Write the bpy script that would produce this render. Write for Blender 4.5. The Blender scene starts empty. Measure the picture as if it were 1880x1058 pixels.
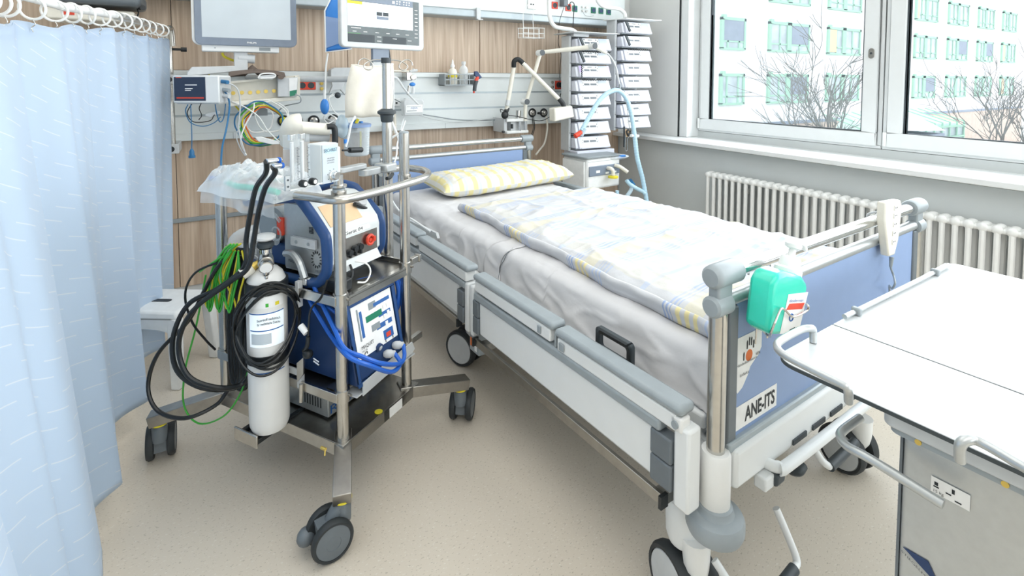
import bpy, bmesh, math, random
from mathutils import Vector, Matrix
from math import sin, cos, pi, radians, atan2, sqrt
random.seed(7)
S = bpy.context.scene
COL = S.collection

# ---------------------------------------------------------------- camera, world, lights, exposure
cam = bpy.data.cameras.new('camera'); camo = bpy.data.objects.new('camera', cam); COL.objects.link(camo)
cam.sensor_width = 36; cam.sensor_fit = 'HORIZONTAL'; cam.lens = 36*935/1880
cam.shift_y = -(529-199.0)/1880
camo.location = (0, 0, 1.2)
camo.rotation_euler = (radians(90-3.0), 0, radians(-29.7))
cam.clip_start = .02; cam.clip_end = 300
S.camera = camo
S.view_settings.view_transform = 'Standard'; S.view_settings.look = 'None'
S.view_settings.gamma = 1; S.view_settings.use_curve_mapping = False
S.view_settings.exposure = 0.06
W = bpy.data.worlds.new('overcast_sky'); S.world = W; W.use_nodes = True
nt = W.node_tree; bg = nt.nodes['Background']
tc = nt.nodes.new('ShaderNodeTexCoord'); sp = nt.nodes.new('ShaderNodeSeparateXYZ'); cr = nt.nodes.new('ShaderNodeValToRGB')
nt.links.new(tc.outputs['Generated'], sp.inputs[0]); nt.links.new(sp.outputs[2], cr.inputs[0]); nt.links.new(cr.outputs[0], bg.inputs[0])
cr.color_ramp.elements[0].color = (.93, .96, 1, 1); cr.color_ramp.elements[1].color = (.78, .89, 1, 1)
bg.inputs[1].default_value = 2.6
def area(name, loc, size, rot, power, col):
    l = bpy.data.lights.new(name, 'AREA'); l.shape = 'RECTANGLE'; l.size, l.size_y = size; l.energy = power; l.color = col
    o = bpy.data.objects.new(name, l); COL.objects.link(o); o.location = loc; o.rotation_euler = rot; return o
CEIL = 2.75; Y_FRONT = -2.35
area('ceiling_fill_light', (.2, 1.6, CEIL-.03), (2.6, 1.6), (0, 0, 0), 20, (1, .985, .96))  # added fill under the ceiling, lifts the dim interior; no fixture modelled
area('ceiling_fill_light', (.0, -.7, CEIL-.03), (2.8, 1.4), (0, 0, 0), 26, (1, .985, .96))  # second added overhead fill, nearer the front wall
area('window_daylight', (3.06, .2, 1.65), (1.6, 4.8), (0, radians(90), 0), 74, (.92, .97, 1))
area('front_fill_light', (1.6, Y_FRONT, 1.5), (2.4, 1.5), (radians(90), 0, 0), 24, (.95, .98, 1))  # added fill from behind the camera, brightens the right side

# ---------------------------------------------------------------- helpers
def lin(h):
    if isinstance(h, str):
        h = h.lstrip('#'); c = [int(h[i:i+2], 16)/255 for i in (0, 2, 4)]
        return [((x+.055)/1.055)**2.4 if x > .04 else x/12.92 for x in c]
    return list(h)
MATS = {}
def mat(name, col, rough=.5, metal=0, var=.04, scale=30, bump=0, bscale=200, spec=.5, trans=0, alpha=1, coat=0, emit=None, estr=1, sss=0):
    m = bpy.data.materials.new(name); m.use_nodes = True; MATS[name] = m
    t = m.node_tree; b = t.nodes['Principled BSDF']; c = lin(col)
    tcn = t.nodes.new('ShaderNodeTexCoord')
    n = t.nodes.new('ShaderNodeTexNoise'); n.inputs['Scale'].default_value = scale; n.inputs['Detail'].default_value = 3
    t.links.new(tcn.outputs['Object'], n.inputs['Vector'])
    r = t.nodes.new('ShaderNodeValToRGB')
    r.color_ramp.elements[0].position = .3; r.color_ramp.elements[1].position = .7
    r.color_ramp.elements[0].color = [max(0, x*(1-var)) for x in c]+[1]
    r.color_ramp.elements[1].color = [min(1, x*(1+var)) for x in c]+[1]
    t.links.new(n.outputs['Fac'], r.inputs[0]); t.links.new(r.outputs[0], b.inputs['Base Color'])
    b.inputs['Roughness'].default_value = rough; b.inputs['Metallic'].default_value = metal
    b.inputs['Specular IOR Level'].default_value = spec
    b.inputs['Transmission Weight'].default_value = trans; b.inputs['Alpha'].default_value = alpha
    b.inputs['Coat Weight'].default_value = coat
    if emit: b.inputs['Emission Color'].default_value = lin(emit)+[1]; b.inputs['Emission Strength'].default_value = estr
    if bump:
        n2 = t.nodes.new('ShaderNodeTexNoise'); n2.inputs['Scale'].default_value = bscale; n2.inputs['Detail'].default_value = 4
        t.links.new(tcn.outputs['Object'], n2.inputs['Vector'])
        bp = t.nodes.new('ShaderNodeBump'); bp.inputs['Strength'].default_value = bump; bp.inputs['Distance'].default_value = .004
        t.links.new(n2.outputs['Fac'], bp.inputs['Height']); t.links.new(bp.outputs[0], b.inputs['Normal'])
    return m
def clear(name, col, gloss=.12, tint=.85, edge=.75):
    m = bpy.data.materials.new(name); m.use_nodes = True; MATS[name] = m; t = m.node_tree
    t.nodes.remove(t.nodes['Principled BSDF']); out = [n for n in t.nodes if n.type == 'OUTPUT_MATERIAL'][0]
    a = t.nodes.new('ShaderNodeBsdfTransparent'); a.inputs[0].default_value = (tint, tint, tint, 1)
    g = t.nodes.new('ShaderNodeBsdfPrincipled'); g.inputs['Base Color'].default_value = lin(col)+[1]; g.inputs['Roughness'].default_value = .12
    lw = t.nodes.new('ShaderNodeLayerWeight'); lw.inputs[0].default_value = .35
    n = t.nodes.new('ShaderNodeTexNoise'); n.inputs['Scale'].default_value = 25
    tcn = t.nodes.new('ShaderNodeTexCoord'); t.links.new(tcn.outputs['Object'], n.inputs['Vector'])
    ma = t.nodes.new('ShaderNodeMath'); ma.operation = 'MULTIPLY_ADD'; ma.inputs[1].default_value = edge; ma.inputs[2].default_value = gloss
    t.links.new(lw.outputs['Facing'], ma.inputs[0])
    mb_ = t.nodes.new('ShaderNodeMath'); mb_.operation = 'MULTIPLY_ADD'; mb_.inputs[1].default_value = .1
    t.links.new(n.outputs['Fac'], mb_.inputs[0]); t.links.new(ma.outputs[0], mb_.inputs[2])
    mx = t.nodes.new('ShaderNodeMixShader'); t.links.new(mb_.outputs[0], mx.inputs[0]); t.links.new(a.outputs[0], mx.inputs[1]); t.links.new(g.outputs[0], mx.inputs[2])
    t.links.new(mx.outputs[0], out.inputs[0]); return m

FR = {'W': (Vector((0, 0, 0)), 0), 'B': (Vector((.872, .676, 0)), radians(4.2)), 'K': (Vector((.255, 1.72, 0)), radians(33.5)), 'T': (Vector((.808, .515, 0)), radians(4.0))}
V = Vector
def perp(d):
    d = d.normalized(); a = V((0, 0, 1)) if abs(d.z) < .9 else V((1, 0, 0))
    u = d.cross(a).normalized(); return u, d.cross(u).normalized()
def catmull(P, k=6):
    P = [V(p) for p in P]
    if len(P) < 3: return P
    out = []
    for i in range(len(P)-1):
        p0 = P[i-1] if i else P[0]*2-P[1]; p1 = P[i]; p2 = P[i+1]; p3 = P[i+2] if i+2 < len(P) else P[-1]*2-P[-2]
        for j in range(k):
            t = j/k
            out.append(.5*((2*p1)+(p2-p0)*t+(2*p0-5*p1+4*p2-p3)*t*t+(3*p1-p0-3*p2+p3)*t**3))
    out.append(P[-1]); return out
class MB:
    def __init__(s): s.v = []; s.f = []; s.uv = {}; s.m = Matrix()
    def add(s, vs, fs):
        n = len(s.v); s.v += [s.m @ V(p) for p in vs]; s.f += [tuple(i+n for i in f) for f in fs]; return s
    def box(s, lo, hi, M=None):
        (a, b, c), (d, e, f) = lo, hi
        vs = [V(p) for p in ((a, b, c), (d, b, c), (d, e, c), (a, e, c), (a, b, f), (d, b, f), (d, e, f), (a, e, f))]
        if M: vs = [M @ p for p in vs]
        fs = [(0, 3, 2, 1), (4, 5, 6, 7), (0, 1, 5, 4), (1, 2, 6, 5), (2, 3, 7, 6), (3, 0, 4, 7)]
        return s.add(vs, fs)
    def bar(s, p, q, w, h, upv=(0, 0, 1)):   # rectangular bar from p to q
        p, q = V(p), V(q); d = (q-p).normalized(); u = d.cross(V(upv)).normalized(); v = u.cross(d).normalized()
        vs = [c+u*a*w/2+v*b*h/2 for c in (p, q) for a, b in ((-1, -1), (1, -1), (1, 1), (-1, 1))]
        return s.add(vs, [(0, 1, 2, 3), (7, 6, 5, 4), (0, 4, 5, 1), (1, 5, 6, 2), (2, 6, 7, 3), (3, 7, 4, 0)])
    def hexa(s, a, b):      # two matching quads a (4 pts) and b (4 pts)
        return s.add(list(a)+list(b), [(3, 2, 1, 0), (4, 5, 6, 7), (0, 1, 5, 4), (1, 2, 6, 5), (2, 3, 7, 6), (3, 0, 4, 7)])
    def cyl(s, p, q, r, r2=None, n=20):
        p, q = V(p), V(q); r2 = r if r2 is None else r2; u, v = perp(q-p)
        vs = [c+u*cos(2*pi*i/n)*R+v*sin(2*pi*i/n)*R for c, R in ((p, r), (q, r2)) for i in range(n)]
        fs = [(i, (i+1) % n, n+(i+1) % n, n+i) for i in range(n)]+[tuple(range(n))[::-1], tuple(range(n, 2*n))]
        return s.add(vs, fs)
    def ring(s, c, ax, R, r, n=28, k=8):
        c, ax = V(c), V(ax).normalized(); u, v = perp(ax); vs = []; fs = []
        for i in range(n):
            a = 2*pi*i/n; d = u*cos(a)+v*sin(a)
            for j in range(k):
                b = 2*pi*j/k; vs.append(c+d*(R+r*cos(b))+ax*r*sin(b))
        for i in range(n):
            for j in range(k): fs.append((i*k+j, ((i+1) % n)*k+j, ((i+1) % n)*k+(j+1) % k, i*k+(j+1) % k))
        return s.add(vs, fs)
    def tube(s, P, r, n=10, k=6, smooth=True, closed=False, r2=None):
        P = catmull(P, k) if smooth else [V(p) for p in P]
        m = len(P); vs = []; fs = []; u = None
        for i, p in enumerate(P):
            d = (P[min(i+1, m-1)]-P[max(i-1, 0)]).normalized()
            if u is None: u, _ = perp(d)
            u = (u-d*u.dot(d)); u = u.normalized() if u.length > 1e-6 else perp(d)[0]
            w = d.cross(u); R = r if r2 is None else r+(r2-r)*i/(m-1)
            if callable(r): R = r(i/(m-1))
            vs += [p+u*cos(2*pi*j/n)*R+w*sin(2*pi*j/n)*R for j in range(n)]
        for i in range(m-1):
            for j in range(n): fs.append((i*n+j, i*n+(j+1) % n, (i+1)*n+(j+1) % n, (i+1)*n+j))
        fs += [tuple(range(n))[::-1], tuple(range((m-1)*n, m*n))]
        return s.add(vs, fs)
    def lathe(s, prof, c=(0, 0, 0), ax=(0, 0, 1), n=24):
        c, ax = V(c), V(ax).normalized(); u, v = perp(ax); vs = []; fs = []; m = len(prof)
        for r, h in prof:
            r = max(r, 1e-5); vs += [c+ax*h+(u*cos(2*pi*i/n)+v*sin(2*pi*i/n))*r for i in range(n)]
        for k in range(m-1):
            for i in range(n): fs.append((k*n+i, k*n+(i+1) % n, (k+1)*n+(i+1) % n, (k+1)*n+i))
        fs += [tuple(range(n))[::-1], tuple(range((m-1)*n, m*n))]
        return s.add(vs, fs)
    def prism(s, pts, off):   # planar polygon extruded by vector off
        pts = [V(p) for p in pts]; o = V(off); n = len(pts)
        return s.add(pts+[p+o for p in pts], [tuple(range(n))[::-1], tuple(range(n, 2*n))]+[(i, (i+1) % n, n+(i+1) % n, n+i) for i in range(n)])
    def ball(s, c, r, nu=16, nv=10, e=1):
        c = V(c); r = V((r, r, r)) if isinstance(r, (int, float)) else V(r); vs = []; fs = []
        g = lambda x: math.copysign(abs(x)**e, x)
        for j in range(nv+1):
            b = -pi/2+pi*j/nv
            for i in range(nu):
                a = 2*pi*i/nu; vs.append(c+V((r.x*g(cos(b))*g(cos(a)), r.y*g(cos(b))*g(sin(a)), r.z*g(sin(b)))))
        for j in range(nv):
            for i in range(nu): fs.append((j*nu+i, j*nu+(i+1) % nu, (j+1)*nu+(i+1) % nu, (j+1)*nu+i))
        return s.add(vs, fs)
    def grid(s, fn, nu, nv, uvf=None):
        n = len(s.v); vs = [fn(i/nu, j/nv) for j in range(nv+1) for i in range(nu+1)]
        fs = [(j*(nu+1)+i, j*(nu+1)+i+1, (j+1)*(nu+1)+i+1, (j+1)*(nu+1)+i) for j in range(nv) for i in range(nu)]
        if uvf:
            for j in range(nv+1):
                for i in range(nu+1): s.uv[n+j*(nu+1)+i] = uvf(i/nu, j/nv)
        return s.add(vs, fs)
def link(o, label=None, cat=None, group=None, kind=None):
    COL.objects.link(o)
    if label: o['label'] = label
    if cat: o['category'] = cat
    if group: o['group'] = group
    if kind: o['kind'] = kind
    return o
def mkmesh(name, mb, m, sub=(0, 0, 0), ang=38, bev=0, solid=0, subd=0, flat=False):
    me = bpy.data.meshes.new(name); s = V(sub)
    bm = bmesh.new(); vs = [bm.verts.new(p-s) for p in mb.v]
    for f in mb.f:
        try: bm.faces.new([vs[i] for i in f])
        except ValueError: pass
    bm.verts.index_update()
    if not mb.uv: bmesh.ops.remove_doubles(bm, verts=bm.verts, dist=1e-6)
    if not mb.uv: bmesh.ops.recalc_face_normals(bm, faces=bm.faces)
    for f in bm.faces: f.smooth = not flat
    for e in bm.edges:
        if len(e.link_faces) == 2 and e.calc_face_angle(0) > radians(ang): e.smooth = False
    if mb.uv:
        L = bm.loops.layers.uv.new('UVMap')
        for f in bm.faces:
            for l in f.loops: l[L].uv = mb.uv.get(l.vert.index, (0, 0))
    bm.to_mesh(me); bm.free()
    me.materials.append(MATS[m] if isinstance(m, str) else m)
    return me
def obj(name, mb, m, bev=0, solid=0, subd=0, **k):
    o = bpy.data.objects.new(name, mkmesh(name, mb, m, **k))
    if solid: q = o.modifiers.new('solid', 'SOLIDIFY'); q.thickness = solid; q.offset = 0
    if bev: q = o.modifiers.new('bevel', 'BEVEL'); q.width = bev; q.segments = 2; q.limit_method = 'ANGLE'; q.angle_limit = radians(40)
    if subd: q = o.modifiers.new('sub', 'SUBSURF'); q.levels = subd; q.render_levels = subd
    return o
ROOTB = {}
def thing(name, label, cat, fr='W', base=(0, 0, 0), group=None, rot=None):
    o = bpy.data.objects.new(name, None); o.empty_display_size = .05
    org, a = FR[fr]; R = Matrix.Rotation(a, 4, 'Z')
    o.location = org+(R @ V(base)); o.rotation_euler = (0, 0, a) if rot is None else rot
    link(o, label, cat, group); ROOTB[o.name] = V(base); return o
def rootof(p):
    while p.parent: p = p.parent
    return p
def part(p, name, mb, m, label=None, **k):
    o = obj(name, mb, m, sub=ROOTB[rootof(p).name], **k); link(o, label); o.parent = p; return o
def solo(name, mb, m, label, cat, fr='W', group=None, **k):
    lo = V([min(v[i] for v in mb.v) for i in range(3)]); hi = V([max(v[i] for v in mb.v) for i in range(3)])
    base = V(((lo.x+hi.x)/2, (lo.y+hi.y)/2, lo.z))
    o = obj(name, mb, m, sub=base, **k); org, a = FR[fr]
    o.location = org+(Matrix.Rotation(a, 4, 'Z') @ base); o.rotation_euler = (0, 0, a)
    ROOTB[o.name] = base
    link(o, label, cat, group); ROOTB[o.name] = base; return o
def struct(name, mb, m, parent=None, **k):
    o = obj(name, mb, m, **k); link(o)
    if parent: o.parent = parent
    else: o['kind'] = 'structure'
    return o
def text(p, s, o, r, u, size, m, name='lettering', width=None, bold=0, lift=.0006):
    """lettering on a surface: o = left end of the baseline, r/u = right and up directions"""
    c = bpy.data.curves.new('lettering', 'FONT'); c.body = s; c.size = 1; c.resolution_u = 3; c.offset = bold
    tmp = bpy.data.objects.new('lettering', c); COL.objects.link(tmp)
    dg = bpy.context.evaluated_depsgraph_get(); me = bpy.data.meshes.new_from_object(tmp.evaluated_get(dg))
    bpy.data.objects.remove(tmp)
    r = V(r).normalized(); u = V(u).normalized(); n = r.cross(u).normalized(); o = V(o)-(ROOTB[rootof(p).name] if rootof(p).name in ROOTB else V())
    xs = [v.co.x for v in me.vertices]; x0, x1 = min(xs), max(xs); sy = size/.7; sx = sy if not width else width/(x1-x0)
    for v in me.vertices: v.co = o+r*((v.co.x-x0)*sx)+u*(v.co.y*sy)+n*lift
    me.materials.clear(); me.materials.append(MATS[m])
    ob = bpy.data.objects.new(name, me); COL.objects.link(ob); ob.parent = p; return ob
def ordn(i): return ['first', 'second', 'third', 'fourth', 'fifth', 'sixth', 'seventh', 'eighth', 'ninth', 'tenth', 'eleventh', 'twelfth', 'thirteenth', 'fourteenth', 'fifteenth', 'sixteenth', 'seventeenth'][i]
def rrect(x0, y0, x1, y1, r, k=5):
    out = []
    for cx, cy, a0 in ((x1-r, y1-r, 0), (x0+r, y1-r, 90), (x0+r, y0+r, 180), (x1-r, y0+r, 270)):
        for i in range(k+1):
            a = radians(a0+90*i/k); out.append((cx+r*cos(a), cy+r*sin(a)))
    return out

# ---------------------------------------------------------------- materials
mat('white_plastic', '#eceeed', .35); mat('cream_plastic', '#e9e6da', .4); mat('pump_white', '#d9dce6', .35)
mat('grey_plastic', '#9aa3a8', .4); mat('dark_grey_plastic', '#6a7278', .42); mat('light_grey', '#c9cdcf', .4)
mat('black_rubber', '#1c2124', .45); mat('charcoal', '#3b4348', .5); mat('tire', '#2d3235', .6)
mat('steel', '#c4c2bd', .24, 1, .05, 60); mat('chrome', '#dcdddd', .12, 1); mat('brushed_steel', '#a5a29c', .32, 1, .08, 40)
mat('alu', '#bfc3c4', .35, .7, .03, 90); mat('white_paint', '#eeefed', .4, 0, .012, 20); mat('frame_white', '#e9ecec', .35, 0, .012, 20)
mat('wall_paint', '#dfe0de', .8, 0, .015, 6, .05, 300); mat('wall_grey', '#cdd2d2', .8, 0, .02, 6, .05, 300); mat('ceiling_paint', '#f2f2f0', .9)
mat('panel_white', '#dfe5e5', .35, 0, .01); mat('rail_grey', '#a9b3b8', .35, .3); mat('bed_blue', '#8ba3cb', .45, 0, .02, 20, .02, 400)
mat('device_blue', '#234a80', .38, 0, .05, 30); mat('heater_navy', '#1d3a66', .4); mat('hose_blue', '#1f62c4', .35); mat('hose_black', '#15191b', .35)
mat('green_wire', '#3fae3c', .4); mat('yellow', '#e8d93a', .5); mat('red_socket', '#e04a33', .4); mat('green_socket', '#1f7d5f', .4)
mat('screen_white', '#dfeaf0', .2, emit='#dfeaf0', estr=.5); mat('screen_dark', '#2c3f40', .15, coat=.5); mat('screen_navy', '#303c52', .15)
mat('screen_grey', '#c9d3da', .12, 0, .06, 4); mat('bezel_grey', '#7c8898', .4); mat('ink', '#23292e', .6); mat('ink_blue', '#2f64a8', .6)
mat('label_white', '#f1f2f1', .5); mat('pale_blue_tube', '#b9dcef', .3); mat('sheet', '#d8d8da', .85, 0, .02, 12, .35, 22)
mat('bag_cream', '#ece7da', .55, 0, .05, 15, .3, 40); mat('brown_cloth', '#70645c', .8, 0, .1, 30); mat('bulb_blue', '#3b86d6', .35)
mat('teal_liquid', '#2fd6bb', .25, 0, .03, 8, coat=.3); mat('orange', '#e0702a', .5); mat('lilac', '#c8b4e6', .4); mat('hpl_white', '#d2d6d8', .28, 0, .01)
mat('hpl_edge', '#3d4548', .5); mat('tank_white', '#e6e6e3', .3, 0, .03, 10); mat('skin_tan', '#e8c8a0', .5); mat('brass', '#d8bc62', .3, .6)
mat('grey_knob', '#3f464b', .4); mat('dark_gap', '#4c4a44', .8); mat('wire_grey', '#8f979b', .4); mat('wire_white', '#eef0ee', .4)
mat('teal_blue', '#2a6f9e', .4); mat('facade', '#f6f3f4', .8, 0, .02, 2); mat('facade_green', '#a4cdb4', .6); mat('glass_dark', '#bcc6cb', .15, 0, .25, 1.2)
mat('facade_blind', '#8f97a8', .6, 0, .08, 3); mat('bark', '#77716c', .9, 0, .2, 8); mat('hedge', '#8fb396', .9, 0, .3, 6); mat('ground_out', '#c9c6bf', .9)
mat('pavilion_roof', '#d5efe6', .3, 0, .08, 3); mat('brick_pale', '#d9c3b4', .9, 0, .1, 3)
clear('pane', '#cfe4ea', .02, .97); clear('clear_acrylic', '#e6f0f5', .06, .95, .5); clear('clear_plastic', '#e6f0f5', .16, .93); clear('clear_bag', '#f2f8fb', .16, .94)
clear('milky_plastic', '#eef2f4', .5, .9); clear('cyan_plastic', '#cfe6f3', .35, .9)

def nodemat(name, rough=.6):
    m = bpy.data.materials.new(name); m.use_nodes = True; MATS[name] = m; t = m.node_tree
    b = t.nodes['Principled BSDF']; b.inputs['Roughness'].default_value = rough; return m, t, b
def N(t, ty, **k):
    n = t.nodes.new(ty)
    for a, v in k.items():
        if a in ('operation', 'blend_type', 'wave_type', 'bands_direction', 'data_type', 'wave_profile', 'feature'): setattr(n, a, v)
        else: n.inputs[a].default_value = v
    return n
def math1(t, op, a, b=None, c=None):
    n = t.nodes.new('ShaderNodeMath'); n.operation = op
    for i, x in enumerate((a, b, c)):
        if x is None: continue
        if isinstance(x, (int, float)): n.inputs[i].default_value = x
        else: t.links.new(x, n.inputs[i])
    return n.outputs[0]
def mixc(t, f, a, b):
    n = t.nodes.new('ShaderNodeMix'); n.data_type = 'RGBA'
    if isinstance(f, (int, float)): n.inputs[0].default_value = f
    else: t.links.new(f, n.inputs[0])
    for i, x in ((6, a), (7, b)):
        if isinstance(x, (list, tuple, str)): n.inputs[i].default_value = lin(x)[:3]+[1]
        else: t.links.new(x, n.inputs[i])
    return n.outputs[2]
def band(t, x, lo, hi):   # 1 between lo and hi
    return math1(t, 'MULTIPLY', math1(t, 'GREATER_THAN', x, lo), math1(t, 'LESS_THAN', x, hi))
# vinyl floor with fine flecks
m, t, b = nodemat('vinyl_floor', .3)
tcn = N(t, 'ShaderNodeTexCoord'); n1 = N(t, 'ShaderNodeTexNoise', Scale=1.6, Detail=3.); t.links.new(tcn.outputs['Object'], n1.inputs['Vector'])
mp = N(t, 'ShaderNodeMapping', Scale=(95, 210, 60), Rotation=(0, 0, .7)); t.links.new(tcn.outputs['Object'], mp.inputs[0])
n2 = N(t, 'ShaderNodeTexNoise', Scale=1., Detail=2.); t.links.new(mp.outputs[0], n2.inputs['Vector'])
mp3 = N(t, 'ShaderNodeMapping', Scale=(85, 180, 60), Rotation=(0, 0, -.5)); t.links.new(tcn.outputs['Object'], mp3.inputs[0])
n3 = N(t, 'ShaderNodeTexNoise', Scale=1.3, Detail=1.); t.links.new(mp3.outputs[0], n3.inputs['Vector'])
c0 = mixc(t, n1.outputs['Fac'], '#d2c8b8', '#dcd3c5')
c1 = mixc(t, math1(t, 'MULTIPLY', math1(t, 'GREATER_THAN', n2.outputs['Fac'], .655), .6), c0, '#e6e1d6')
c2 = mixc(t, math1(t, 'MULTIPLY', math1(t, 'LESS_THAN', n3.outputs['Fac'], .325), .5), c1, '#99907f')
t.links.new(c2, b.inputs['Base Color'])
# laminate wood, vertical grain on Y-facing panels
def wood(name, ca, cb, cc):
    m, t, b = nodemat(name, .5)
    tcn = N(t, 'ShaderNodeTexCoord'); mp = N(t, 'ShaderNodeMapping', Scale=(34, 6, 1.1)); t.links.new(tcn.outputs['Object'], mp.inputs[0])
    n1 = N(t, 'ShaderNodeTexNoise', Scale=1.4, Detail=6., Distortion=.6); t.links.new(mp.outputs[0], n1.inputs['Vector'])
    mp2 = N(t, 'ShaderNodeMapping', Scale=(5, 1, .7)); t.links.new(tcn.outputs['Object'], mp2.inputs[0])
    n2 = N(t, 'ShaderNodeTexWave', Scale=1.3, Distortion=9., Detail=3.); n2.wave_type = 'RINGS'; t.links.new(mp2.outputs[0], n2.inputs['Vector'])
    gr = math1(t, 'MULTIPLY_ADD', n1.outputs['Fac'], 2.2, -.6); gr.node.use_clamp = True; c = mixc(t, gr, ca, cb); f = math1(t, 'MULTIPLY', n2.outputs['Fac'], .4); c = mixc(t, f, c, cc)
    t.links.new(c, b.inputs['Base Color'])
wood('oak_laminate', '#a18a75', '#dccab6', '#b39c87')
# curtain cloth with woven dashes
m, t, b = nodemat('curtain_cloth', .6)
uvn = N(t, 'ShaderNodeUVMap'); sep = N(t, 'ShaderNodeSeparateXYZ'); t.links.new(uvn.outputs[0], sep.inputs[0])
U, Vv = sep.outputs[0], sep.outputs[1]
row = math1(t, 'ADD', math1(t, 'MULTIPLY', Vv, 26.), math1(t, 'MULTIPLY', U, -9.))
dash = band(t, math1(t, 'FRACT', row), 0., .07)
seg = band(t, math1(t, 'FRACT', math1(t, 'ADD', math1(t, 'MULTIPLY', U, 8.5), math1(t, 'MULTIPLY', math1(t, 'FLOOR', row), .37))), .12, .62)
f = math1(t, 'MULTIPLY', math1(t, 'MULTIPLY', dash, seg), .6)
c = mixc(t, f, '#d8e8f8', '#f9fcff'); t.links.new(c, b.inputs['Base Color'])
b.inputs['Sheen Weight'].default_value = .4
out = [n for n in t.nodes if n.type == 'OUTPUT_MATERIAL'][0]
tr = N(t, 'ShaderNodeBsdfTranslucent'); t.links.new(c, tr.inputs[0]); mx = N(t, 'ShaderNodeMixShader'); mx.inputs[0].default_value = .45
t.links.new(b.outputs[0], mx.inputs[1]); t.links.new(tr.outputs[0], mx.inputs[2]); t.links.new(mx.outputs[0], out.inputs[0])
# bed linen: plaid bands along v (length in m), soft bands across
def linen(name, period, bands, base='#cfd1d5', strength=.7, cross=None):
    m, t, b = nodemat(name, .85)
    uvn = N(t, 'ShaderNodeUVMap'); sep = N(t, 'ShaderNodeSeparateXYZ'); t.links.new(uvn.outputs[0], sep.inputs[0])
    n = N(t, 'ShaderNodeTexNoise', Scale=3., Detail=2.); t.links.new(uvn.outputs[0], n.inputs['Vector'])
    c = None; cur = base
    for ax, pe, bs in ((1, period, bands), (0, period*1.1, cross or [])):
        x = math1(t, 'FRACT', math1(t, 'DIVIDE', sep.outputs[ax], pe))
        for lo, hi, col, fine in bs:
            f = band(t, x, lo, hi)
            if fine: f = math1(t, 'MULTIPLY', f, band(t, math1(t, 'FRACT', math1(t, 'MULTIPLY', sep.outputs[ax], fine)), 0., .5))
            f = math1(t, 'MULTIPLY', f, strength if ax == 1 else strength*.6)
            cur = mixc(t, f, cur, col)
    t.links.new(cur, b.inputs['Base Color'])
    n2 = N(t, 'ShaderNodeTexNoise', Scale=90., Detail=3.); t.links.new(uvn.outputs[0], n2.inputs['Vector'])
    bp = N(t, 'ShaderNodeBump', Strength=.2, Distance=.003); t.links.new(n2.outputs['Fac'], bp.inputs['Height']); t.links.new(bp.outputs[0], b.inputs['Normal'])
linen('plaid_linen', .42, [(.05, .2, '#bdc9de', 60), (.25, .38, '#ddd8c2', 0), (.42, .5, '#a9bce0', 75), (.72, .76, '#bfcbe0', 0)], strength=.75,
      cross=[(.1, .25, '#dcd9cb', 0), (.55, .62, '#c2cde0', 0)])
linen('plaid_edge', .42, [(.05, .2, '#b9c8e4', 60), (.22, .42, '#efdf9a', 40), (.42, .5, '#8fa8d6', 75)], strength=.8)
linen('stripe_linen', .085, [(.1, .42, '#e9dd9a', 0), (.55, .68, '#cfd8e2', 0)], base='#dedcd2', strength=.85, cross=[(.6, .75, '#d8dcdc', 0)])

# ================================================================= room shell
X0, X1, Y0, Y1 = -2.2, 2.87, -2.4, 3.25
struct('floor', MB().box((X0-.1, Y0-.1, -.06), (X1+.1, Y1+.1, 0)), 'vinyl_floor')
struct('ceiling', MB().box((X0-.1, Y0-.1, CEIL), (3.5, Y1+.1, CEIL+.1)), 'ceiling_paint')
struct('wall_left', MB().box((X0-.1, Y0-.1, 0), (X0, Y1+.1, CEIL)), 'wall_paint')
struct('wall_front', MB().box((X0, Y0-.1, 0), (3.5, Y0, CEIL)), 'wall_paint')
struct('wall_back', MB().box((X0, Y1, 0), (3.5, Y1+.1, CEIL)), 'wall_paint')
struct('wall_right', MB().box((X1, Y0, 0), (3.3, Y1, .745)).box((3.12, Y0, .745), (3.3, Y1, .83)), 'wall_grey')
struct('trim_1', MB().box((2.80, Y0, .757), (3.14, Y1-.001, .785)), 'frame_white', bev=.004)          # window sill
struct('trim_2', MB().box((2.985, 2.715, .786), (3.3, Y1-.001, CEIL-.001)), 'wall_paint')              # wall pier in the corner
struct('trim_3', MB().box((3.0, 2.635, .786), (3.3, 2.708, CEIL-.001)), 'frame_white', bev=.003)     # white reveal panel
struct('trim_4', MB().box((2.99, 2.708, .786), (3.29, 2.715, CEIL-.002)), 'black_rubber')              # dark joint
struct('trim_5', MB().box((3.1, Y0, 2.55), (3.3, 2.63, CEIL-.001)), 'frame_white')
struct('baseboard_back', MB().box((X0, Y1-.012, 0), (X1, Y1-.0005, .09)), 'light_grey')
struct('baseboard_right', MB().box((X1-.012, Y0, 0), (X1-.0005, Y1-.02, .09)), 'light_grey')
# oak laminate sheets on the back wall with open joints between them
k = 0
for z0, z1 in ((.0, .93), (1.262, 1.70)):
    xs = [-2.1, -1.2, -.22, .68 if z0 else .9, 1.58 if z0 else 1.7, 2.86]
    for a, b_ in zip(xs, xs[1:]):
        k += 1
        struct('trim_%d' % (5+k), MB().box((a+.0015, Y1-.022, z0+(.091 if not z0 else 0)), (b_-.0015, Y1-.0008, z1)), 'oak_laminate', bev=.0015)
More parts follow.
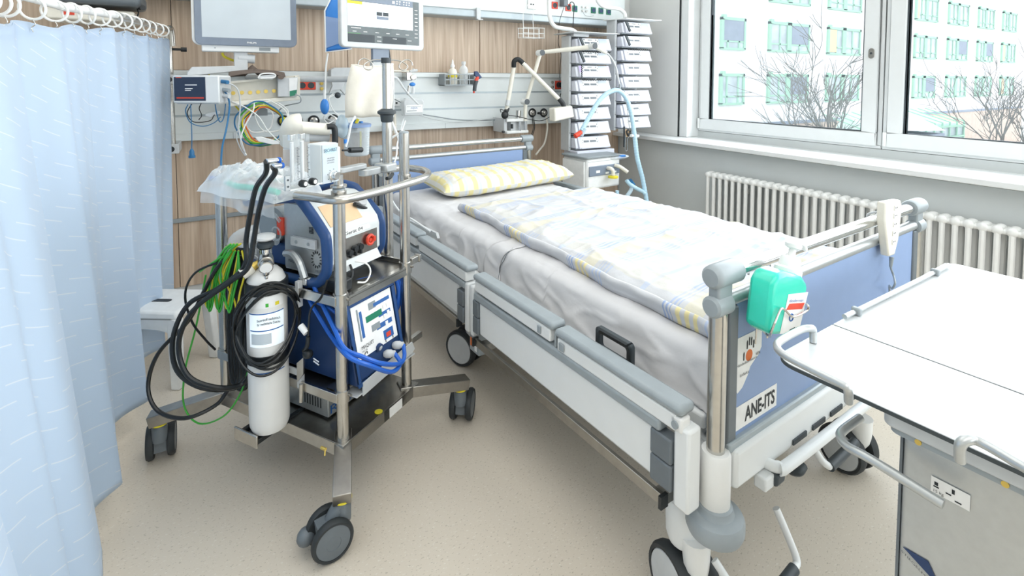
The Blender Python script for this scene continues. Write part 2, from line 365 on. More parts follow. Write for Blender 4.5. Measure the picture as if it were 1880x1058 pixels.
# ---------- windows
def window(idx, ya, yb, lock):
    zb, zt = .832, 2.55; xf = 3.12
    w = bpy.data.objects.new('window_%d' % idx, None); w.location = (xf, (ya+yb)/2, zb); link(w, kind='structure'); ROOTB[w.name] = V(w.location)
    fr = MB().box((xf, ya, zb), (xf+.07, yb, zb+.02)).box((xf, ya, zt-.03), (xf+.07, yb, zt)).box((xf, ya, zb+.02), (xf+.07, ya+.02, zt-.03)).box((xf, yb-.02, zb+.02), (xf+.07, yb, zt-.03))
    part(w, 'window_frame', fr, 'frame_white', bev=.003)
    a, b_ = ya+.022, yb-.022; z0 = zb+.014; s = .075; xs = xf-.014
    sa = MB().box((xs, a, z0), (xs+.06, b_, z0+s)).box((xs, a, zt-.1), (xs+.06, b_, zt-.02)).box((xs, a, z0+s), (xs+.06, a+s, zt-.1)).box((xs, b_-s, z0+s), (xs+.06, b_, zt-.1))
    part(w, 'sash', sa, 'frame_white', bev=.005)
    g = MB(); q = .008
    for y in (a+s, b_-s-q): g.box((xs+.012, y, z0+s), (xs+.045, y+q, zt-.1))
    g.box((xs+.012, a+s+q, z0+s), (xs+.045, b_-s-q, z0+s+.005))
    part(w, 'glazing_seal', g, 'charcoal')
    part(w, 'glass_pane', MB().box((xs+.026, a+s+.001, z0+s+.001), (xs+.03, b_-s-.001, zt-.101)), 'pane')
    if lock:
        c = V((xs-.006, a+s*.45, 1.355)); lk = MB().prism([(c.x, c.y+y, c.z+z) for y, z in rrect(-.014, -.028, .014, .028, .0135)], (.006, 0, 0))
        h = part(w, 'window_lock', lk, 'brushed_steel', bev=.001)
        part(h, 'keyhole', MB().cyl(c+V((-.0015, 0, 0)), c, .006), 'charcoal')
    hy = ya+.015 if idx == 1 else yb-.015
    part(w, 'hinge', MB().cyl((xs-.004, yb-.018, zb+.02), (xs-.004, yb-.018, zb+.095), .009), 'white_plastic')
window(1, 1.405, 2.633, True)
window(2, .17, 1.40, False)
window(3, -1.06, .165, False)
window(4, -2.30, -1.065, False)
# ---------- radiator
nrad = 40
r = thing('radiator', 'cream white column radiator on the wall under the window', 'radiator', base=(2.81, 1.3, .08))
hd = MB()
for z in (.11, .585): hd.box((2.765, 2.275-nrad*.0465, z-.012), (2.845, 2.27, z+.012))
part(r, 'header', hd, 'white_paint', bev=.01)
for i in range(nrad):
    y = 2.25-i*.0465; c = MB()
    for x in (2.77, 2.835): c.tube([(x, y, .105), (x, y, .59)], .0115, n=8, smooth=False)
    c.ball((2.77, y, .588), (.014, .0215, .02), 10, 6).ball((2.77, y, .108), (.014, .0215, .02), 10, 6).ball((2.8, y, .594), (.04, .02, .016), 10, 6)
    part(r, 'column', c, 'white_paint')
part(r, 'wall_bracket', MB().box((2.835, 2.0, .5), (2.8695, 2.03, .53)).box((2.835, .8, .5), (2.8695, .83, .53)), 'white_paint')
# ================================================================= outside
struct('ground', MB().box((4, -40, -4.6), (110, 60, -4.5)), 'ground_out')
bd = thing('office_building', 'white rendered building with rows of green framed windows across the yard', 'building', base=(40, 19, -4.5))
wall = MB().box((12, 18, -4.5), (66, 26, 8.6))
part(bd, 'wall', wall, 'facade'); part(bd, 'cornice', MB().box((12, 17.9, -1.3), (66, 17.999, -1.12)), 'facade_blind')
part(bd, 'basement', MB().box((12, 17.95, -4.5), (66, 17.999, -1.3)), 'brick_pale')
cols = [(22.94, 24.8), (27.0, 30.8), (32.9, 36.6), (38.6, 41.6), (44.2, 47.6), (49.6, 53.1), (55.2, 58.3), (60.4, 63.4)]
k = 0
for ri, (z0, z1) in enumerate(((0, 1.62), (2.95, 4.6), (5.75, 7.4))):
    for ci, (a, b_) in enumerate(cols):
        half = ci == 0
        m_ = MB(); f_ = .12; y = 17.88
        m_.box((a-.1, y, z0-.06), (b_+.05, 18, z0+.06)).box((a-.1, y, z1-.14), (b_+.05, 18, z1+.02)).box((a-.1, y, z0), (a+.1, 18, z1)).box((b_-.1, y, z0), (b_+.05, 18, z1))
        mid = (a+b_)/2
        if not half: m_.box((mid-.3, y, z0), (mid+.1, 18, z1+.06))
        m_.box((a+.0, y-.04, z1-.1), (a+.25, 18, z1+.14))
        for q in ((a+mid)/2, (mid+b_)/2): m_.box((q-.06, y+.03, z0), (q+.06, 18, z1))
        m_.box((a, y+.03, z0+.36), (b_, 18, z0+.44))
        w = part(bd, 'window', m_, 'facade_green')
        part(w, 'pane', MB().box((a, 17.95, z0), (b_, 17.995, z1)), 'glass_dark')
        rr = random.Random(ri*9+ci)
        if (ri, ci) in ((1, 0), (1, 1), (0, 1), (1, 6)) or rr.random() < .25:
            part(w, 'blind', MB().box((mid+.15 if not half else a+.12, 17.9, z0+.45), (b_-.12, 17.94, z1-.12)), 'facade_blind')
        elif rr.random() < .6: part(w, 'curtain_drape', MB().box((a+.12, 17.9, z0+.1), (a+.12+rr.uniform(.3, .8), 17.94, z1-.15)), 'skin_tan')
pv = thing('glass_pavilion', 'low green framed glass pavilion with pale pyramid roof in the yard', 'pavilion', base=(27, 10.5, -4.5))
part(pv, 'roof', MB().add([(25.3, 10, -.86), (27.8, 10, -.96), (28.6, 12.5, -1.1), (25.6, 12.5, -1.0), (26.6, 11, -.1)], [(0, 1, 4), (1, 2, 4), (2, 3, 4), (3, 0, 4), (0, 3, 2, 1)]), 'facade')
part(pv, 'glass_wing', MB().hexa([(24.5, 11.8, -2.6), (35, 11.8, -2.6), (35, 13.6, -2.6), (24.5, 13.6, -2.6)], [(24.5, 11.8, -.85), (34, 11.8, -1.0), (33.0, 13.6, -.35), (26.5, 13.6, -.28)]), 'pavilion_roof')
g = MB()
for i in range(13): x = 24.4+i*.86; g.bar((x, 11.7, -4.5), (x, 11.7, -.9), .07, .07, (0, 1, 0)); g.bar((x, 11.68, -.92), (x+.02, 13.5, -.3), .05, .05)
g.bar((24.3, 11.7, -1.05), (34.8, 11.7, -1.15), .1, .1).bar((24.3, 11.7, -1.6), (34.8, 11.7, -1.7), .08, .08)
part(pv, 'green_frame', g, 'facade_green'); part(pv, 'glass_wall', MB().box((24.4, 11.75, -4.5), (34.8, 11.8, -1.1)), 'glass_dark')
pp = MB().box((25.4, 10.1, -4.5), (28, 11.6, -1.1)); part(pv, 'kiosk_wall', pp, 'facade_blind')
# bare trees
def tree(nm, lab, x, y, h, seed, spread):
    rr = random.Random(seed); mb = MB()
    def br(p, d, L, r, dep):
        q = [V(p)]
        for i in range(3):
            d = (d+V((rr.uniform(-.16, .16), rr.uniform(-.16, .16), rr.uniform(-.03, .1)))).normalized(); q.append(q[-1]+d*L/3)
        mb.tube(q, r, n=5, k=2, r2=r*.6)
        if dep == 0: return
        for i in range(3 if dep > 1 else 4):
            u, v = perp(d); a = rr.uniform(0, 6.28); s = rr.uniform(.3, .65)*spread
            br(q[rr.choice((1, 2, 3))], (d+u*cos(a)*s+v*sin(a)*s).normalized(), L*rr.uniform(.6, .85), max(.012, r*.55), dep-1)
    t = thing(nm, lab, 'tree', base=(x, y, -4.5))
    for i in range(3): br((x, y, -4.5+i*.3), V((rr.uniform(-.15, .15)*spread, rr.uniform(-.1, .1), 1)).normalized(), h*rr.uniform(.4, .5), .10-.02*i, 4)
    part(t, 'trunk', mb, 'bark')
tree('bare_tree', 'bare leafless tree seen through the left window pane', 19.2, 10.0, 6.3, 5, 1.0)
tree('bare_tree', 'bare leafless tree at the right edge of the far window view', 31.5, 9.2, 5.6, 9, 1.1)
mb = MB(); rr = random.Random(3)
for i in range(60): mb.ball((18.0+rr.uniform(-2.2, 2.6), 9.6+rr.uniform(-.5, .5), -1.15+rr.uniform(-.5, .28)), rr.uniform(.15, .4), 8, 6)
mb.box((15.6, 9.1, -4.5), (20.8, 10.1, -1.2))
h = solo('hedge', mb, 'hedge', 'clipped green hedge at the foot of the bare tree', 'hedge'); h['kind'] = 'stuff'

# ================================================================= curtain, its rail and rings
RP = [V(p) for p in ((-0.219, 2.97, 1.454), (-0.299, 2.29, 1.432), (-0.344, 1.905, 1.409), (-0.374, 1.645, 1.389), (-0.396, 1.46, 1.377))]
RP.append(V((-.45, 1.05, RP[-1].z-.004))); RP.append(V((-.50, .55, RP[-1].z-.002)))
RP = [RP[0]+V((0, 0, 0))]+RP[1:]
def railpt(y):
    for a, b_ in zip(RP, RP[1:]):
        if a.y >= y >= b_.y or b_ is RP[-1]:
            t = (a.y-y)/(a.y-b_.y); return a.lerp(b_, t)
    return RP[0]
rail = thing('curtain_rail', 'telescopic steel curtain rail running from the wall pole towards the camera', 'rail', base=(RP[0].x, RP[0].y, 1.3))
part(rail, 'rail_tube', MB().tube([RP[0]+V((0, .02, 0)), railpt(2.2)], .0135, n=14, smooth=False), 'steel')
part(rail, 'rail_tube', MB().tube([railpt(2.2), railpt(1.75)], .0115, n=14, smooth=False), 'white_paint')
part(rail, 'rail_tube', MB().tube([railpt(1.75), RP[-1]], .0095, n=14, smooth=False), 'white_paint')
e = V((-0.206, 3, 1.434)); part(rail, 'elbow', MB().tube([RP[0]+V((0, .0, 0)), e+V((0, 0, .02)), e+V((.004, .01, -.06))], .0145, n=14), 'steel')
pole = thing('curtain_pole', 'vertical brushed steel wall pole holding the curtain rail', 'pole', base=(-0.219, 3.03, 0.908))
pb = V((-0.22, 3.03, 0.897)); pt = V((pb.x, 3.03, 1.43))
part(pole, 'tube', MB().cyl(pb+V((0, 0, -.02)), pt, .0165), 'steel')
for v in (143, 268):
    c = V((pb.x, 3.03, V((-0.211, 3.03, 1.211)).z if v == 143 else pb.z-.03))
    bk = part(pole, 'bracket', MB().box((c.x-.028, 3.0, c.z-.024), (c.x+.03, Y1-.051, c.z+.024)), 'light_grey', bev=.004)
    part(bk, 'end_plug', MB().cyl((c.x-.002, 2.998, c.z), (c.x-.002, 3.0, c.z), .014), 'black_rubber')
part(pole, 'clamp_screw', MB().cyl((pb.x+.01, 3.03, 1.36), (pb.x+.055, 3.03, 1.36), .006).cyl((pb.x+.05, 3.03, 1.36), (pb.x+.075, 3.03, 1.36), .011), 'black_rubber')
# cloth: hangs from the rail in folds
def fold(s): return .024*sin(s*16.5+.9)+.014*sin(s*29+2.4)+.005*sin(s*61+1)
LEN = 2.33
def cloth(u, v):      # u along rail from the wall, v down
    y = 2.95-u*LEN; p = railpt(y)
    zt = p.z-.055+.006*sin(u*LEN*24); zb = .085
    amp = .35+1.1*v
    x = p.x+fold(u*LEN)*amp
    far = max(0, 1-u*LEN/.9)                     # the last panel is pulled back towards the wall
    x += -.07*v*far; y += .02*sin(u*LEN*31)*amp*.6
    x += v*(.015+.15*max(0, u*LEN-.95))
    z = zt+(zb-zt)*v
    return (x, y, z)
mb = MB().grid(cloth, 420, 60, lambda u, v: (u*LEN*1.25, (1-v)*1.3))
cu = thing('privacy_curtain', 'pale blue woven privacy curtain hanging in soft folds at the left', 'curtain', base=(-.3, 2.0, .085))
part(cu, 'cloth', mb, 'curtain_cloth', solid=.0012)
hem = MB().grid(lambda u, v: (cloth(u, 0)[0]-.003+.006*v*0, cloth(u, 0)[1], cloth(u, 0)[2]+.004-.035*v), 420, 3, lambda u, v: (u*LEN*1.25, 1.3+v*.03))
part(cu, 'heading_tape', hem, 'curtain_cloth', solid=.003)
ys = [1.36, 1.40, 1.44, 1.475, 1.60, 1.72, 1.83, 1.94, 2.05, 2.17, 2.29, 2.41, 2.53, 2.65, 2.77, 2.87]
for i, y in enumerate(sorted(ys, reverse=True)):
    p = railpt(y); R = .026
    c = p+V((0, 0, -.014))
    rg = thing('curtain_ring', 'white plastic curtain ring, %s from the wall end of the rail' % (ordn(i)), 'curtain ring', base=c, group='rings on the curtain rail')
    a = rr.uniform(-.5, .5)
    part(rg, 'ring', MB().ring(c, (sin(a)*.8+.25, 1, .15), R, .0032), 'white_plastic')
    part(rg, 'hook', MB().tube([c+V((0, 0, -R)), c+V((.004, 0, -R-.012)), c+V((-.003, 0, -R-.02)), c+V((0, 0, -R-.03))], .0012, n=6, k=4), 'steel')
# device shelf half hidden behind the curtain rail
dv = thing('wall_device', 'white medical device with grey lid on the wall behind the curtain rail', 'medical device', base=(-.55, 3.1, 1.62))
a_ = V((-0.659, 3.05, 1.476)); b2 = V((-0.344, 3.05, 1.505))
part(dv, 'housing', MB().box((a_.x, 2.95, a_.z), (b2.x, 3.15, a_.z+.05)), 'cream_plastic', bev=.008)
part(dv, 'lid', MB().box((a_.x+.03, 2.9, a_.z+.07), (b2.x+.03, 3.16, a_.z+.14)), 'dark_grey_plastic', bev=.02)
part(dv, 'wall_arm', MB().box(((a_.x+b2.x)/2-.03, 3.15, a_.z+.01), ((a_.x+b2.x)/2+.03, Y1-.023, a_.z+.05)), 'light_grey')
part(dv, 'mark', MB().box((a_.x+.06, 2.947, a_.z+.02), (a_.x+.10, 2.95, a_.z+.035)), 'red_socket')
part(dv, 'screw_knob', MB().cyl((-0.324, 3, 1.552), (-0.311, 2.96, 1.548), .012).tube([(-0.337, 3, 1.546), (-0.333, 3, 1.526), (-0.338, 3, 1.51)], .003), 'black_rubber')

# unseen window frame added behind the camera to go with the fill light
struct('window_5', MB().box((.3, Y0, .7), (2.9, Y0+.03, .75)).box((.3, Y0, 2.25), (2.9, Y0+.03, 2.3)).box((.3, Y0, .75), (.35, Y0+.03, 2.25)).box((2.85, Y0, .75), (2.9, Y0+.03, 2.25)).box((1.57, Y0, .75), (1.63, Y0+.03, 2.25)), 'frame_white')

# ================================================================= casters
def bed_caster(p, x, y, hd, r=.075, w=.03, gap=.032, fork_top=.2):
    """twin disc caster, wheel axis along hd (radians), swivel at x, y"""
    ax = V((cos(hd), sin(hd), 0)); tr = V((-sin(hd), cos(hd), 0)); c = V((x, y, r+.001))
    hub = c-tr*.035
    f = MB().tube([hub+V((0, 0, fork_top-r)), hub+V((0, 0, .045))*1.0+tr*.0, c+V((0, 0, .0))], lambda t: .032-.012*t, n=12, k=4).cyl(c-ax*(gap*.5+.004), c+ax*(gap*.5+.004), .02)
    cp = part(p, 'caster', f, 'white_paint')
    for s in (-1, 1):
        a = c+ax*s*gap*.5; b = c+ax*s*(gap*.5+w)
        tire = MB().lathe([(r*.72, 0), (r*.96, 0), (r, w*.25), (r, w*.75), (r*.94, w), (r*.84, w), (r*.84, w*.9)], a, ax*s, 36)
        part(cp, 'tire', tire, 'tire')
        part(cp, 'wheel_disc', MB().lathe([(r*.7, .001), (r*.835, .001), (r*.835, w*.9), (r*.8, w*1.02), (r*.3, w*1.12), (r*.06, w*1.12), (0, w*1.12)], a, ax*s, 36), 'light_grey')
    return cp

# ================================================================= hospital bed (frame B: x across, y foot to head)
bed = thing('hospital_bed', 'white and grey hospital bed with blue head and foot boards on large casters', 'bed', 'B', (.52, 1.05, 0))
WB, LB = 1.04, 2.06
def endboard(y, s, zt, tag):
    """s=-1: outer side faces the camera"""
    dz = zt-.80
    for x in (0, WB):
        part(bed, 'post', MB().cyl((x, y, .40+dz*.3), (x, y, .735+dz), .0185, n=28), 'steel')
        part(bed, 'post_collar', MB().lathe([(.024, -.01), (.031, 0), (.031, .105), (.027, .112), (.0195, .112)], (x, y, .325+dz*.3), (0, 0, 1), 28), 'white_paint')
        d = 1 if x == 0 else -1
        cp = MB().lathe([(.0, -.001), (.018, 0), (.023, .005), (.0245, .016), (.0245, .085), (.022, .09), (.016, .09)], (x-d*.030, y, .806+dz), (d, 0, 0), 24)
        part(bed, 'handle_cap', cp, 'grey_plastic')
        part(bed, 'handle_cap', MB().lathe([(.0, -.001), (.017, 0), (.022, .005), (.023, .016), (.0225, .052), (.016, .055)], (x-d*.028, y, .744+dz), (d, 0, 0), 24), 'grey_plastic')
        part(bed, 'handle_bridge', MB().box((min(x-d*.018, x+d*.03), y-.013, .745+dz), (max(x-d*.018, x+d*.03), y+.013, .80+dz)), 'grey_plastic', bev=.005)
    part(bed, 'handle_tube', MB().cyl((.05, y, .806+dz), (WB-.05, y, .806+dz), .0155, n=24), 'chrome')
    part(bed, 'lower_rail', MB().cyl((.03, y, .748+dz), (WB-.03, y, .748+dz), .0145, n=24), 'alu')
    bl = part(bed, 'board_panel', MB().box((.052, y-.009, .445+dz*.3), (WB-.052, y+.009, .742+dz)), 'bed_blue', bev=.002)
    for x in (.036, WB-.036): part(bed, 'panel_edge', MB().box((x-.016, y-.014, .435+dz*.3), (x+.016, y+.014, .735+dz)), 'dark_grey_plastic', bev=.004)
    part(bed, 'panel_sill', MB().box((.02, y-.02, .428+dz*.3), (WB-.02, y+.016, .449+dz*.3)), 'rail_grey', bev=.004)
    return bl
foot = endboard(0, -1, .80, 'foot'); head = endboard(LB+.05, 1, .82, 'head')
# small plate and stickers on the foot board
def card(p, name, o, r, u, w, h, m, outline=None, lift=.0012, th=.0006):
    """flat sticker; o lower left corner"""
    r, u = V(r).normalized(), V(u).normalized(); n = r.cross(u); o = V(o)
    pts = [(0, 0), (w, 0), (w, h), (0, h)] if outline is None else outline
    return part(p, name, MB().prism([o+r*x+u*y+n*(lift-th) for x, y in pts], n*th), m)
EX, EZ = (1, 0, 0), (0, 0, 1)
st = card(foot, 'name_sticker', V((0.049, -0.009, 0.443))+V((0, 0, .016)), EX, EZ, .165, .052, 'label_white')
text(st, 'ANE-ITS', V((0.087, -0.009, 0.458))+V((0, -.0012, .012)), EX, EZ, .031, 'ink', width=.118, bold=.025)
o = V((0.046, -0.009, 0.541))
st = card(foot, 'torn_sticker', o, EX, EZ, .1, .12, 'label_white', outline=[(.0, .12), (.0, .02), (.012, 0), (.03, .008), (.05, .03), (.058, .045), (.075, .055), (.09, .062), (.098, .075), (.1, .075), (.1, .12)])
q = o+V((0, -.0014, 0))
hand = MB()
for i, (x, z) in enumerate(((.032, .066), (.044, .088), (.052, .094), (.060, .092), (.068, .084))):
    hand.prism([V((q.x+x-.002, q.y, q.z+z)), V((q.x+x+.002, q.y, q.z+z)), V((q.x+x+.0028, q.y, q.z+z+.016)), V((q.x+x+.0005, q.y, q.z+z+.019)), V((q.x+x-.002, q.y, q.z+z+.015))], (0, -.0003, 0))
part(st, 'hand_print_fingers', hand, 'ink')
part(st, 'hand_print_palm', MB().cyl((q.x+.052, q.y, q.z+.072), (q.x+.052, q.y-.0003, q.z+.072), .0125), 'orange')
text(st, 'H\u00e4ndedesinfektion', q+V((.006, -.0006, .058)), EX, EZ, .006, 'ink', width=.075)
text(st, 'VOR', q+V((.076, -.0006, .064)), EX, EZ, .006, 'ink', width=.018, bold=.02)
text(st, 'Infekt', q+V((.018, -.0006, .034)), EX, EZ, .0065, 'ink', width=.034)
# under frame
part(bed, 'end_beam', MB().box((.03, -.03, .352), (WB-.03, .03, .434)), 'frame_white', bev=.008)
part(bed, 'end_beam', MB().box((.03, LB+.02, .352), (WB-.03, LB+.08, .434)), 'frame_white', bev=.008)
part(bed, 'towing_loop', MB().tube([(.145, -.02, .362), (.16, -.048, .360), (.22, -.056, .359), (.80, -.056, .359), (.86, -.048, .360), (.885, -.02, .362)], .0125, n=12), 'frame_white')
b_ = MB()
for x in (.25, .34, .43, .52, .61, .70): b_.box((x, -.034, .362), (x+.06, -.0305, .374))
part(bed, 'bracket_slots', b_, 'charcoal'); bpy.data.objects['bracket_slots']['kind'] = 'stuff'
for x in (.035, WB-.035): part(bed, 'side_beam', MB().box((x-.02, .04, .29), (x+.02, LB, .36)), 'frame_white', bev=.005)
part(bed, 'mattress_platform', MB().box((.03, .05, .435), (WB-.03, LB-.02, .468)), 'frame_white', bev=.006)
for x in (.13, WB-.13): part(bed, 'platform_rail', MB().box((x-.015, .1, .30), (x+.015, LB-.1, .435)), 'light_grey')
part(bed, 'chassis', MB().box((.12, .12, .15), (.15, 1.95, .20)).box((WB-.15, .12, .15), (WB-.12, 1.95, .20)).box((.12, .12, .155), (WB-.12, .16, .195)).box((.12, 1.24, .155), (WB-.12, 1.28, .195)).box((.12, 1.91, .155), (WB-.12, 1.95, .195)), 'frame_white', bev=.004)
for y in (.5, 1.6): part(bed, 'lifting_column', MB().box((WB/2-.09, y-.08, .16), (WB/2+.09, y+.08, .434)), 'light_grey', bev=.01)
# corner castings and bumpers
for x in (0, WB):
    d = 1 if x == 0 else -1
    part(bed, 'bumper_disc', MB().lathe([(0, -.040), (.045, -.040), (.054, -.035), (.0585, -.024), (.0585, -.004), (.055, .003), (.048, .006), (.038, .008), (.035, .012), (.034, .022), (.028, .026)], (x, -.002, .30), (0, 0, 1), 36), 'grey_plastic')
    c = part(bed, 'corner_casting', MB().box((min(x+d*.01, x+d*.075), .03, .22), (max(x+d*.01, x+d*.075), .12, .40)), 'frame_white', bev=.01)
    part(bed, 'leg_housing', MB().lathe([(.0, 0), (.036, .002), (.042, .02), (.044, .09), (.04, .1)], (x+d*.02, .085, .165), (0, 0, 1), 24), 'frame_white')
    part(c, 'screw', MB().cyl((x+d*.03, .0295, .34), (x+d*.03, .018, .34), .009).cyl((x+d*.03, .018, .34), (x+d*.03, .012, .34), .006), 'grey_plastic')
bed_caster(bed, .02, .085, radians(-14)); bed_caster(bed, .80, .075, radians(-8), r=.07, fork_top=.18)
bed_caster(bed, .10, 1.262, radians(22)); bed_caster(bed, WB-.1, 1.262, radians(-20))
bp_ = part(bed, 'brake_pedal', MB().tube([(.035, .02, .16), (.05, -.03, .11), (.075, -.055, .085), (.10, -.058, .083)], .0085, n=10), 'frame_white')
part(bp_, 'pedal_grip', MB().cyl((.10, -.058, .083), (.235, -.05, .086), .0125), 'charcoal')
part(bp_, 'pedal_arm', MB().tube([(.235, -.05, .086), (.255, -.045, .095), (.25, -.02, .15), (.245, 0, .19)], .0085, n=10), 'frame_white')
bp_ = part(bed, 'brake_pedal', MB().tube([(0.385, -0.01, 0.297), (0.394, -0.03, 0.264), (0.415, -0.04, 0.244)], .0085, n=10), 'frame_white')
part(bp_, 'pedal_grip', MB().cyl((0.415, -0.04, 0.244), (0.554, -0.04, 0.25), .012), 'charcoal')
sw = part(bed, 'cable_holder', MB().box((.11, -.048, .322), (.145, -.02, .3515)), 'frame_white', bev=.004)
part(sw, 'holder_hook', MB().box((.14, -.055, .322), (.18, -.035, .3515)), 'charcoal', bev=.008)
part(bed, 'cable_hook', MB().tube([(0.349, 0.03, 0.24), (0.348, 0.02, 0.227), (0.345, 0, 0.237), (0.366, 0, 0.242)], .0115, n=12), 'charcoal')
part(bed, 'drip_holder', MB().ring((.07, .055, .405), (0, 0, 1), .022, .005).lathe([(.026, -.05), (.027, 0), (.021, 0), (.02, -.05)], (.07, .055, .405), (0, 0, 1), 20), 'frame_white')
# cot sides (both sides; left one faces the camera)
def side(xo, s, ya, yb, zc0, zc1, split):
    """padded cap over a white profile; xo outer plane, s=+1 inward direction"""
    def strip(name, y0, y1, z0, z1, xa, xb, m, bev=.004):
        lo = min(xa, xb); hi = max(xa, xb)
        return part(bed, name, MB().box((lo, min(y0, y1), z0), (hi, max(y0, y1), z1)), m, bev=bev)
    return strip
for s, xo in ((1, -.085), (-1, WB+.085)):
    def bx(name, y0, y1, z0, z1, t0, t1, m, bev=.004):
        xa, xb = xo+s*t0, xo+s*t1
        return part(bed, name, MB().box((min(xa, xb), y0, z0), (max(xa, xb), y1, z1)), m, bev=bev)
    # padded caps
    for y0, y1, z1 in ((.02, .425, .545), (.432, .865, .553), (.905, 1.33, .562), (1.34, 1.9, .57)):
        bx('rail_cap', y0, y1, z1-.022, z1, -.004, .046, 'grey_plastic', .009)
        w = bx('upper_profile', y0+.015, y1-.008, z1-.058, z1-.0225, .0, .04, 'frame_white')
        if y0 < .4: part(w, 'release_button', MB().box((xo-s*.003-.002, .385, z1-.05), (xo-s*.003+.002, .405, z1-.03)), 'grey_plastic', bev=.0015)
        elif y0 < .8: part(w, 'release_button', MB().box((xo-s*.003-.002, .485, z1-.05), (xo-s*.003+.002, .5, z1-.03)), 'grey_plastic', bev=.0015)
    bx('cap_end_block', .425, .4315, .49, .53, .002, .04, 'grey_plastic', .002)
    # lower profile and panel
    bx('lower_profile', .075, .865, .462, .488, -.001, .034, 'grey_plastic', .006)
    bx('side_panel', .10, .835, .352, .461, .006, .022, 'frame_white')
    bx('lower_profile', .93, 1.9, .475, .50, -.001, .034, 'grey_plastic', .006)
    bx('side_panel', .985, 1.9, .362, .474, .006, .022, 'frame_white')
    for y0, y1 in ((.045, .10), (.835, .872), (.94, .985)):
        bx('end_block', y0, y1, .348, .405, -.001, .03, 'dark_grey_plastic', .004)
        bx('end_block', y0, y1, .407, .461, -.001, .03, 'dark_grey_plastic', .004)
    for y0, y1 in ((.005, .043), (.876, .9), (.912, .938)):
        bx('guide_post', y0, y1, .325, .50, .004, .045, 'frame_white', .006)
    bx('guide_cover', .874, .94, .25, .45, .025, .06, 'grey_plastic', .004)
    d = bx('hinge_block', .02, .05, .488, .52, .0, .03, 'white_paint', .005)
    part(d, 'hinge_pin', MB().cyl((xo-s*.004, .035, .503), (xo+s*.002, .035, .503), .008), 'grey_plastic')
    # equipment rails
    for y0, y1, z in ((.065, .86, .318), (.975, 1.9, .338)):
        st_ = part(bed, 'equipment_rail', MB().box((min(xo, xo+s*.010), y0, z-.0125), (max(xo, xo+s*.010), y1, z+.0125)), 'brushed_steel', bev=.001)
        for yy in (y0, y1): part(st_, 'rail_end_cap', MB().box((xo-.008, yy-.004, z-.014), (xo+.014, yy+.004, z+.014)), 'black_rubber')
    part(bed, 'rail_bracket', MB().box((min(xo+s*.01, xo+s*.09), .062, .308), (max(xo+s*.01, xo+s*.09), .09, .33)), 'brushed_steel')
    part(bed, 'rail_bracket', MB().box((min(xo+s*.01, xo+s*.12), .80, .308), (max(xo+s*.01, xo+s*.12), .83, .33)), 'brushed_steel')
# tags on the guide cover
x_ = -.0615; 
card(bpy.data.objects['guide_cover'], 'orange_tag', (-.0605, .93, .27), (0, -1, 0), EZ, .018, .03, 'orange', lift=.0015)
card(bpy.data.objects['guide_cover'], 'white_tag', (-.0605, .90, .262), (0, -1, 0), EZ, .016, .03, 'label_white', lift=.0015)
# stopper for the backrest at the head
part(bed, 'mattress_retainer', MB().prism([(0, 1.668, 0.545), (0, 1.337, 0.559), (0, 1.322, 0.539), (0, 1.509, 0.506), (0, 1.669, 0.502)], (.012, 0, 0)), 'light_grey')
# grey pull handle on the side of the mattress
c0 = V((-0.012, 0.279, 0.536))
hp = [(y, z) for y, z in rrect(-.062, -.032, .062, .032, .012)]; hq = [(y, z) for y, z in rrect(-.046, -.017, .046, .017, .008)]
mb = MB(); n_ = len(hp)
for k_ in range(n_):
    a, b_, c_, d_ = hp[k_], hp[(k_+1) % n_], hq[(k_+1) % n_], hq[k_]
    mb.hexa([c0+V((-.006, *p)) for p in (a, b_, c_, d_)], [c0+V((.006, *p)) for p in (a, b_, c_, d_)])
ph = part(bed, 'side_handle', mb, 'charcoal')
part(ph, 'handle_stem', MB().box((c0.x-.005, c0.y-.045, c0.z-.09), (c0.x+.007, c0.y-.02, c0.z-.03)), 'charcoal', bev=.003)

# ================================================================= mattress and linen
mt = solo('mattress', MB().box((.07, .055, .469), (WB-.07, LB-.03, .588)), 'sheet', 'white foam mattress inside the sheet on the hospital bed', 'mattress', 'B', bev=.02)
from mathutils import noise
def nz(x, y, z=0, f=1): return noise.noise((x*f, y*f, z*f))
def wr(x, y, f=1, s=0):
    q = noise.noise((x*f+.4*noise.noise((y*f*.7, x*f, s+3)), y*f, s)); return max(0, 1-3.2*abs(q))**2
def sheetfn(u, v):
    # v along the bed, u across: hangs down at both sides
    y = .048+(LB-.070)*v; w = (WB-.14)/2; cx = WB/2
    drop = .115+.02*sin(v*9)+(.03 if .3 < v < .6 else 0)
    tot = w+drop; s = (u*2-1)*tot; a = abs(s); sg = 1 if s > 0 else -1; R = .03
    if a < w-R: x = cx+s; z = .592+.004*nz(x, y, 1, 5)
    else:
        q = a-(w-R)
        if q < R*1.57: th = q/R; x = cx+sg*(w-R+(R+.004)*sin(th)); z = .592-R*(1-cos(th))
        else:
            h = q-R*1.57; x = cx+sg*(w+.005+.018*min(1, h/.1)+.006*sin(y*38+h*14)*min(1, h*16)+.010*nz(h*3, y*4, 3)*min(1, h*12)); z = .562-h
    if .62 < v and sg < 0 and a > w: x -= .012*min(1, (v-.62)*8)*min(1, (a-w)*12)
    z += .003*nz(x*3+y, y*9-x*4, 0, 3)
    if a < w-R: z += .003*wr(x*2, y, 3, 1)
    else: x += sg*.006*wr(y*1.2+s, s*3-y*.8, 5, 2)*min(1, (a-w+R)*14)
    return (x, y, max(z, .472))
so = solo('bed_sheet', MB().grid(sheetfn, 150, 260, lambda u, v: (u*1.3, v*2)), 'sheet', 'white bed sheet drawn over the mattress with its sides hanging down', 'sheet', 'B', solid=.0015)
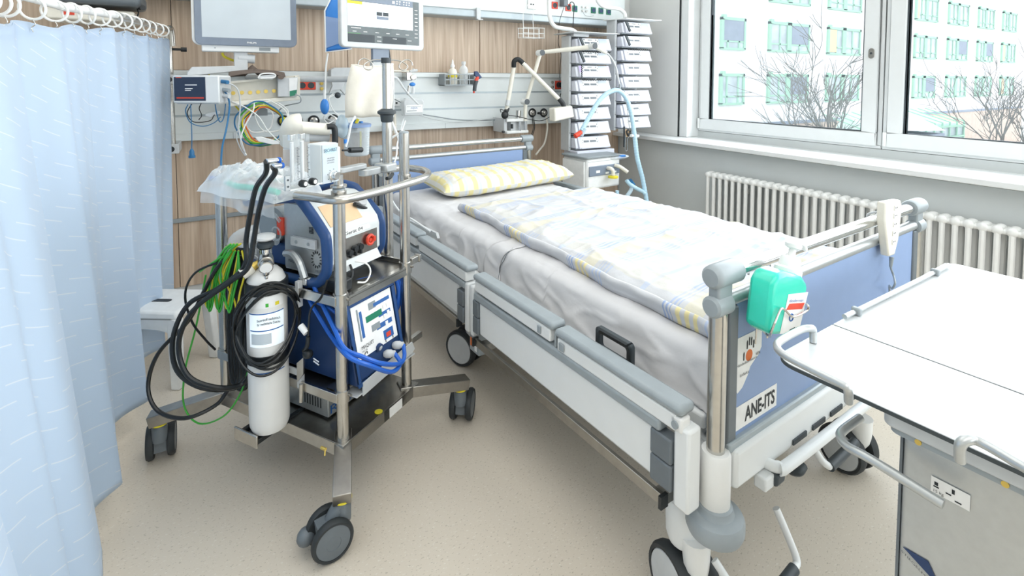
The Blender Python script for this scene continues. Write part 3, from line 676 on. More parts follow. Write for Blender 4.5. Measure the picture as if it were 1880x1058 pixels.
# stitched seam where the two halves of the sheet overlap
sm = [sheetfn(u, .47) for u in [i/40*.5 for i in range(0, 19)]]
part(so, 'sheet_overlap', MB().grid(lambda u, v: tuple(V(sheetfn(.012+.24*u, .43+.05*v+.01*sin(u*8)))+V((-.0035 if u < .5 else 0, 0, .0035))), 40, 8, lambda u, v: (u*.4, v*.1)), 'sheet', solid=.002)
part(so, 'seam_cord', MB().tube([V(sheetfn(u, .432+.008*sin(u*40)))+V((-.004, 0, .003)) for u in [.014+.25*i/16 for i in range(17)]], .0014, n=6, k=2), 'dark_grey_plastic')
# blanket: folded duvet lying on the sheet
c1_ = V((0.197, 1.449, 0.6)); c2_ = V((0.108, 0.097, 0.6)); c3_ = V((0.961, 1.365, 0.62))
BX0, BX1, BY0, BY1 = c1_.x, WB-.05, .035, 1.47
def duvet(u, v):
    a, b = u*2-1, v*2-1; ex = 1-abs(a)**9; ey = 1-abs(b)**12
    wx0 = c2_.x+(c1_.x-c2_.x)*v+.007*sin(v*17)+.004*sin(v*41)
    x = wx0+(BX1-wx0)*u; y = BY0+(BY1-.02*u-BY0)*v
    t = (max(0, ex)*max(0, ey))**.45
    cr = .006*abs(nz(x*2, y*6, 0, 2.2))+.010*nz(x*1.4+y*.4, y*2.2, 4, 2.4)+.005*nz(x*6, y*9, 2, 1.5)
    ridge = .014*max(0, 1-abs(y-(.90-.55*(x-.4)))/.06)*(.5+.5*nz(x, y, 9, 6))+.010*max(0, 1-abs(x-.66-.05*sin(y*5))/.03)
    z = .598+t*(.042+cr*.9+ridge*.7+.007*wr(x*1.5+y*.5, y*1.2-x*.5, 3.2, 7)+.005*wr(x, y*2.2, 5.5, 4)+.004*wr(x*4, y, 4, 5)*max(0, 1-u*3))
    if a > .9: z = max(.56, z-.03*(a-.9)*10)
    return (x, y, z)
mb = MB().grid(duvet, 150, 220, lambda u, v: (u*.9, v*1.5))
def under(u, v):
    x, y, z = duvet(u, v); return (x, y, min(z, .5985) if .02 < u < .98 else z)
mb2 = MB().grid(duvet, 170, 240, lambda u, v: (u*.9, v*1.5))
du = solo('duvet', mb2, 'plaid_linen', 'folded white duvet with faint yellow and blue plaid spread over the bed', 'duvet', 'B', solid=.004)
lf = MB().grid(lambda u, v: tuple(V(duvet(.0+.004*sin(pi*u), v))+V((-.016*sin(pi*u)*(1+.35*sin(v*60)*sin(v*23)), 0, .038*u-.002))), 10, 300, lambda u, v: (u*.07+.2, v*1.5))
part(du, 'folded_edge', lf, 'plaid_edge', solid=.003)
# pillow
pc = V((((0.223, 1.973, 0.6)[0]+(1.101, 1.845, 0.6)[0])/2-.012, 1.84, .6)); 
PW, PD, PH = .425, .16, .058
def pil(u, v, top=1):
    a, b = u*2-1, v*2-1
    edge = (1-abs(a)**9)*(1-abs(b)**3.5)
    h = PH*max(0, edge)**.45*(1+.12*nz(a*2, b*2, 5, 2)+.06*nz(a*6, b*5, 5, 2)+.12*wr(a*3, b, 1.6, 3)*min(1, abs(a)*1.5))
    pinch = 1
    x = pc.x+PW*a*(1+.03*abs(b)**3); y = pc.y+PD*b*(1-.08*abs(a)**3)+.02*a+.012*sin(a*5)
    z = pc.z+.050+.010*nz(a*2, 1, 1)+top*h+.010*b
    return (x, y, max(z, .602+.002*top))
mb = MB().grid(pil, 90, 50, lambda u, v: (v*.36, u*.95)); mb.grid(lambda u, v: pil(1-u, v, -.8), 90, 50, lambda u, v: (v*.36, u*.95))
solo('pillow', mb, 'stripe_linen', 'long pillow in a pale yellow and grey striped case at the head of the bed', 'pillow', 'B')

# ================================================================= hand control, sanitizer
hc = V((0.767, -0.035, 0.77))
rm = thing('bed_remote', 'cream handheld bed control with white key squares hooked on the foot rail', 'remote control', 'B', base=(hc.x, hc.y, hc.z-.07))
A_ = [(0.692, -0.04, 0.871), (0.792, -0.04, 0.865), (0.805, -0.04, 0.846), (0.788, -0.04, 0.752), (0.765, -0.04, 0.712), (0.725, -0.04, 0.714), (0.709, -0.04, 0.766), (0.69, -0.04, 0.822)]
bodyc = part(rm, 'body', MB().prism([V(p) for p in A_], (0, .022, 0)), 'cream_plastic', bev=.004)
o_ = V((0.74, -0.04, 0.849))
for i, v in enumerate((381, 395, 411, 427, 443)):
    c = V((0.757, -0.041, 0.849)); c = V((o_.x+.004-.003*i*.5, -.0415, 0)); zc = ((0.757, -0.041, 0.849), (0.755, -0.041, 0.827), (0.754, -0.041, 0.803), (0.752, -0.041, 0.778), (0.751, -0.041, 0.754))[i]
    k_ = part(rm, 'key', MB().box((zc[0]-.010, -.0425, zc[2]-.008), (zc[0]+.008, -.04, zc[2]+.006)), 'label_white', bev=.001)
    part(k_, 'arrow_mark', MB().box((zc[0]-.007, -.0432, zc[2]-.002), (zc[0]-.004, -.0424, zc[2]+.001)).box((zc[0]+.002, -.0432, zc[2]-.002), (zc[0]+.005, -.0424, zc[2]+.001)), 'ink')
hk = part(rm, 'hanging_hook', MB().tube([V((hc.x-.012, -.025, .80)), V((hc.x-.012, -.03, .826)), V((hc.x-.012, 0, .8275)), V((hc.x-.012, .026, .815)), V((hc.x-.012, .026, .80))], .003), 'light_grey')
cd = [(0.767, -0.032, 0.703), (0.762, -0.032, 0.676), (0.774, -0.035, 0.651), (0.744, -0.05, 0.639), (0.756, -0.04, 0.617), (0.795, -0.02, 0.598), (.87, -.02, .42), (.86, -.02, .34)]
part(rm, 'cable', MB().tube(cd, .0028, n=8), 'grey_plastic'); part(rm, 'cable_sleeve', MB().tube(cd[:2], .0062, n=10, smooth=False, r2=.004), 'grey_plastic')

# sanitizer bottle: leans in a wire holder on the foot rail, seen from its narrow side
sz = thing('sanitizer_bottle', 'turquoise hand sanitizer bottle with white pump hanging on the foot of the bed', 'bottle', 'B', base=(0.065, -0.085, 0.702))
pl_ = [(0.069, -0.085, 0.818), (0.099, -0.085, 0.818), (0.162, -0.085, 0.797), (0.189, -0.085, 0.771), (0.178, -0.085, 0.731), (0.156, -0.085, 0.681), (0.143, -0.085, 0.677), (0.055, -0.085, 0.699), (0.037, -0.085, 0.712), (0.044, -0.085, 0.764), (0.052, -0.085, 0.801)]
part(sz, 'body', MB().prism([V(p) for p in pl_], (0, .052, 0)), 'teal_liquid', bev=.009)
nb = V((0.16, -0.055, 0.795)); up = (V((0.179, -0.055, 0.845))-V((0.16, -0.055, 0.795))).normalized()
part(sz, 'cap_collar', MB().lathe([(.027, -.004), (.027, .008), (.024, .01), (.021, .012), (.020, .03), (.017, .034), (.010, .035)], nb, up, 28), 'white_plastic')
part(sz, 'pump_stem', MB().cyl(nb+up*.034, nb+up*.056, .0075), 'white_plastic')
tp = nb+up*.05
part(sz, 'pump_head', MB().lathe([(.008, 0), (.016, .003), (.017, .010), (.014, .014), (0, .015)], tp, up, 24).tube([tp+up*.008, tp+up*.010+V((.02, -.004, 0)), tp+up*.002+V((.036, -.006, 0)), tp+up*-.008+V((.044, -.006, 0))], .0048, n=10), 'white_plastic')
lb_o = V((0.077, -0.086, 0.697)); r_ = (V((0.154, -0.086, 0.682))-lb_o); u_ = (V((0.104, -0.086, 0.776))-lb_o)
lq = [V(p) for p in ((0.077, -0.086, 0.697), (0.151, -0.086, 0.681), (0.185, -0.086, 0.757), (0.106, -0.086, 0.771))]
lbp = part(sz, 'label', MB().prism(lq, (0, .0006, 0)), 'label_white')
uu = (lq[3]-lq[0]); ww = (lq[1]-lq[0])
part(lbp, 'red_band', MB().prism([lq[0]+uu*.60+ww*.04-V((0, .0003, 0)), lq[0]+uu*.60+ww*.9-V((0, .0003, 0)), lq[0]+uu*.76+ww*.98-V((0, .0003, 0)), lq[0]+uu*.76+ww*.15-V((0, .0003, 0))], (0, .0003, 0)), 'red_socket')
text(lbp, 'desderman', lq[0]+uu*.80+ww*.1-V((0, .0004, 0)), ww, uu, .006, 'ink_blue', width=ww.length*.75)
cc_ = lq[0]+uu*.40+ww*.4-V((0, .0004, 0)); part(lbp, 'blue_emblem', MB().ring(cc_, (0, 1, 0), .007, .0014, 20, 6), 'ink_blue')
part(lbp, 'fine_print', MB().box((cc_.x-.006, cc_.y, cc_.z-.026), (cc_.x+.016, cc_.y+.0004, cc_.z-.0245)).box((cc_.x-.006, cc_.y, cc_.z-.031), (cc_.x+.012, cc_.y+.0004, cc_.z-.0295)), 'ink')['kind'] = 'stuff'
wh = thing('bottle_holder', 'bent steel wire holder hooked over the foot rail and around the bottle', 'wire holder', 'B', base=(0.14, -0.03, 0.648))
for dx in (0, .045):
    part(wh, 'wire_hook', MB().tube([V((0.152, 0.028, 0.765))+V((dx, 0, 0)), V((0.153, 0.024, 0.782))+V((dx, 0, 0)), V((0.134, 0, 0.796))+V((dx, -.006, .004)), V((V((0.105, -0.022, 0.797)).x+dx, -.024, .755)), V((V((0.105, -0.022, 0.797)).x+dx, -.020, .64))], .0022, n=8), 'steel')
part(wh, 'front_wire', MB().tube([(0.097, -0.022, 0.69), (0.101, -0.05, 0.671), (0.037, -0.09, 0.714), (0.063, -0.092, 0.751), (0.079, -0.092, 0.749), (0.114, -0.092, 0.725), (0.17, -0.092, 0.724), (0.172, -0.092, 0.734), (0.218, -0.06, 0.717), (0.276, -0.022, 0.683)], .0023, n=8, k=4), 'steel')

# ================================================================= overbed table (frame T)
tb = thing('overbed_table', 'white overbed table with dark edged top and grey steel column at the right', 'table', 'T', base=(.3, -.3, 0))
TZ = .73
far = MB().prism([(x, y, TZ-.008) for x, y in ((.2135, -.80), (.2135, -.001), (.80, -.001), (.80, -.80))], (0, 0, .008))
def top(pts):
    a = part(tb, 'table_top', MB().prism([(x, y, TZ-.0078) for x, y in pts], (0, 0, .0078)), 'hpl_white', bev=.0008)
    e = MB(); n = len(pts); cx = sum(p[0] for p in pts)/n; cy = sum(p[1] for p in pts)/n
    big = [(x+.0009*(1 if x > cx else -1), y+.0009*(1 if y > cy else -1)) for x, y in pts]
    part(a, 'dark_core_edge', MB().prism([(x, y, TZ-.0070) for x, y in big], (0, 0, .0058)), 'hpl_edge')
def quarter(cx, cy, r, a0, k=6): return [(cx+r*cos(radians(a0+90*i/k)), cy+r*sin(radians(a0+90*i/k))) for i in range(k+1)]
top(quarter(.035, -.035, .035, 90)+[(.0, -.9), (.2085, -.9), (.2085, 0)])
top([(.2125, -.9), (.82, -.9), (.83, -.02), (.81, 0), (.2125, 0)])
def rail_(pts, r=.0062, name='guard_rail'):
    return part(tb, name, MB().tube(pts, r, n=12, k=5), 'alu')
rz = TZ+.033
rail_([(0.105, -0.015, 0.731), (0.107, -0.013, 0.752), (0.088, -0.018, 0.763), (0.067, -0.011, 0.763), (0.006, -0.011, 0.763), (-0.022, -0.018, 0.763), (-0.039, -0.039, 0.763), (-0.046, -0.092, 0.763), (-0.049, -0.128, 0.763), (-0.047, -0.135, 0.758), (-0.029, -0.129, 0.731)])
rail_([(-0.043, -0.26, 0.731), (-0.052, -0.262, 0.755), (-0.047, -0.267, 0.763), (-0.038, -0.277, 0.763), (-0.05, -0.317, 0.763), (-0.063, -0.365, 0.763)])
# long guard rail on the far left edge with two grey clips
p0, p1 = V((0.248, -0.005, 0.737)), V((0.777, -0.018, 0.737))
rail_([p0, p1], .005)
for u, v in ((1567,573), (1712,498)): pass
for q in (.085, .83):
    c = p0.lerp(p1, q)
    part(tb, 'rail_clip', MB().box((c.x-.006, c.y-.010, TZ), (c.x+.006, c.y+.007, TZ+.016)), 'grey_plastic', bev=.003)
# under table: carrier, column, handle
part(tb, 'carrier', MB().prism([(x, y, .698) for x, y in rrect(.012, -.335, .20, -.155, .016)], (0, 0, .023)), 'light_grey', bev=.003)
part(tb, 'carrier_lip', MB().prism([(x, y, .690) for x, y in rrect(.016, -.327, .19, -.163, .014)], (0, 0, .0078)), 'grey_plastic')
for y in (-.20, -.29): part(tb, 'carrier_screw', MB().cyl((.0145, y, .694), (.017, y, .694), .004), 'brass')
co = part(tb, 'column', MB().prism([(x, y, .055) for x, y in rrect(.027, -.315, .12, -.178, .008)], (0, 0, .635)), 'alu', bev=.001)
part(co, 'column_edge', MB().box((.03, -.178, .06), (.1, -.1745, .688)), 'dark_grey_plastic')
o_ = V((0.026, -0.19, 0.643)); ny = (0, -1, 0)
wt = card(co, 'load_sticker', V((.0262, -.2135, .628)), ny, EZ, .042, .022, 'label_white', lift=.0012)
text(wt, '15 kg', V((.0248, -.217, .630)), ny, EZ, .004, 'ink', width=.011)
part(wt, 'load_pictogram', MB().box((.0243, -.2225, .637), (.0249, -.2165, .6385)).box((.0243, -.2215, .640), (.0249, -.2175, .6445)).box((.0243, -.236, .636), (.0249, -.2300, .6375)).box((.0243, -.247, .631), (.0249, -.240, .6325)).box((.0243, -.2395, .640), (.0249, -.2365, .646)), 'ink')['kind'] = 'stuff'
lo_ = V((.0255, -.2135, .4)); lz = (0.026, -0.206, 0.51)[2]; ly = (0.026, -0.206, 0.51)[1]
tri = part(co, 'triangle_emblem', MB().prism([(.0262, ly+.022, lz+.012), (.0262, ly-.022, lz-.012), (.0262, ly-.008, lz+.014)], (-.0008, 0, 0)), 'heater_navy')
text(co, 'STIEGELMEYER', (.0258, ly+.023, lz+.004), (0, -.046, -.024), EZ, .0034, 'ink', width=.05, lift=.001)
hd = part(tb, 'lever_handle', MB().tube([(0.08, -0.103, 0.65), (0.03, -0.099, 0.646), (0.01, -0.104, 0.646), (-0.005, -0.12, 0.647), (-0.012, -0.155, 0.651), (-0.012, -0.238, 0.643)], .0065, n=12), 'alu')
bs = part(tb, 'base_tube', MB().tube([(.14, -.10, .06), (.45, -.085, .06), (.80, -.075, .06)], .016, n=14), 'alu')
part(tb, 'base_tube', MB().tube([(.06, -.62, .06), (.45, -.64, .06), (.80, -.66, .06)], .016, n=14), 'alu')
part(tb, 'base_block', MB().box((.03, -.66, .045), (.12, -.06, .078)), 'light_grey', bev=.006)
for i, (x, y) in enumerate(((.16, -.10), (.76, -.078), (.10, -.62), (.76, -.66))):
    cs = part(tb, 'caster', MB().cyl((x, y, .02), (x, y, .055), .008), 'grey_plastic')
    part(cs, 'wheel', MB().lathe([(0, -.012), (.02, -.012), (.0245, -.008), (.0245, .008), (.02, .012), (0, .012)], (x, y, .0252), (0, 1, 0), 24), 'tire')

# ================================================================= steel equipment cart (frame K: x along the front, y to the back)
ct = thing('equipment_cart', 'stainless steel equipment trolley with looped handle and three shelves', 'trolley', 'K', (0, 0, 0))
FP, RP_, LP, BP = (-.143, -.247), (.138, -.247), (-.145, .262), (.138, .255)
for (x, y), zt, nm in ((FP, .905, ''), (RP_, 1.035, ''), (LP, .845, ''), (BP, .86, '')):
    ps = part(ct, 'post', MB().cyl((x, y, .17), (x, y, zt), .0165, n=26), 'steel')
    part(ps, 'post_plug', MB().lathe([(.0165, 0), (.0165, .003), (.012, .006), (0, .006)], (x, y, zt), (0, 0, 1), 24), 'grey_plastic')
    for z in ((.325, .598, .885) if (x, y) != LP else (.325, .598)):
        c = part(ct, 'clamp_collar', MB().cyl((x, y, z-.016), (x, y, z+.016), .0205, n=26), 'steel')
        part(c, 'clamp_screw', MB().cyl((x+.008, y-.019, z), (x+.008, y-.025, z), .004, n=10), 'brushed_steel')
# base shelf with folded lip
def shelf(z, x0, x1, y0, y1, lip, m='brushed_steel'):
    a = part(ct, 'shelf', MB().box((x0, y0, z-.004), (x1, y1, z)), m, bev=.001)
    e = MB().box((x0, y0-.002, z-lip), (x1, y0, z)).box((x0, y1, z-lip), (x1, y1+.002, z)).box((x0-.002, y0-.002, z-lip), (x0, y1+.002, z)).box((x1, y0-.002, z-lip), (x1+.002, y1+.002, z))
    part(a, 'shelf_lip', e, 'steel'); return a
base = shelf(.2, -.168, .162, -.272, .285, .035)
ENDS = ((FP, (-.235, -.335)), (RP_, (.300, -.352)), (LP, (-.280, .395)), (BP, (.29, .36)))
for (x, y), (ex, ey) in ENDS:
    p, q = V((x, y, .184)), V((ex, ey, .148)); d = (q-p).normalized()
    lg = part(ct, 'leg_beam', MB().bar(p-d*.03, q+d*.026, .046, .036), 'brushed_steel', bev=.002)
def cart_caster(x, y, hd, r=.052):
    ax = V((cos(hd), sin(hd), 0)); tr = V((-sin(hd), cos(hd), 0)); c = V((x, y, r))
    top = c+tr*.03+V((0, 0, .10-r+.03))
    top = V((x, y, 0))+tr*.034+V((0, 0, .126))
    cp = part(ct, 'caster', MB().lathe([(.021, -.05), (.022, -.01), (.016, 0)], top+V((0, 0, -.004)), (0, 0, 1), 20).bar(c+tr*.036+V((0, 0, .012)), c-tr*.03+V((0, 0, .006)), .034, .06).tube([c+tr*.034+V((0, 0, .06)), c+tr*.02+V((0, 0, .05)), c+V((0, 0, .02))], .019, n=12), 'dark_grey_plastic')
    part(cp, 'yellow_ring', MB().lathe([(.021, -.002), (.024, 0), (.024, .004), (.02, .006)], top, (0, 0, 1), 24), 'yellow')
    for s in (-1, 1):
        a = c+ax*s*.0185; 
        part(cp, 'tire', MB().lathe([(r*.7, 0), (r*.94, 0), (r, .006), (r, .014), (r*.93, .02), (r*.82, .02), (r*.82, .017)], a, ax*s, 32), 'tire')
        part(cp, 'wheel_cover', MB().lathe([(r*.7, .002), (r*.82, .002), (r*.81, .0185), (r*.35, .0215), (r*.34, .0205), (r*.1, .0215), (0, .0215)], a, ax*s, 32), 'dark_grey_plastic')
    return cp
# each caster trails its swivel by .034; headings are the wheel axis in the trolley frame
def place_caster(i, hd):
    ex, ey = ENDS[i][1]; return cart_caster(ex+sin(hd)*.034, ey-cos(hd)*.034, hd)
cf = place_caster(0, radians(-118)); place_caster(1, radians(110)); place_caster(2, radians(146)); place_caster(3, radians(-60))
fb = V((-.235-.030-.03, -.335+.016+.05, .045))
part(cf, 'brake_pedal', MB().ball(fb, (.024, .022, .022), 12, 8), 'dark_grey_plastic')
# middle rails and shelf
for x in (-.163, .158): part(ct, 'side_rail', MB().box((x-.004, -.25, .312), (x+.004, .27, .338)), 'steel', bev=.001)
part(ct, 'shelf_support', MB().box((-.155, -.235, .322), (.152, .26, .328)).box((-.155, -.237, .328), (-.12, -.2, .34)), 'brushed_steel')
part(ct, 'front_lip', MB().prism([(-0.108, -0.292, 0.351), (0.113, -0.292, 0.367), (0.126, -0.292, 0.339), (0.112, -0.292, 0.332), (-0.109, -0.292, 0.314)], (0, .004, 0)), 'light_grey')
part(ct, 'lip_shelf', MB().box((-.13, -.288, .318), (.13, -.24, .322)), 'light_grey')
part(ct, 'rail_stub', MB().box((.15, -.262, .335), (.205, -.246, .355)), 'steel', bev=.001)
# upper shelf
for x in (-.163, .158): part(ct, 'side_rail', MB().box((x-.004, -.25, .585), (x+.004, .27, .611)), 'steel', bev=.001)
up_ = part(ct, 'shelf', MB().box((-.158, -.235, .592), (.152, .26, .596)), 'brushed_steel', bev=.001)
part(up_, 'shelf_lip', MB().box((-.128, -.262, .575), (.152, -.258, .603)).box((-.128, -.262, .594), (.152, -.235, .597)), 'steel')
part(ct, 'rail_stub', MB().box((.155, -.262, .60), (.20, -.246, .62)).box((.19, -.265, .598), (.2, -.243, .622)), 'steel', bev=.001)
# looped push handle
lp_ = [(-.182, -.126, .885), (-.180, -.19, .885), (-.180, -.245, .885), (-.165, -.278, .885), (-.12, -.293, .885), (0, -.300, .885), (.16, -.295, .885), (.24, -.265, .885), (.292, -.215, .885), (.313, -.156, .885), (.307, -.105, .885), (.27, -.09, .885), (.19, -.105, .885)]
hl = part(ct, 'push_handle', MB().tube(lp_, .0125, n=16), 'steel')
part(ct, 'handle_clamp', MB().cyl((-.143, -.247, .885), (-.15, -.29, .885), .008).cyl((.138, -.247, .885), (.142, -.297, .885), .008), 'steel')
# stickers
card(base, 'round_yellow_sticker', (0, 0, 0), (1, 0, 0), (0, 1, 0), 1, 1, 'yellow', outline=[(V((-0.012, -0.26, 0.2)).x+.012*cos(a), V((-0.012, -0.26, 0.2)).y+.012*sin(a)) for a in [i*pi/9 for i in range(18)]], lift=.202)
card(base, 'white_sticker', (.02, -.2741, .166), (1, 0, 0), (0, 0, 1), .06, .03, 'label_white')
# small bottle rack rail at the lower left
sr = part(ct, 'cylinder_tray', MB().box((-.265, -.05, .192), (-.10, -.036, .206)).box((-.265, .022, .192), (-.10, .036, .206)), 'black_rubber', bev=.002)
part(sr, 'tray_floor', MB().box((-.265, -.037, .1905), (-.10, .023, .194)), 'charcoal')
part(sr, 'end_plate', MB().box((-.272, -.055, .186), (-.266, .041, .222)), 'steel', bev=.002)
for z in (.36, .60):
    c = part(ct, 'cylinder_bracket', MB().box((-.168, -.012, z-.045), (-.152, .0, z+.03)).box((-.168, -.11, z-.045), (-.152, -.095, z+.03)).box((-.166, -.11, z-.01), (-.16, .0, z+.01)), 'light_grey', bev=.002)
part(ct, 'latch_bracket', MB().prism([(-0.17, -0.106, 0.396), (-0.17, -0.133, 0.419), (-0.17, -0.132, 0.371), (-0.17, -0.105, 0.34)], (-.006, 0, 0)).cyl((-0.172, -0.118, 0.336), (-0.172, -0.116, 0.283), .006), 'steel')
# straps round the cylinder belong to the trolley
CX_, CY_, CR = -.213, -.035, .0535
for z, w in ((.628, .030), (.43, .026)):
    part(ct, 'cylinder_strap', MB().lathe([(CR+.001, -w/2), (CR+.0035, -w/2), (CR+.0035, w/2), (CR+.001, w/2)], (CX_, CY_, z), (0, 0, 1), 36), 'black_rubber')
part(base, 'drain_tap', MB().cyl((-0.245, -0.274, 0.248), V((-0.245, -0.274, 0.248))+V((0, -.016, 0)), .004).cyl(V((-0.245, -0.274, 0.248))+V((-.0, -.014, 0)), V((-0.245, -0.274, 0.248))+V((-.006, -.018, -.012)), .002), 'brass')

# ---------- IV pole clamped to the trolley
IX, IY = .182, -.14
iv = thing('iv_pole', 'tall steel infusion pole with two wire hooks and black height lock', 'IV pole', 'K', (IX, IY, .2))
part(iv, 'lower_tube', MB().cyl((IX, IY, .201), (IX, IY, 1.075), .0168, n=26), 'steel')
zu = (0.182, -0.095, 1.256)[2]
part(iv, 'upper_tube', MB().cyl((IX, IY, 1.075), (IX, IY, 1.265), .0135, n=26), 'steel')
part(iv, 'height_lock', MB().lathe([(.017, -.012), (.020, -.008), (.022, .012), (.031, .018), (.031, .025), (.024, .03), (.016, .034)], (IX, IY, 1.075), (0, 0, 1), 28), 'charcoal')
part(iv, 'top_collar', MB().cyl((IX, IY, 1.262), (IX, IY, 1.28), .0165, n=24), 'charcoal')
for s, r_t in ((-1, 1), (1, 1)):
    d = V((cos(radians(-33.5-30)), sin(radians(-33.5-30)), 0)); d = V((.87, -.5, 0)) if s > 0 else V((-.87, .5, 0))
    c = V((IX, IY, 1.272)); pz = V((0, 0, 1))
    part(iv, 'wire_hook', MB().tube([c, c+d*.035+pz*.001, c+d*.06+pz*-.006, c+d*.075+pz*-.018, c+d*.07+pz*-.03, c+d*.055+pz*-.032, c+d*.045+pz*-.02, c+d*.055+pz*-.004, c+d*.075+pz*.004, c+d*.09+pz*-.004, c+d*.094+pz*-.016], .0022, n=8), 'steel')
cb = part(iv, 'clamp_block', MB().box((IX-.035, IY-.025, .895), (IX+.022, IY+.03, .925)), 'alu', bev=.006)
part(cb, 'clamp_lever', MB().tube([(IX-.01, IY-.03, .89), (IX-.04, IY-.045, .885), (IX-.062, IY-.05, .885)], .006), 'black_rubber')
# flat swivel arm from the pole towards the gas blender
part(iv, 'swivel_arm', MB().prism([(x+.105, y-.135, .897) for x, y in rrect(-.045, -.02, .038, .02, .018)], (0, 0, .022)), 'alu', bev=.003)
part(iv, 'swivel_arm', MB().prism([(x+.035, y-.125, .92) for x, y in rrect(-.065, -.016, .055, .016, .014)], (0, 0, .016)), 'alu', bev=.003)
part(iv, 'clamp_knob', MB().cyl((0.036, -0.13, 0.813), (0.112, -0.13, 0.772), .007), 'black_rubber')

# ---------- gas blender with flow meters on the front post
bl_ = thing('gas_blender', 'pale blue grey gas blender with clear flow meter tubes above the trolley handle', 'gas blender', 'K', (-.143, -.247, .912))
part(bl_, 'mount', MB().cyl((-.143, -.247, .9125), (-.143, -.247, .945), .013).cyl((-.143, -.247, .9125), (-.143, -.247, .918), .022), 'steel')
yb = -.262
q0, q1, q2, q3 = [V(p) for p in ((-0.215, -0.262, 0.922), (-0.159, -0.262, 0.936), (-0.156, -0.262, 1.038), (-0.214, -0.262, 1.037))]
x0, x1, z0, z1 = q0.x, q1.x, (q0.z+q1.z)/2+.003, (q2.z+q3.z)/2
bb = part(bl_, 'housing', MB().box((x0, yb, z0), (x1, yb+.05, z1)), 'panel_white', bev=.003)
fp = part(bl_, 'front_panel', MB().box((x0+.001, yb-.003, z0+.002), (x1-.001, yb-.0003, z1-.002)), 'screen_grey')
w_ = x1-x0
el = part(fp, 'logo_ellipse', MB().prism([(x0+w_/2+w_*.38*cos(a), yb-.0032, z1-.018+.009*sin(a)) for a in [i*pi/10 for i in range(20)]], (0, -.0004, 0)), 'pale_blue_tube')
text(fp, 'SECHRIST', (x0+.1*w_, yb-.0040, z1-.0215), EX, EZ, .0085, 'ink', width=w_*.8)
for i, s_ in enumerate(('AIR-OXYGEN', 'MIXER', 'O2 CONC.')): text(fp, s_, (x0+.28*w_, yb-.0036, z1-.040-.006*i), EX, EZ, .0028, 'ink', width=w_*.45)
for a in range(0, 300, 45):
    an = radians(a+30); part(fp, 'dial_mark', MB().box((x0+.6*w_+.0165*cos(an)-.001, yb-.0036, z0+.02+.0165*sin(an)-.001), (x0+.6*w_+.0165*cos(an)+.001, yb-.003, z0+.02+.0165*sin(an)+.001)), 'ink')
kb = part(bl_, 'mixing_knob', MB().lathe([(.013, 0), (.0135, .004), (.0105, .006), (.0105, .016), (.009, .018), (0, .018)], (x0+.6*w_, yb-.003, z0+.02), (0, -1, 0), 24), 'chrome')
r0, r1 = V((-0.313, -0.262, 0.933)), V((-0.222, -0.262, 0.926)); rt = V((-0.306, -0.262, 1.068))
zf0, zf1 = V((-0.293, -0.262, 0.939)).z, V((-0.265, -0.262, 1.07)).z
for i in range(2):
    cx = r0.x+.013+i*.030; y = yb+.005
    fm = part(bl_, 'flow_meter', MB().box((cx-.0125, y-.012, zf0+.012), (cx+.0125, y+.018, zf1)), 'clear_acrylic')
    part(fm, 'flow_tube', MB().cyl((cx-.003, y, zf0+.018), (cx-.003, y, zf1-.02), .0035, n=12), 'milky_plastic')
    part(fm, 'float_ball', MB().ball((cx-.003, y, zf0+.03), .0028, 8, 6), 'black_rubber')
    part(fm, 'scale_plate', MB().box((cx+.001, y+.008, zf0+.018), (cx+.0115, y+.010, zf1-.018)), 'label_white')
    sc = MB(); 
    for j in range(22): sc.box((cx+.003, y-.0126, zf0+.022+j*.0037), (cx+(.0105 if j % 5 == 0 else .007), y-.0122, zf0+.0231+j*.0037))
    part(fm, 'scale', sc, 'ink')['kind'] = 'stuff'
    part(fm, 'top_fitting', MB().cyl((cx-.004, y, zf1-.012), (cx-.004, y, zf1+.001), .007, n=14).cyl((cx+.006, y+.004, zf1-.012), (cx+.006, y+.004, zf1+.001), .005, n=14), 'chrome')
    kk = part(bl_, 'flow_knob', MB().lathe([(.0085, 0), (.0092, .002), (.0092, .014), (.008, .016), (.0055, .0165)], (cx+.016, yb-.004, zf0+.010), (0, -1, 0), 24), 'black_rubber')
    part(kk, 'knob_face', MB().lathe([(0, .0166), (.0055, .0166), (.005, .0174), (0, .0174)], (cx+.016, yb-.004, zf0+.010), (0, -1, 0), 20), 'white_plastic')
    part(bl_, 'valve_stem', MB().cyl((cx-.012, yb+.004, zf0+.010), (cx+.010, yb+.004, zf0+.010), .005), 'clear_plastic')
part(bl_, 'side_bracket', MB().box((r0.x-.014, yb-.002, zf0-.002), (r0.x-.0005, yb+.004, zf0+.034)), 'alu', bev=.001)
for z in (.008, .024): part(bl_, 'bracket_screw', MB().cyl((r0.x-.0075, yb-.003, zf0+z), (r0.x-.0075, yb-.002, zf0+z), .0025), 'charcoal')
part(bl_, 'base_plate', MB().box((r0.x-.001, yb-.002, zf0-.004), (x1, yb+.045, zf0-.0005)), 'panel_white')
part(bl_, 'rear_box', MB().box((x1+.0005, yb+.02, z0+.018), (x1+.030, yb+.07, z1-.016)), 'frame_white', bev=.003)
ig = part(bl_, 'gas_inlet', MB().cyl((r0.x-.001, yb+.02, zf0+.058), (r0.x-.032, yb+.018, zf0+.060), .0065).cyl((r0.x-.001, yb+.03, zf0+.070), (r0.x-.04, yb+.03, zf0+.072), .0065), 'chrome')
part(ig, 'blue_band', MB().cyl((r0.x-.004, yb+.02, zf0+.058), (r0.x-.010, yb+.0196, zf0+.0584), .0075).cyl((r0.x-.004, yb+.03, zf0+.070), (r0.x-.010, yb+.03, zf0+.0704), .0075), 'hose_blue')
ga, gb = V((r0.x-.032, yb+.018, zf0+.060)), V((r0.x-.04, yb+.03, zf0+.072))

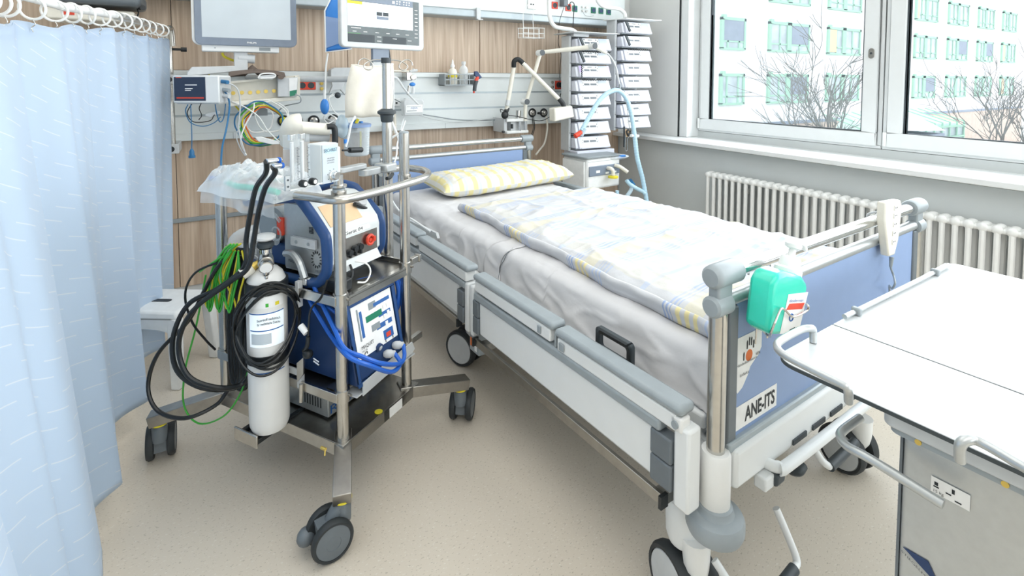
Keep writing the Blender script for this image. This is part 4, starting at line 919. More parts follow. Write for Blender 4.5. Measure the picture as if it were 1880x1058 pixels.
# ---------- portable heart lung device in two blue bumper frames
hd_ = thing('life_support_device', 'portable life support device between two dark blue bumper frames on the trolley', 'medical device', 'K', (0, 0, .5965))
def frame_loop(x, pts, r=.0155):
    return part(hd_, 'bumper_frame', MB().tube([(x, y, z) for y, z in pts], r, n=14, k=5), 'device_blue')
L_ = [(.15, .828), (.06, .842), (-.05, .858), (-.085, .852), (-.165, .775), (-.180, .745), (-.182, .675), (-.17, .645), (-.135, .618), (-.05, .614), (.08, .614), (.15, .63)]
frame_loop(-.128, L_)
R_ = [(.17, .80), (.06, .845), (-.03, .845), (-.06, .832), (-.13, .775), (-.155, .745), (-.158, .69), (-.15, .652), (-.115, .622), (-.04, .612), (.08, .614), (.16, .63)]
frame_loop(.125, R_)
part(hd_, 'grip_sleeve', MB().tube([(-.128, .155, .827), (-.128, .10, .836), (-.128, .05, .844)], .018, n=14), 'device_blue')
body = [(-.06, .842), (-.10, .828), (-.158, .765), (-.166, .74), (-.166, .665), (-.14, .632), (.01, .632), (.01, .842)]
part(hd_, 'housing', MB().prism([(-.112, y, z) for y, z in body], (.222, 0, 0)), 'panel_white', bev=.003)
sp_ = part(hd_, 'side_plate', MB().prism([(-.1125, y, z) for y, z in ((-.05, .835), (-.09, .82), (-.152, .758), (-.158, .73), (-.158, .665), (-.14, .64), (.005, .64), (.005, .835))], (-.004, 0, 0)), 'alu')
XP = -.1175
part(sp_, 'mount_bar', MB().box((XP-.012, -.135, .715), (XP, -.035, .742)), 'light_grey', bev=.001)
for y in (-.06, -.11): part(sp_, 'bolt', MB().cyl((XP-.0125, y, .7285), (XP-.014, y, .7285), .005), 'grey_plastic')
vv = MB()
for j in range(5): vv.box((XP-.0006, -.118, .757+j*.004), (XP, -.10, .7592+j*.004))
part(sp_, 'vent_slots', vv, 'black_rubber')['kind'] = 'stuff'
fan = MB()
for j in range(14):
    a = 2*pi*j/14; c = V((XP, -.128+.018*cos(a), .682+.022*sin(a))); t_ = V((0, cos(a), sin(a))); n_ = V((0, -sin(a), cos(a)))
    if 0.9 < a < 5.4 or True: fan.hexa([c-t_*.004-n_*.0015, c+t_*.004-n_*.0015, c+t_*.004+n_*.0015, c-t_*.004+n_*.0015], [p+V((-.0007, 0, 0)) for p in (c-t_*.004-n_*.0015, c+t_*.004-n_*.0015, c+t_*.004+n_*.0015, c-t_*.004+n_*.0015)])
part(sp_, 'fan_slots', fan, 'black_rubber')['kind'] = 'stuff'
text(hd_, 'MAQUET', (XP-.0006, -.012, .658), (0, -1, 0), EZ, .009, 'ink', width=.042)
text(hd_, 'HELP', (XP-.0006, -.125, .645), (0, -1, 0), EZ, .008, 'ink', width=.022)
part(hd_, 'support_arm', MB().tube([(-.135, -.02, .69), (-.14, -.055, .695), (-.142, -.085, .675), (-.142, -.105, .632)], .011, n=8), 'alu')
part(hd_, 'support_foot', MB().box((-.152, -.122, .614), (-.13, -.09, .634)), 'chrome', bev=.003)
# sloped top with tan screen, front with label and connectors
top_a, top_b = V((0, -.10, .828)), V((0, -.158, .765)); dn = (top_b-top_a).normalized(); nn = V((0, -dn.z, dn.y)) if False else V((0, dn.z, -dn.y)); nn = nn if nn.z > 0 else -nn
def slope(x, t, h=.0005): return V((x, 0, 0))+top_a+dn*t*.086+nn*h
part(hd_, 'touch_screen', MB().hexa([slope(-.085, .02), slope(.045, .02), slope(.045, .9), slope(-.085, .9)], [slope(-.085, .02, .002), slope(.045, .02, .002), slope(.045, .9, .002), slope(-.085, .9, .002)]), 'skin_tan')
part(hd_, 'rotary_knob', MB().lathe([(.018, 0), (.019, .006), (.017, .012), (0, .013)], slope(.075, .3), nn, 28), 'light_grey')
lb_ = card(hd_, 'device_label', (-.085, -.1665, .735), EX, EZ, .15, .018, 'label_white')
text(lb_, 'Ger\u00e4t 04', (-.045, -.1678, .7385), EX, EZ, .010, 'ink', width=.075)
rc = part(hd_, 'front_recess', MB().box((-.08, -.1675, .66), (.095, -.1662, .728)), 'brushed_steel')
part(hd_, 'red_emergency_crank', MB().ring((.055, -.176, .70), (0, 1, 0), .014, .005).cyl((.055, -.1675, .70), (.055, -.178, .70), .006).box((.066, -.182, .693), (.074, -.170, .708)), 'red_socket')
for x in (-.03, -.008, .014): part(hd_, 'connector_cap', MB().lathe([(.010, 0), (.011, .003), (.009, .006), (.009, .012), (0, .012)], (x, -.1675, .689-.006*(x < -.02)), (0, -1, 0), 20).box((x-.003, -.178, .668), (x+.003, -.168, .685)), 'black_rubber')
part(hd_, 'lower_flap', MB().hexa([(-.08, -.168, .64), (.095, -.168, .64), (.095, -.166, .664), (-.08, -.166, .664)], [(-.08, -.186, .636), (.095, -.186, .636), (.095, -.18, .641), (-.08, -.18, .641)]), 'panel_white')
part(hd_, 'feet', MB().box((-.12, -.12, .5966), (.12, -.09, .632)).box((-.12, .06, .5966), (.12, .09, .632)), 'charcoal')
# pump head and hoses behind the side plate
part(hd_, 'pump_head', MB().lathe([(.03, 0), (.052, .004), (.055, .05), (.04, .07), (0, .07)], (-.05, .075, .755), (-1, 0, 0), 28), 'grey_plastic')
part(hd_, 'red_lever', MB().box((-.125, .006, .735), (-.113, .03, .79)), 'red_socket', bev=.003)
part(hd_, 'rear_housing', MB().box((-.1, .012, .632), (.11, .15, .70)), 'device_blue', bev=.006)
part(hd_, 'coupling', MB().cyl((-.125, .03, .715), (-.128, .11, .712), .011).ring((-.127, .03, .74), (1, 0, 0), .02, .0025).cyl((-.128, .01, .78), (-.128, .035, .80), .005), 'clear_plastic')
part(hd_, 'rear_oxygenator', MB().box((-.095, .095, .71), (-.02, .155, .78)), 'light_grey', bev=.008)
pb_ = solo('tubing_pack', MB().ball((-.06, .225, .66), (.085, .055, .062), 20, 12, .8).ball((-.11, .20, .64), (.05, .045, .04), 16, 10), 'clear_bag', 'crumpled clear bag of tubing packed behind the life support device', 'bag', 'K')
part(pb_, 'white_tubing', MB().tube([(-.10, .2, .66), (-.05, .24, .70), (0, .2, .66), (-.06, .19, .64), (-.11, .23, .67), (-.04, .25, .64)], .006), 'white_plastic')

# ---------- heater unit
ht = thing('heater_unit', 'dark blue heater cooler unit with white control panel on the middle shelf', 'medical device', 'K', (-.02, -.1, .329))
pf = [(-.285, .342), (-.238, .572), (-.21, .582), (.08, .582), (.08, .342)]
part(ht, 'housing', MB().prism([(-.122, y, z) for y, z in pf], (.203, 0, 0)), 'heater_navy', bev=.005)
fn = V((0, -.230, -.047)).normalized(); fu = V((0, .047, .230)).normalized(); fo = V((-.122, -.285, .342))
def hf(x, t, h=.0): return fo+V((x, 0, 0))+fu*t+fn*h
fr_ = MB()
for a, b_, c, d in ((0, .203, 0, .012), (0, .203, .222, .234), (0, .012, .012, .222), (.191, .203, .012, .222)):
    fr_.hexa([hf(a, c), hf(b_, c), hf(b_, d), hf(a, d)], [hf(a, c, .006), hf(b_, c, .006), hf(b_, d, .006), hf(a, d, .006)])
part(ht, 'front_frame', fr_, 'device_blue', bev=.0015)
def hp_(name, x0, x1, t0, t1, m, h=.0022, root=None):
    return part(root or ht, name, MB().hexa([hf(x0, t0, h-.0012), hf(x1, t0, h-.0012), hf(x1, t1, h-.0012), hf(x0, t1, h-.0012)], [hf(x0, t0, h), hf(x1, t0, h), hf(x1, t1, h), hf(x0, t1, h)]), m)
cpn = hp_('control_panel', .017, .186, .068, .218, 'label_white')
def g(name, x0, x1, t0, t1, m, h=.003): hp_(name, x0, x1, t0, t1, m, h, cpn)
g('display', .085, .115, .185, .205, 'wire_grey'); g('blue_strip', .105, .175, .188, .198, 'ink_blue', .0034)
g('green_display', .068, .135, .155, .172, 'green_socket', .0034); g('blue_strip', .12, .172, .150, .160, 'ink_blue')
g('display', .085, .12, .122, .140, 'wire_grey', .0034); g('blue_strip', .105, .172, .118, .132, 'ink_blue')
g('level_gauge', .036, .041, .115, .205, 'wire_grey', .0036); g('blue_strip', .045, .055, .12, .195, 'ink_blue')
for x, t in ((.142, .168), (.158, .168), (.140, .14), (.156, .146), (.142, .118)): g('key', x, x+.011, t, t+.011, 'label_white', .0042)
g('pictogram_block', .128, .170, .078, .105, 'ink_blue'); g('pictogram_arc', .138, .158, .083, .096, 'red_socket', .0036)
g('pictogram_leg', .131, .134, .070, .078, 'ink'); g('pictogram_leg', .163, .166, .070, .078, 'ink')
text(cpn, 'MAQUET', hf(.033, .093, .0045), EX, fu, .010, 'ink', width=.05)
text(cpn, 'HU 35', hf(.033, .085, .0045), EX, fu, .005, 'ink', width=.02)
part(cpn, 'round_mark', MB().ring(hf(.048, .076, .0028), fn, .0055, .001, 18, 6), 'ink')
part(ht, 'drain_plug', MB().cyl(hf(.10, .07, .0), hf(.10, .07, .008), .012), 'heater_navy'); part(ht, 'plug_core', MB().cyl(hf(.10, .07, .0), hf(.10, .07, .010), .007), 'chrome')
cn = []
for x, t in ((.118, .04), (.160, .047)):
    a = hf(x, t, 0)
    part(ht, 'hose_connector', MB().lathe([(.008, 0), (.010, .004), (.012, .008), (.012, .022), (.009, .026), (.009, .034), (.006, .036)], a, (.35, -.94, .1), 16), 'light_grey'); cn.append(a+V((.35, -.94, .1)).normalized()*.034)
part(ht, 'top_label', MB().prism([(-.03, -.20, .5822), (.04, -.20, .5822), (.04, -.17, .5822), (-.03, -.17, .5822)], (0, 0, .0006)), 'label_white')
part(ht, 'feet', MB().box((-.11, -.22, .3291), (.07, -.2, .3419)).box((-.11, .04, .3291), (.07, .06, .3419)), 'black_rubber')
# ---------- grey electronics box on the base shelf
rb = thing('regulator_box', 'light grey electronics box with blue lettering on the bottom shelf', 'electronics box', 'K', (0, -.05, .2005))
part(rb, 'case', MB().box((-.108, -.153, .207), (.172, .12, .272)), 'alu', bev=.002)
sl = MB()
for i in range(8): sl.box((-.1086, -.125+i*.011, .228), (-.1078, -.121+i*.011, .258))
part(rb, 'vent_slots', sl, 'black_rubber')['kind'] = 'stuff'
text(rb, 'REVITEMI', (-.10, -.1536, .214), EX, EZ, .026, 'ink_blue', width=.235)
for x, y in ((-.09, -.13), (.15, -.13), (-.09, .1), (.15, .1)): part(rb, 'foot', MB().cyl((x, y, .2005), (x, y, .2068), .01), 'clear_plastic')
# ---------- oxygen cylinder
ox = thing('oxygen_cylinder', 'white oxygen cylinder with regulator strapped to the left side of the trolley', 'gas cylinder', 'K', (CX_, CY_, .207))
part(ox, 'tank', MB().lathe([(0, 0), (.035, .001), (.047, .008), (.0525, .022), (CR, .04), (CR, .415), (.051, .435), (.043, .455), (.03, .468), (.016, .474), (.014, .49)], (CX_, CY_, .207), (0, 0, 1), 40), 'tank_white')
def arc_label(name, z0, z1, a0, a1, m, rr_=.0004):
    return part(ox, name, MB().grid(lambda u, v: (CX_+(CR+rr_)*cos(radians(a0+(a1-a0)*u)), CY_+(CR+rr_)*sin(radians(a0+(a1-a0)*u)), z0+(z1-z0)*v), 16, 1, lambda u, v: (u, v)), m)
VA = math.degrees(atan2(*( (lambda c: (c[1], c[0]))(Matrix.Rotation(-radians(33.5), 3, 'Z') @ (V((0, 0, 0))-(V((.255, 1.72, 0))+Matrix.Rotation(radians(33.5), 3, 'Z') @ V((CX_, CY_, 0))))))))
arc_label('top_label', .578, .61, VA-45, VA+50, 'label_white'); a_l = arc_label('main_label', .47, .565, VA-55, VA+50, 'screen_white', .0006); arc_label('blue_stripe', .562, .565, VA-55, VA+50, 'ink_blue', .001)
arc_label('blue_stripe', .515, .518, VA-52, VA+48, 'ink_blue', .001); arc_label('blue_stripe', .395, .398, VA-48, VA+48, 'ink_blue', .001); arc_label('print_block', .478, .508, VA-48, VA+10, 'screen_grey', .001); arc_label('green_mark', .582, .592, VA-4, VA+4, 'green_wire', .001); arc_label('yellow_mark', .582, .592, VA+22, VA+34, 'yellow', .001)
tv = V((cos(radians(VA)), sin(radians(VA)), 0)); tr_ = V((-tv.y, tv.x, 0))
for i, s_ in enumerate(('Sauerstoff medizinisch', 'f\u00fcr medizinische Zwecke')): text(ox, s_, V((CX_, CY_, .545-.011*i))+tv*(CR+.0015)-tr_*.026, tr_, EZ, .007, 'ink', width=.058, bold=.02)
n0 = V((CX_, CY_, .70))
part(ox, 'valve_body', MB().lathe([(.012, -.012), (.013, .01), (.017, .012), (.017, .03), (.010, .034), (.008, .05)], n0, (0, 0, 1), 18), 'chrome')
part(ox, 'black_collar', MB().lathe([(.02, 0), (.023, .003), (.023, .012), (.018, .016)], n0+V((0, 0, .034)), (0, 0, 1), 24), 'charcoal')
hw = MB()
hw.lathe([(.0, .0), (.022, .001), (.028, .006), (.028, .012), (.02, .017), (0, .018)], n0+V((0, 0, .054)), (0, 0, 1), 18)
part(ox, 'valve_handwheel', hw, 'white_plastic')
gc = n0+tv*.030+V((0, 0, .0))
part(ox, 'regulator', MB().lathe([(.016, -.03), (.019, -.02), (.021, 0), (.021, .012), (.018, .014)], n0+tv*.02, tv-V((0, 0, .3)), 24), 'steel')
ga_ = part(ox, 'pressure_gauge', MB().lathe([(.012, 0), (.018, .003), (.018, .014), (.016, .015)], n0+tv*.036-V((0, 0, .006)), tv-V((0, 0, .3)), 24), 'steel')
part(ga_, 'gauge_face', MB().lathe([(0, .0152), (.0155, .0152), (0, .0158)], n0+tv*.036-V((0, 0, .006)), tv-V((0, 0, .3)), 24), 'label_white')
part(ox, 'hose_nipple', MB().lathe([(.009, 0), (.009, .012), (.006, .016), (.0075, .022), (.0045, .03), (.006, .034), (.004, .046), (.005, .05), (.0025, .062), (0, .063)], n0+tv*.038-V((0, 0, .02)), (0, 0, -1), 14), 'steel')
lc = n0-tr_*.03+tv*.012
part(ox, 'side_outlet', MB().cyl(n0-V((0, 0, .004)), n0-tr_*.03+tv*.008-V((0, 0, .012)), .010).cyl(n0-tr_*.03+tv*.008-V((0, 0, .012)), n0-tr_*.036+tv*.01-V((0, 0, .014)), .013), 'brass')
part(ox, 'white_cap', MB().lathe([(.017, 0), (.018, .004), (.016, .03), (0, .031)], n0-tr_*.036+tv*.01-V((0, 0, .014)), -tr_*.9+tv*.3-V((0, 0, .55)), 20), 'cream_plastic')
tg = part(ox, 'tag_plate', MB().box((0, 0, 0), (.035, .001, .016), Matrix.Translation(V((-0.21, 0.058, 0.699))) @ Matrix.Rotation(radians(-70), 4, 'Z')), 'label_white')
part(tg, 'tag_wire', MB().tube([(-0.2, 0.041, 0.689), (-0.21, 0.011, 0.7), (-0.22, -0.039, 0.685), (-0.22, -0.057, 0.675)], .0015).tube([(-0.2, 0.041, 0.689), (-0.2, 0.085, 0.699), (-0.2, 0.114, 0.701), (-0.2, 0.107, 0.687), (-0.2, 0.073, 0.691)], .0015), 'white_plastic')

# ---------- hoses and cables
def hose(name, pts, r, m, label, cat, fr='K', group=None, n=8, k=7, **kw): return solo(name, MB().tube(pts, r, n=n, k=k), m, label, cat, fr, group, **kw)
h1 = hose('gas_hose', [tuple(gb), (-0.32, -0.185, 0.974), (-0.3, -0.12, 0.927), (-0.27, -0.054, 0.848), (-0.26, -0.019, 0.766), (-0.27, -0.021, 0.694), (-0.29, 0.065, 0.624), (-0.33, 0.138, 0.579), (-0.35, 0.178, 0.485), (-0.35, 0.165, 0.395), (-0.32, 0.105, 0.345), (-0.26, 0.051, 0.326), (-0.22, 0.054, 0.34)], .0068, 'hose_black', 'thick black gas hose, the upper of two plugged into the blender flow meters', 'hose')
h2 = hose('gas_hose', [tuple(ga), (-0.33, -0.231, 0.979), (-0.315, -0.175, 0.935), (-0.29, -0.112, 0.857), (-0.28, -0.078, 0.78), (-0.29, -0.065, 0.705), (-0.3, 0.002, 0.655), (-0.34, 0.097, 0.576), (-0.36, 0.135, 0.485), (-0.355, 0.106, 0.397), (-0.31, 0.047, 0.355), (-0.25, 0.029, 0.338), (-0.24, 0.001, 0.38)], .0068, 'hose_black', 'thick black gas hose, the lower of two plugged into the blender flow meters', 'hose')
hose('gas_hose', [(-0.25, 0.049, 0.719), (-0.28, 0.078, 0.68), (-0.3, 0.119, 0.602), (-0.31, 0.175, 0.515), (-0.36, 0.236, 0.429), (-0.38, 0.253, 0.34), (-0.38, 0.209, 0.282), (-0.36, 0.117, 0.277), (-0.3, 0.078, 0.289), (-0.27, 0.061, 0.325)], .0055, 'hose_black', 'black hose in the widest loop, reaching farthest left beside the stool', 'hose')
hose('power_cable', [(-0.23, 0.018, 0.709), (-0.26, 0.071, 0.694), (-0.3, 0.146, 0.66), (-0.31, 0.184, 0.593), (-0.3, 0.174, 0.511), (-0.27, 0.16, 0.445), (-0.24, 0.165, 0.401)], .0032, 'hose_black', 'thin black cable arching over the hose bundle to the lower trolley rail', 'cable')
HP = [V(p) for p in ((-0.23, 0.073, 0.719), (-0.225, 0.103, 0.642), (-0.22, 0.128, 0.47), (-0.22, 0.124, 0.329), (-0.22, 0.108, 0.302), (-0.215, 0.096, 0.334), (-0.205, 0.097, 0.537), (-0.205, 0.086, 0.671))]
for i in range(6):
    dz = (0, -.008, -.016, -.01, 0, .02)[i]
    P = [p+V((.002*i, -.0095*i, dz*(1 if 2 < k_ < 6 else 0))) for k_, p in enumerate(HP)]
    hose('hanging_hose', P, .0068 if i % 2 else .0055, 'hose_black', 'black hose hanging in a long loop from the trolley post, %s from the left' % ordn(i), 'hose', group='hanging black hoses on the trolley')
gw = thing('earth_cable', 'green and yellow earth cable bundled at the post and looping down below the black hoses', 'cable', 'K', base=(-0.27, 0.102, 0.498))
GA, GB, GC = V((-0.265, 0.102, 0.656)), V((-0.265, 0.006, 0.672)), V((-0.265, 0.11, 0.494))
def gp(u, v, dx=0): return GA+(GB-GA)*((u-400)/40)+(GC-GA)*((v-500)/100)+V((dx, 0, 0))
for i in range(10):
    u1 = 424+i*2; e = 376+i*6
    pts = [(u1, 450), (u1-14, 462), (u1-30-(i % 4)*3, 500), (e, 548+(i % 3)*8), (e+5, 565), (e+11, 535), (e+20, 495), (u1+2, 462)]
    part(gw, 'strand', MB().tube([gp(u, v, -.004*(i % 3)) for u, v in pts], .0027, n=6, k=5), 'green_wire' if i % 3 else 'yellow')
part(gw, 'loose_end', MB().tube([(-0.27, 0.15, 0.641), (-0.28, 0.188, 0.484), (-0.29, 0.232, 0.346), (-0.28, 0.261, 0.223), (-0.27, 0.207, 0.178), (-0.26, 0.105, 0.225), (-0.24, 0.057, 0.293), (-0.22, 0.046, 0.358), (-0.21, 0.051, 0.418)], .0026, n=6), 'green_wire')
part(gw, 'free_tip', MB().tube([gp(414, 470, -.01), gp(395, 482, -.012), gp(374, 497, -.014)], .0024, n=6), 'green_wire')
# cable wound round the cylinder
oc = thing('oxygen_cable', 'thin black cable wound in loose loops around the white oxygen cylinder', 'cable', 'K', base=(CX_, CY_, .4))
cv = Matrix.Rotation(0, 3, 'Z')
def loop(sz, cz, tilt, ph, rx, r=.0034, dy=0):
    P = []
    for i in range(15):
        a = 2*pi*i/14+ph
        P.append(V((CX_, CY_+dy, cz))+tv*(.064+.006*sin(3*a))*max(.2, 1)*1.0+tr_*(rx*cos(a))+V((0, 0, sz*sin(a)+tilt*cos(a)))-tv*(.045*(abs(cos(a))**3)))
    part(oc, 'cable_loop', MB().tube(P, r, n=7, k=4), 'hose_black')
loop(.105, .535, .012, .1, .075); loop(.115, .53, -.01, .9, .082); loop(.10, .525, .02, 2, .072); loop(.125, .525, .015, 3, .086); loop(.09, .53, .03, 4, .078, .003)
pg = thing('power_plug', 'black mains plug with two pins hanging beside the cylinder', 'plug', 'K', base=(-0.19, -0.17, 0.446))
a, b_ = V((-0.185, -0.147, 0.446)), V((-0.185, -0.185, 0.435))
part(pg, 'plug_body', MB().tube([(-0.19, -0.171, 0.496), (-0.19, -0.166, 0.468), a], .006).ball(a.lerp(b_, .4), (.013, .014, .012), 14, 8, .8), 'black_rubber')
part(pg, 'plug_pins', MB().cyl(b_, b_+(b_-a)*.55, .0024).cyl(b_+V((0, 0, -.008)), b_+(b_-a)*.55+V((0, 0, -.008)), .0024), 'chrome')
part(pg, 'plug_cord', MB().tube([(-0.19, -0.171, 0.496), (-0.175, -0.165, 0.562), (-0.168, -0.2, 0.605), (-0.168, -0.224, 0.656)], .003), 'hose_black')
part(pg, 'white_wrap', MB().cyl((-0.19, -0.165, 0.504), (-0.19, -0.142, 0.52), .009, n=12), 'label_white')
# blue heater hoses
hose('water_hose', [tuple(cn[0]), (-0.006, -0.34, 0.368), (-0.07, -0.36, 0.382), (-0.163, -0.37, 0.45), (-0.2, -0.33, 0.483), (-0.155, -0.225, 0.489), (-0.14, -0.157, 0.531), (-0.135, -0.116, 0.568), (-0.12, -0.086, 0.606)], .0062, 'hose_blue', 'bright blue water hose hanging lowest in front of the heater unit', 'hose')
hose('water_hose', [tuple(cn[1]), (0.025, -0.33, 0.372), (-0.022, -0.35, 0.379), (-0.121, -0.37, 0.435), (-0.172, -0.35, 0.474), (-0.185, -0.3, 0.491), (-0.158, -0.233, 0.523), (-0.145, -0.179, 0.569), (-0.14, -0.148, 0.6), (-0.13, -0.127, 0.625)], .0062, 'hose_blue', 'bright blue water hose from the right connector, above the lowest hose', 'hose')
for i, dx in enumerate((0, .014)):
    hose('coiled_hose', [(-.10, -.12+.02*i, .5885), (-.04, -.17+.01*i, .5885), (.04, -.205-.004*i, .5885), (.095, -.225, .578), (.11+dx, -.235, .55), (.118+dx, -.232, .50), (.112+dx, -.21, .44), (.10+dx, -.16, .40)], .0072, 'hose_blue', 'blue water hose bending over the %s edge of the heater unit' % ('near' if i == 0 else 'far'), 'hose')
hose('coiled_hose', [(-.12, -.05, .5885), (-.135, -.10, .582), (-.14, -.15, .57), (-.135, -.20, .558), (-.13, -.235, .54)], .0055, 'hose_blue', 'short blue hose passing under the upper shelf behind the front post', 'hose')
hose('sensor_lead', [(-.02, -.182, .655), (0, -.21, .645), (.005, -.22, .62), (-.02, -.225, .60), (-.05, -.22, .607)], .0026, 'wire_white', 'thin white lead looping out of the front of the life support device', 'cable')
hose('device_lead', [(-.04, -.182, .65), (-.05, -.20, .635), (-.06, -.205, .62), (-.08, -.20, .606)], .004, 'hose_black', 'short black lead under the front of the life support device', 'cable')
# power adapter on the upper shelf
solo('adapter', MB().box((-.125, -.225, .5975), (-.075, -.165, .632)), 'black_rubber', 'small black power adapter with cable beside the front post on the upper shelf', 'adapter', 'K', bev=.004)
# clear bag with circuit on top of the device
bg_ = thing('circuit_bag', 'large clear plastic bag holding a breathing circuit on top of the blue frame', 'bag', 'K', base=(-.15, .07, .865))
c0, c1 = V((-.15, .0, .868)), V((-.13, .30, .868))
def bagf(u, v, top=1):
    b, a = u*2-1, v*2-1
    x = -.16+a*.085+.01*sin(u*9); y = .06+b*.175; t = max(0, (1-abs(a)**4)*(1-abs(b)**6))**.6
    z = .872+(.075+.03*b*0)*t*(1 if top else .02)+.012*nz(a*2.1, b*3.3, 2, 1.5)*t*2+.006*nz(a*7, b*9, 5, 1.3)*t*2
    return (x, y, z)
part(bg_, 'film', MB().grid(lambda u, v: bagf(u, v), 60, 30).grid(lambda u, v: bagf(1-u, v, 0), 60, 30), 'clear_bag')
part(bg_, 'teal_tube', MB().tube([(-.21, -.09, .895), (-.22, .0, .90), (-.215, .08, .897), (-.20, .15, .90)], .009), 'teal_liquid')
part(bg_, 'white_tubing', MB().tube([(-.18, .2, .91), (-.13, .12, .935), (-.17, .03, .94), (-.12, -.05, .93), (-.16, -.09, .92), (-.19, .0, .93), (-.14, .1, .92), (-.18, .17, .90)], .010), 'white_plastic')
part(bg_, 'blue_clip', MB().ball((-.20, .215, .905), (.010, .016, .008), 10, 6), 'hose_blue').__setitem__('label', 'small blue clip on the bag')
part(bg_, 'bag_corner', MB().prism([(-0.21, 0.071, 0.967), (-0.23, 0.181, 0.91), (-0.23, 0.2, 0.902), (-0.22, 0.154, 0.897), (-0.21, 0.098, 0.914)], (.003, 0, 0)), 'clear_bag')
part(bg_, 'hanging_flap', MB().grid(lambda u, v: (-.232-.006*sin(u*20)*v, -.10+.32*u, .885-.058*v*(1-.25*u)+.004*sin(u*11)), 30, 6), 'clear_bag')

# ================================================================= step stool behind the cart
def sq(x0, x1, y0, y1, z): return [(x0, y0, z), (x1, y0, z), (x1, y1, z), (x0, y1, z)]
FR['S'] = (V((-.175, 2.33, 0)), radians(-32))
stl = thing('step_stool', 'low white plastic step stool with black grip slot behind the curtain', 'stool', 'S', (-.16, .1, 0))
part(stl, 'stool_top', MB().hexa(sq(-.33, .0, 0, .24, .268), sq(-.322, -.008, .008, .232, .30)), 'white_plastic', bev=.010)
sk = MB()
for i in range(16):
    a, b_ = i/16, (i+1)/16; za, zb = .215-.03*abs(a*2-1)**4+.02, .215-.03*abs(b_*2-1)**4+.02
    for y in (-.004, .236): sk.hexa([(-.325+.32*a, y, za), (-.325+.32*b_, y, zb), (-.325+.32*b_, y+.008, zb), (-.325+.32*a, y+.008, za)], [(-.325+.32*a, y, .272), (-.325+.32*b_, y, .272), (-.325+.32*b_, y+.008, .272), (-.325+.32*a, y+.008, .272)])
part(stl, 'skirt', sk, 'white_plastic')
for x, sx in ((-.325, -1), (-.04, 1)):
    for y, sy in ((-.004, -1), (.20, 1)):
        part(stl, 'leg', MB().hexa(sq(x+sx*.02, x+.036+sx*.02, y+sy*.015, y+.034+sy*.015, .0), sq(x, x+.04, y, y+.044, .27)), 'white_plastic', bev=.006)
part(stl, 'grip_slot', MB().prism([(x-.16, y+.11, .3) for x, y in rrect(-.06, -.012, .06, .012, .011)], (0, 0, .0015)), 'black_rubber')

# ================================================================= wall supply panel and duct
YP = 3.2
pn = thing('supply_channel', 'long white grooved metal supply panel between the oak sheets on the back wall', 'wall panel', base=(1.2, 3.2, .886))
XA, XB = -.35, 2.84
part(pn, 'panel_sheet', MB().box((XA, YP, .905), (XB, Y1-.0005, 1.26)), 'panel_white')
for z in (1.0185, 1.1245): part(pn, 'groove_strip', MB().box((XA, YP-.0012, z-.006), (XB, YP-.0001, z+.006)), 'rail_grey')
part(pn, 'bottom_rail', MB().box((XA, YP-.018, .886), (XB, YP+.03, .924)), 'panel_white', bev=.003)
part(pn, 'top_rail', MB().box((XA, YP-.015, 1.228), (XB, YP+.03, 1.256)), 'panel_white', bev=.004)
for x in (.05, 1.3): part(pn, 'rail_joint', MB().box((x-.001, YP-.0185, .888), (x+.001, YP-.0175, .922)), 'wire_grey')
du_ = thing('supply_duct', 'white horizontal supply duct with grey lower lip along the top of the wall', 'wall duct', base=(1.2, 3.1, 1.62))
part(du_, 'face', MB().box((-.35, 3.1, 1.68), (2.80, Y1-.0005, 1.95)), 'panel_white', bev=.003)
part(du_, 'lower_lip', MB().box((-.35, 3.095, 1.628), (2.80, Y1-.0005, 1.6795)), 'rail_grey', bev=.008)
part(du_, 'device_hook', MB().box(((1.486, 3.08, 1.691)[0], 3.075, (1.486, 3.08, 1.612)[2]), ((1.514, 3.08, 1.693)[0], 3.0945, (1.486, 3.08, 1.691)[2])).box(((1.486, 3.08, 1.691)[0], 3.055, (1.486, 3.08, 1.609)[2]), ((1.522, 3.08, 1.694)[0], 3.0945, (1.486, 3.08, 1.616)[2])), 'light_grey')
bp2 = thing('bumper_strip', 'narrow grey bumper strip across the lower oak panels', 'bumper strip', base=(1, 3.22, .44))
part(bp2, 'strip', MB().box((-.35, 3.214, .444), (2.8, 3.2275, .468)), 'wire_grey', bev=.004)
# ---------- sockets, outlets
def socket(u, v, y, m, label, w=.026, plug=False, inner=True):
    c = V(u); s = thing('power_socket', label, 'socket', base=c, group=None)
    part(s, 'cover', MB().box((c.x-w, y-.006, c.z-w), (c.x+w, y-.0002, c.z+w)), m, bev=.003)
    if inner: part(s, 'recess', MB().ring((c.x, y-.006, c.z), (0, 1, 0), w*.62, .0022, 24, 6).cyl((c.x, y-.0066, c.z), (c.x, y-.0060, c.z), w*.6), 'charcoal' if m != 'green_socket' else 'heater_navy')
    return s
socket((0.412, 3.2, 1.178), 0, YP, 'red_socket', 'red power socket on the supply panel, nearest the white module rack')
sk_ = socket((0.46, 3.2, 1.178), 0, YP, 'red_socket', 'red power socket on the supply panel, right of the one by the module rack')
socket((2.125, 3.1, 1.755), 0, 3.1, 'red_socket', 'red power socket on the top duct with a grey charger plugged in')
socket((2.247, 3.1, 1.748), 0, 3.1, 'red_socket', 'red power socket on the top duct left of the green sockets')
for i, (u, lab) in enumerate(((1, 'green power socket on the top duct beside the red sockets'), (2, 'green power socket on the top duct, first of the three at the right end'), (3, 'green power socket on the top duct, middle of the three at the right end'), (4, 'green power socket on the top duct, last of the three at the right end'))):
    socket(((2.307, 3.1, 1.744), (2.482, 3.1, 1.744), (2.556, 3.1, 1.745), (2.632, 3.1, 1.742))[i], 0, 3.1, 'green_socket', lab, .023)
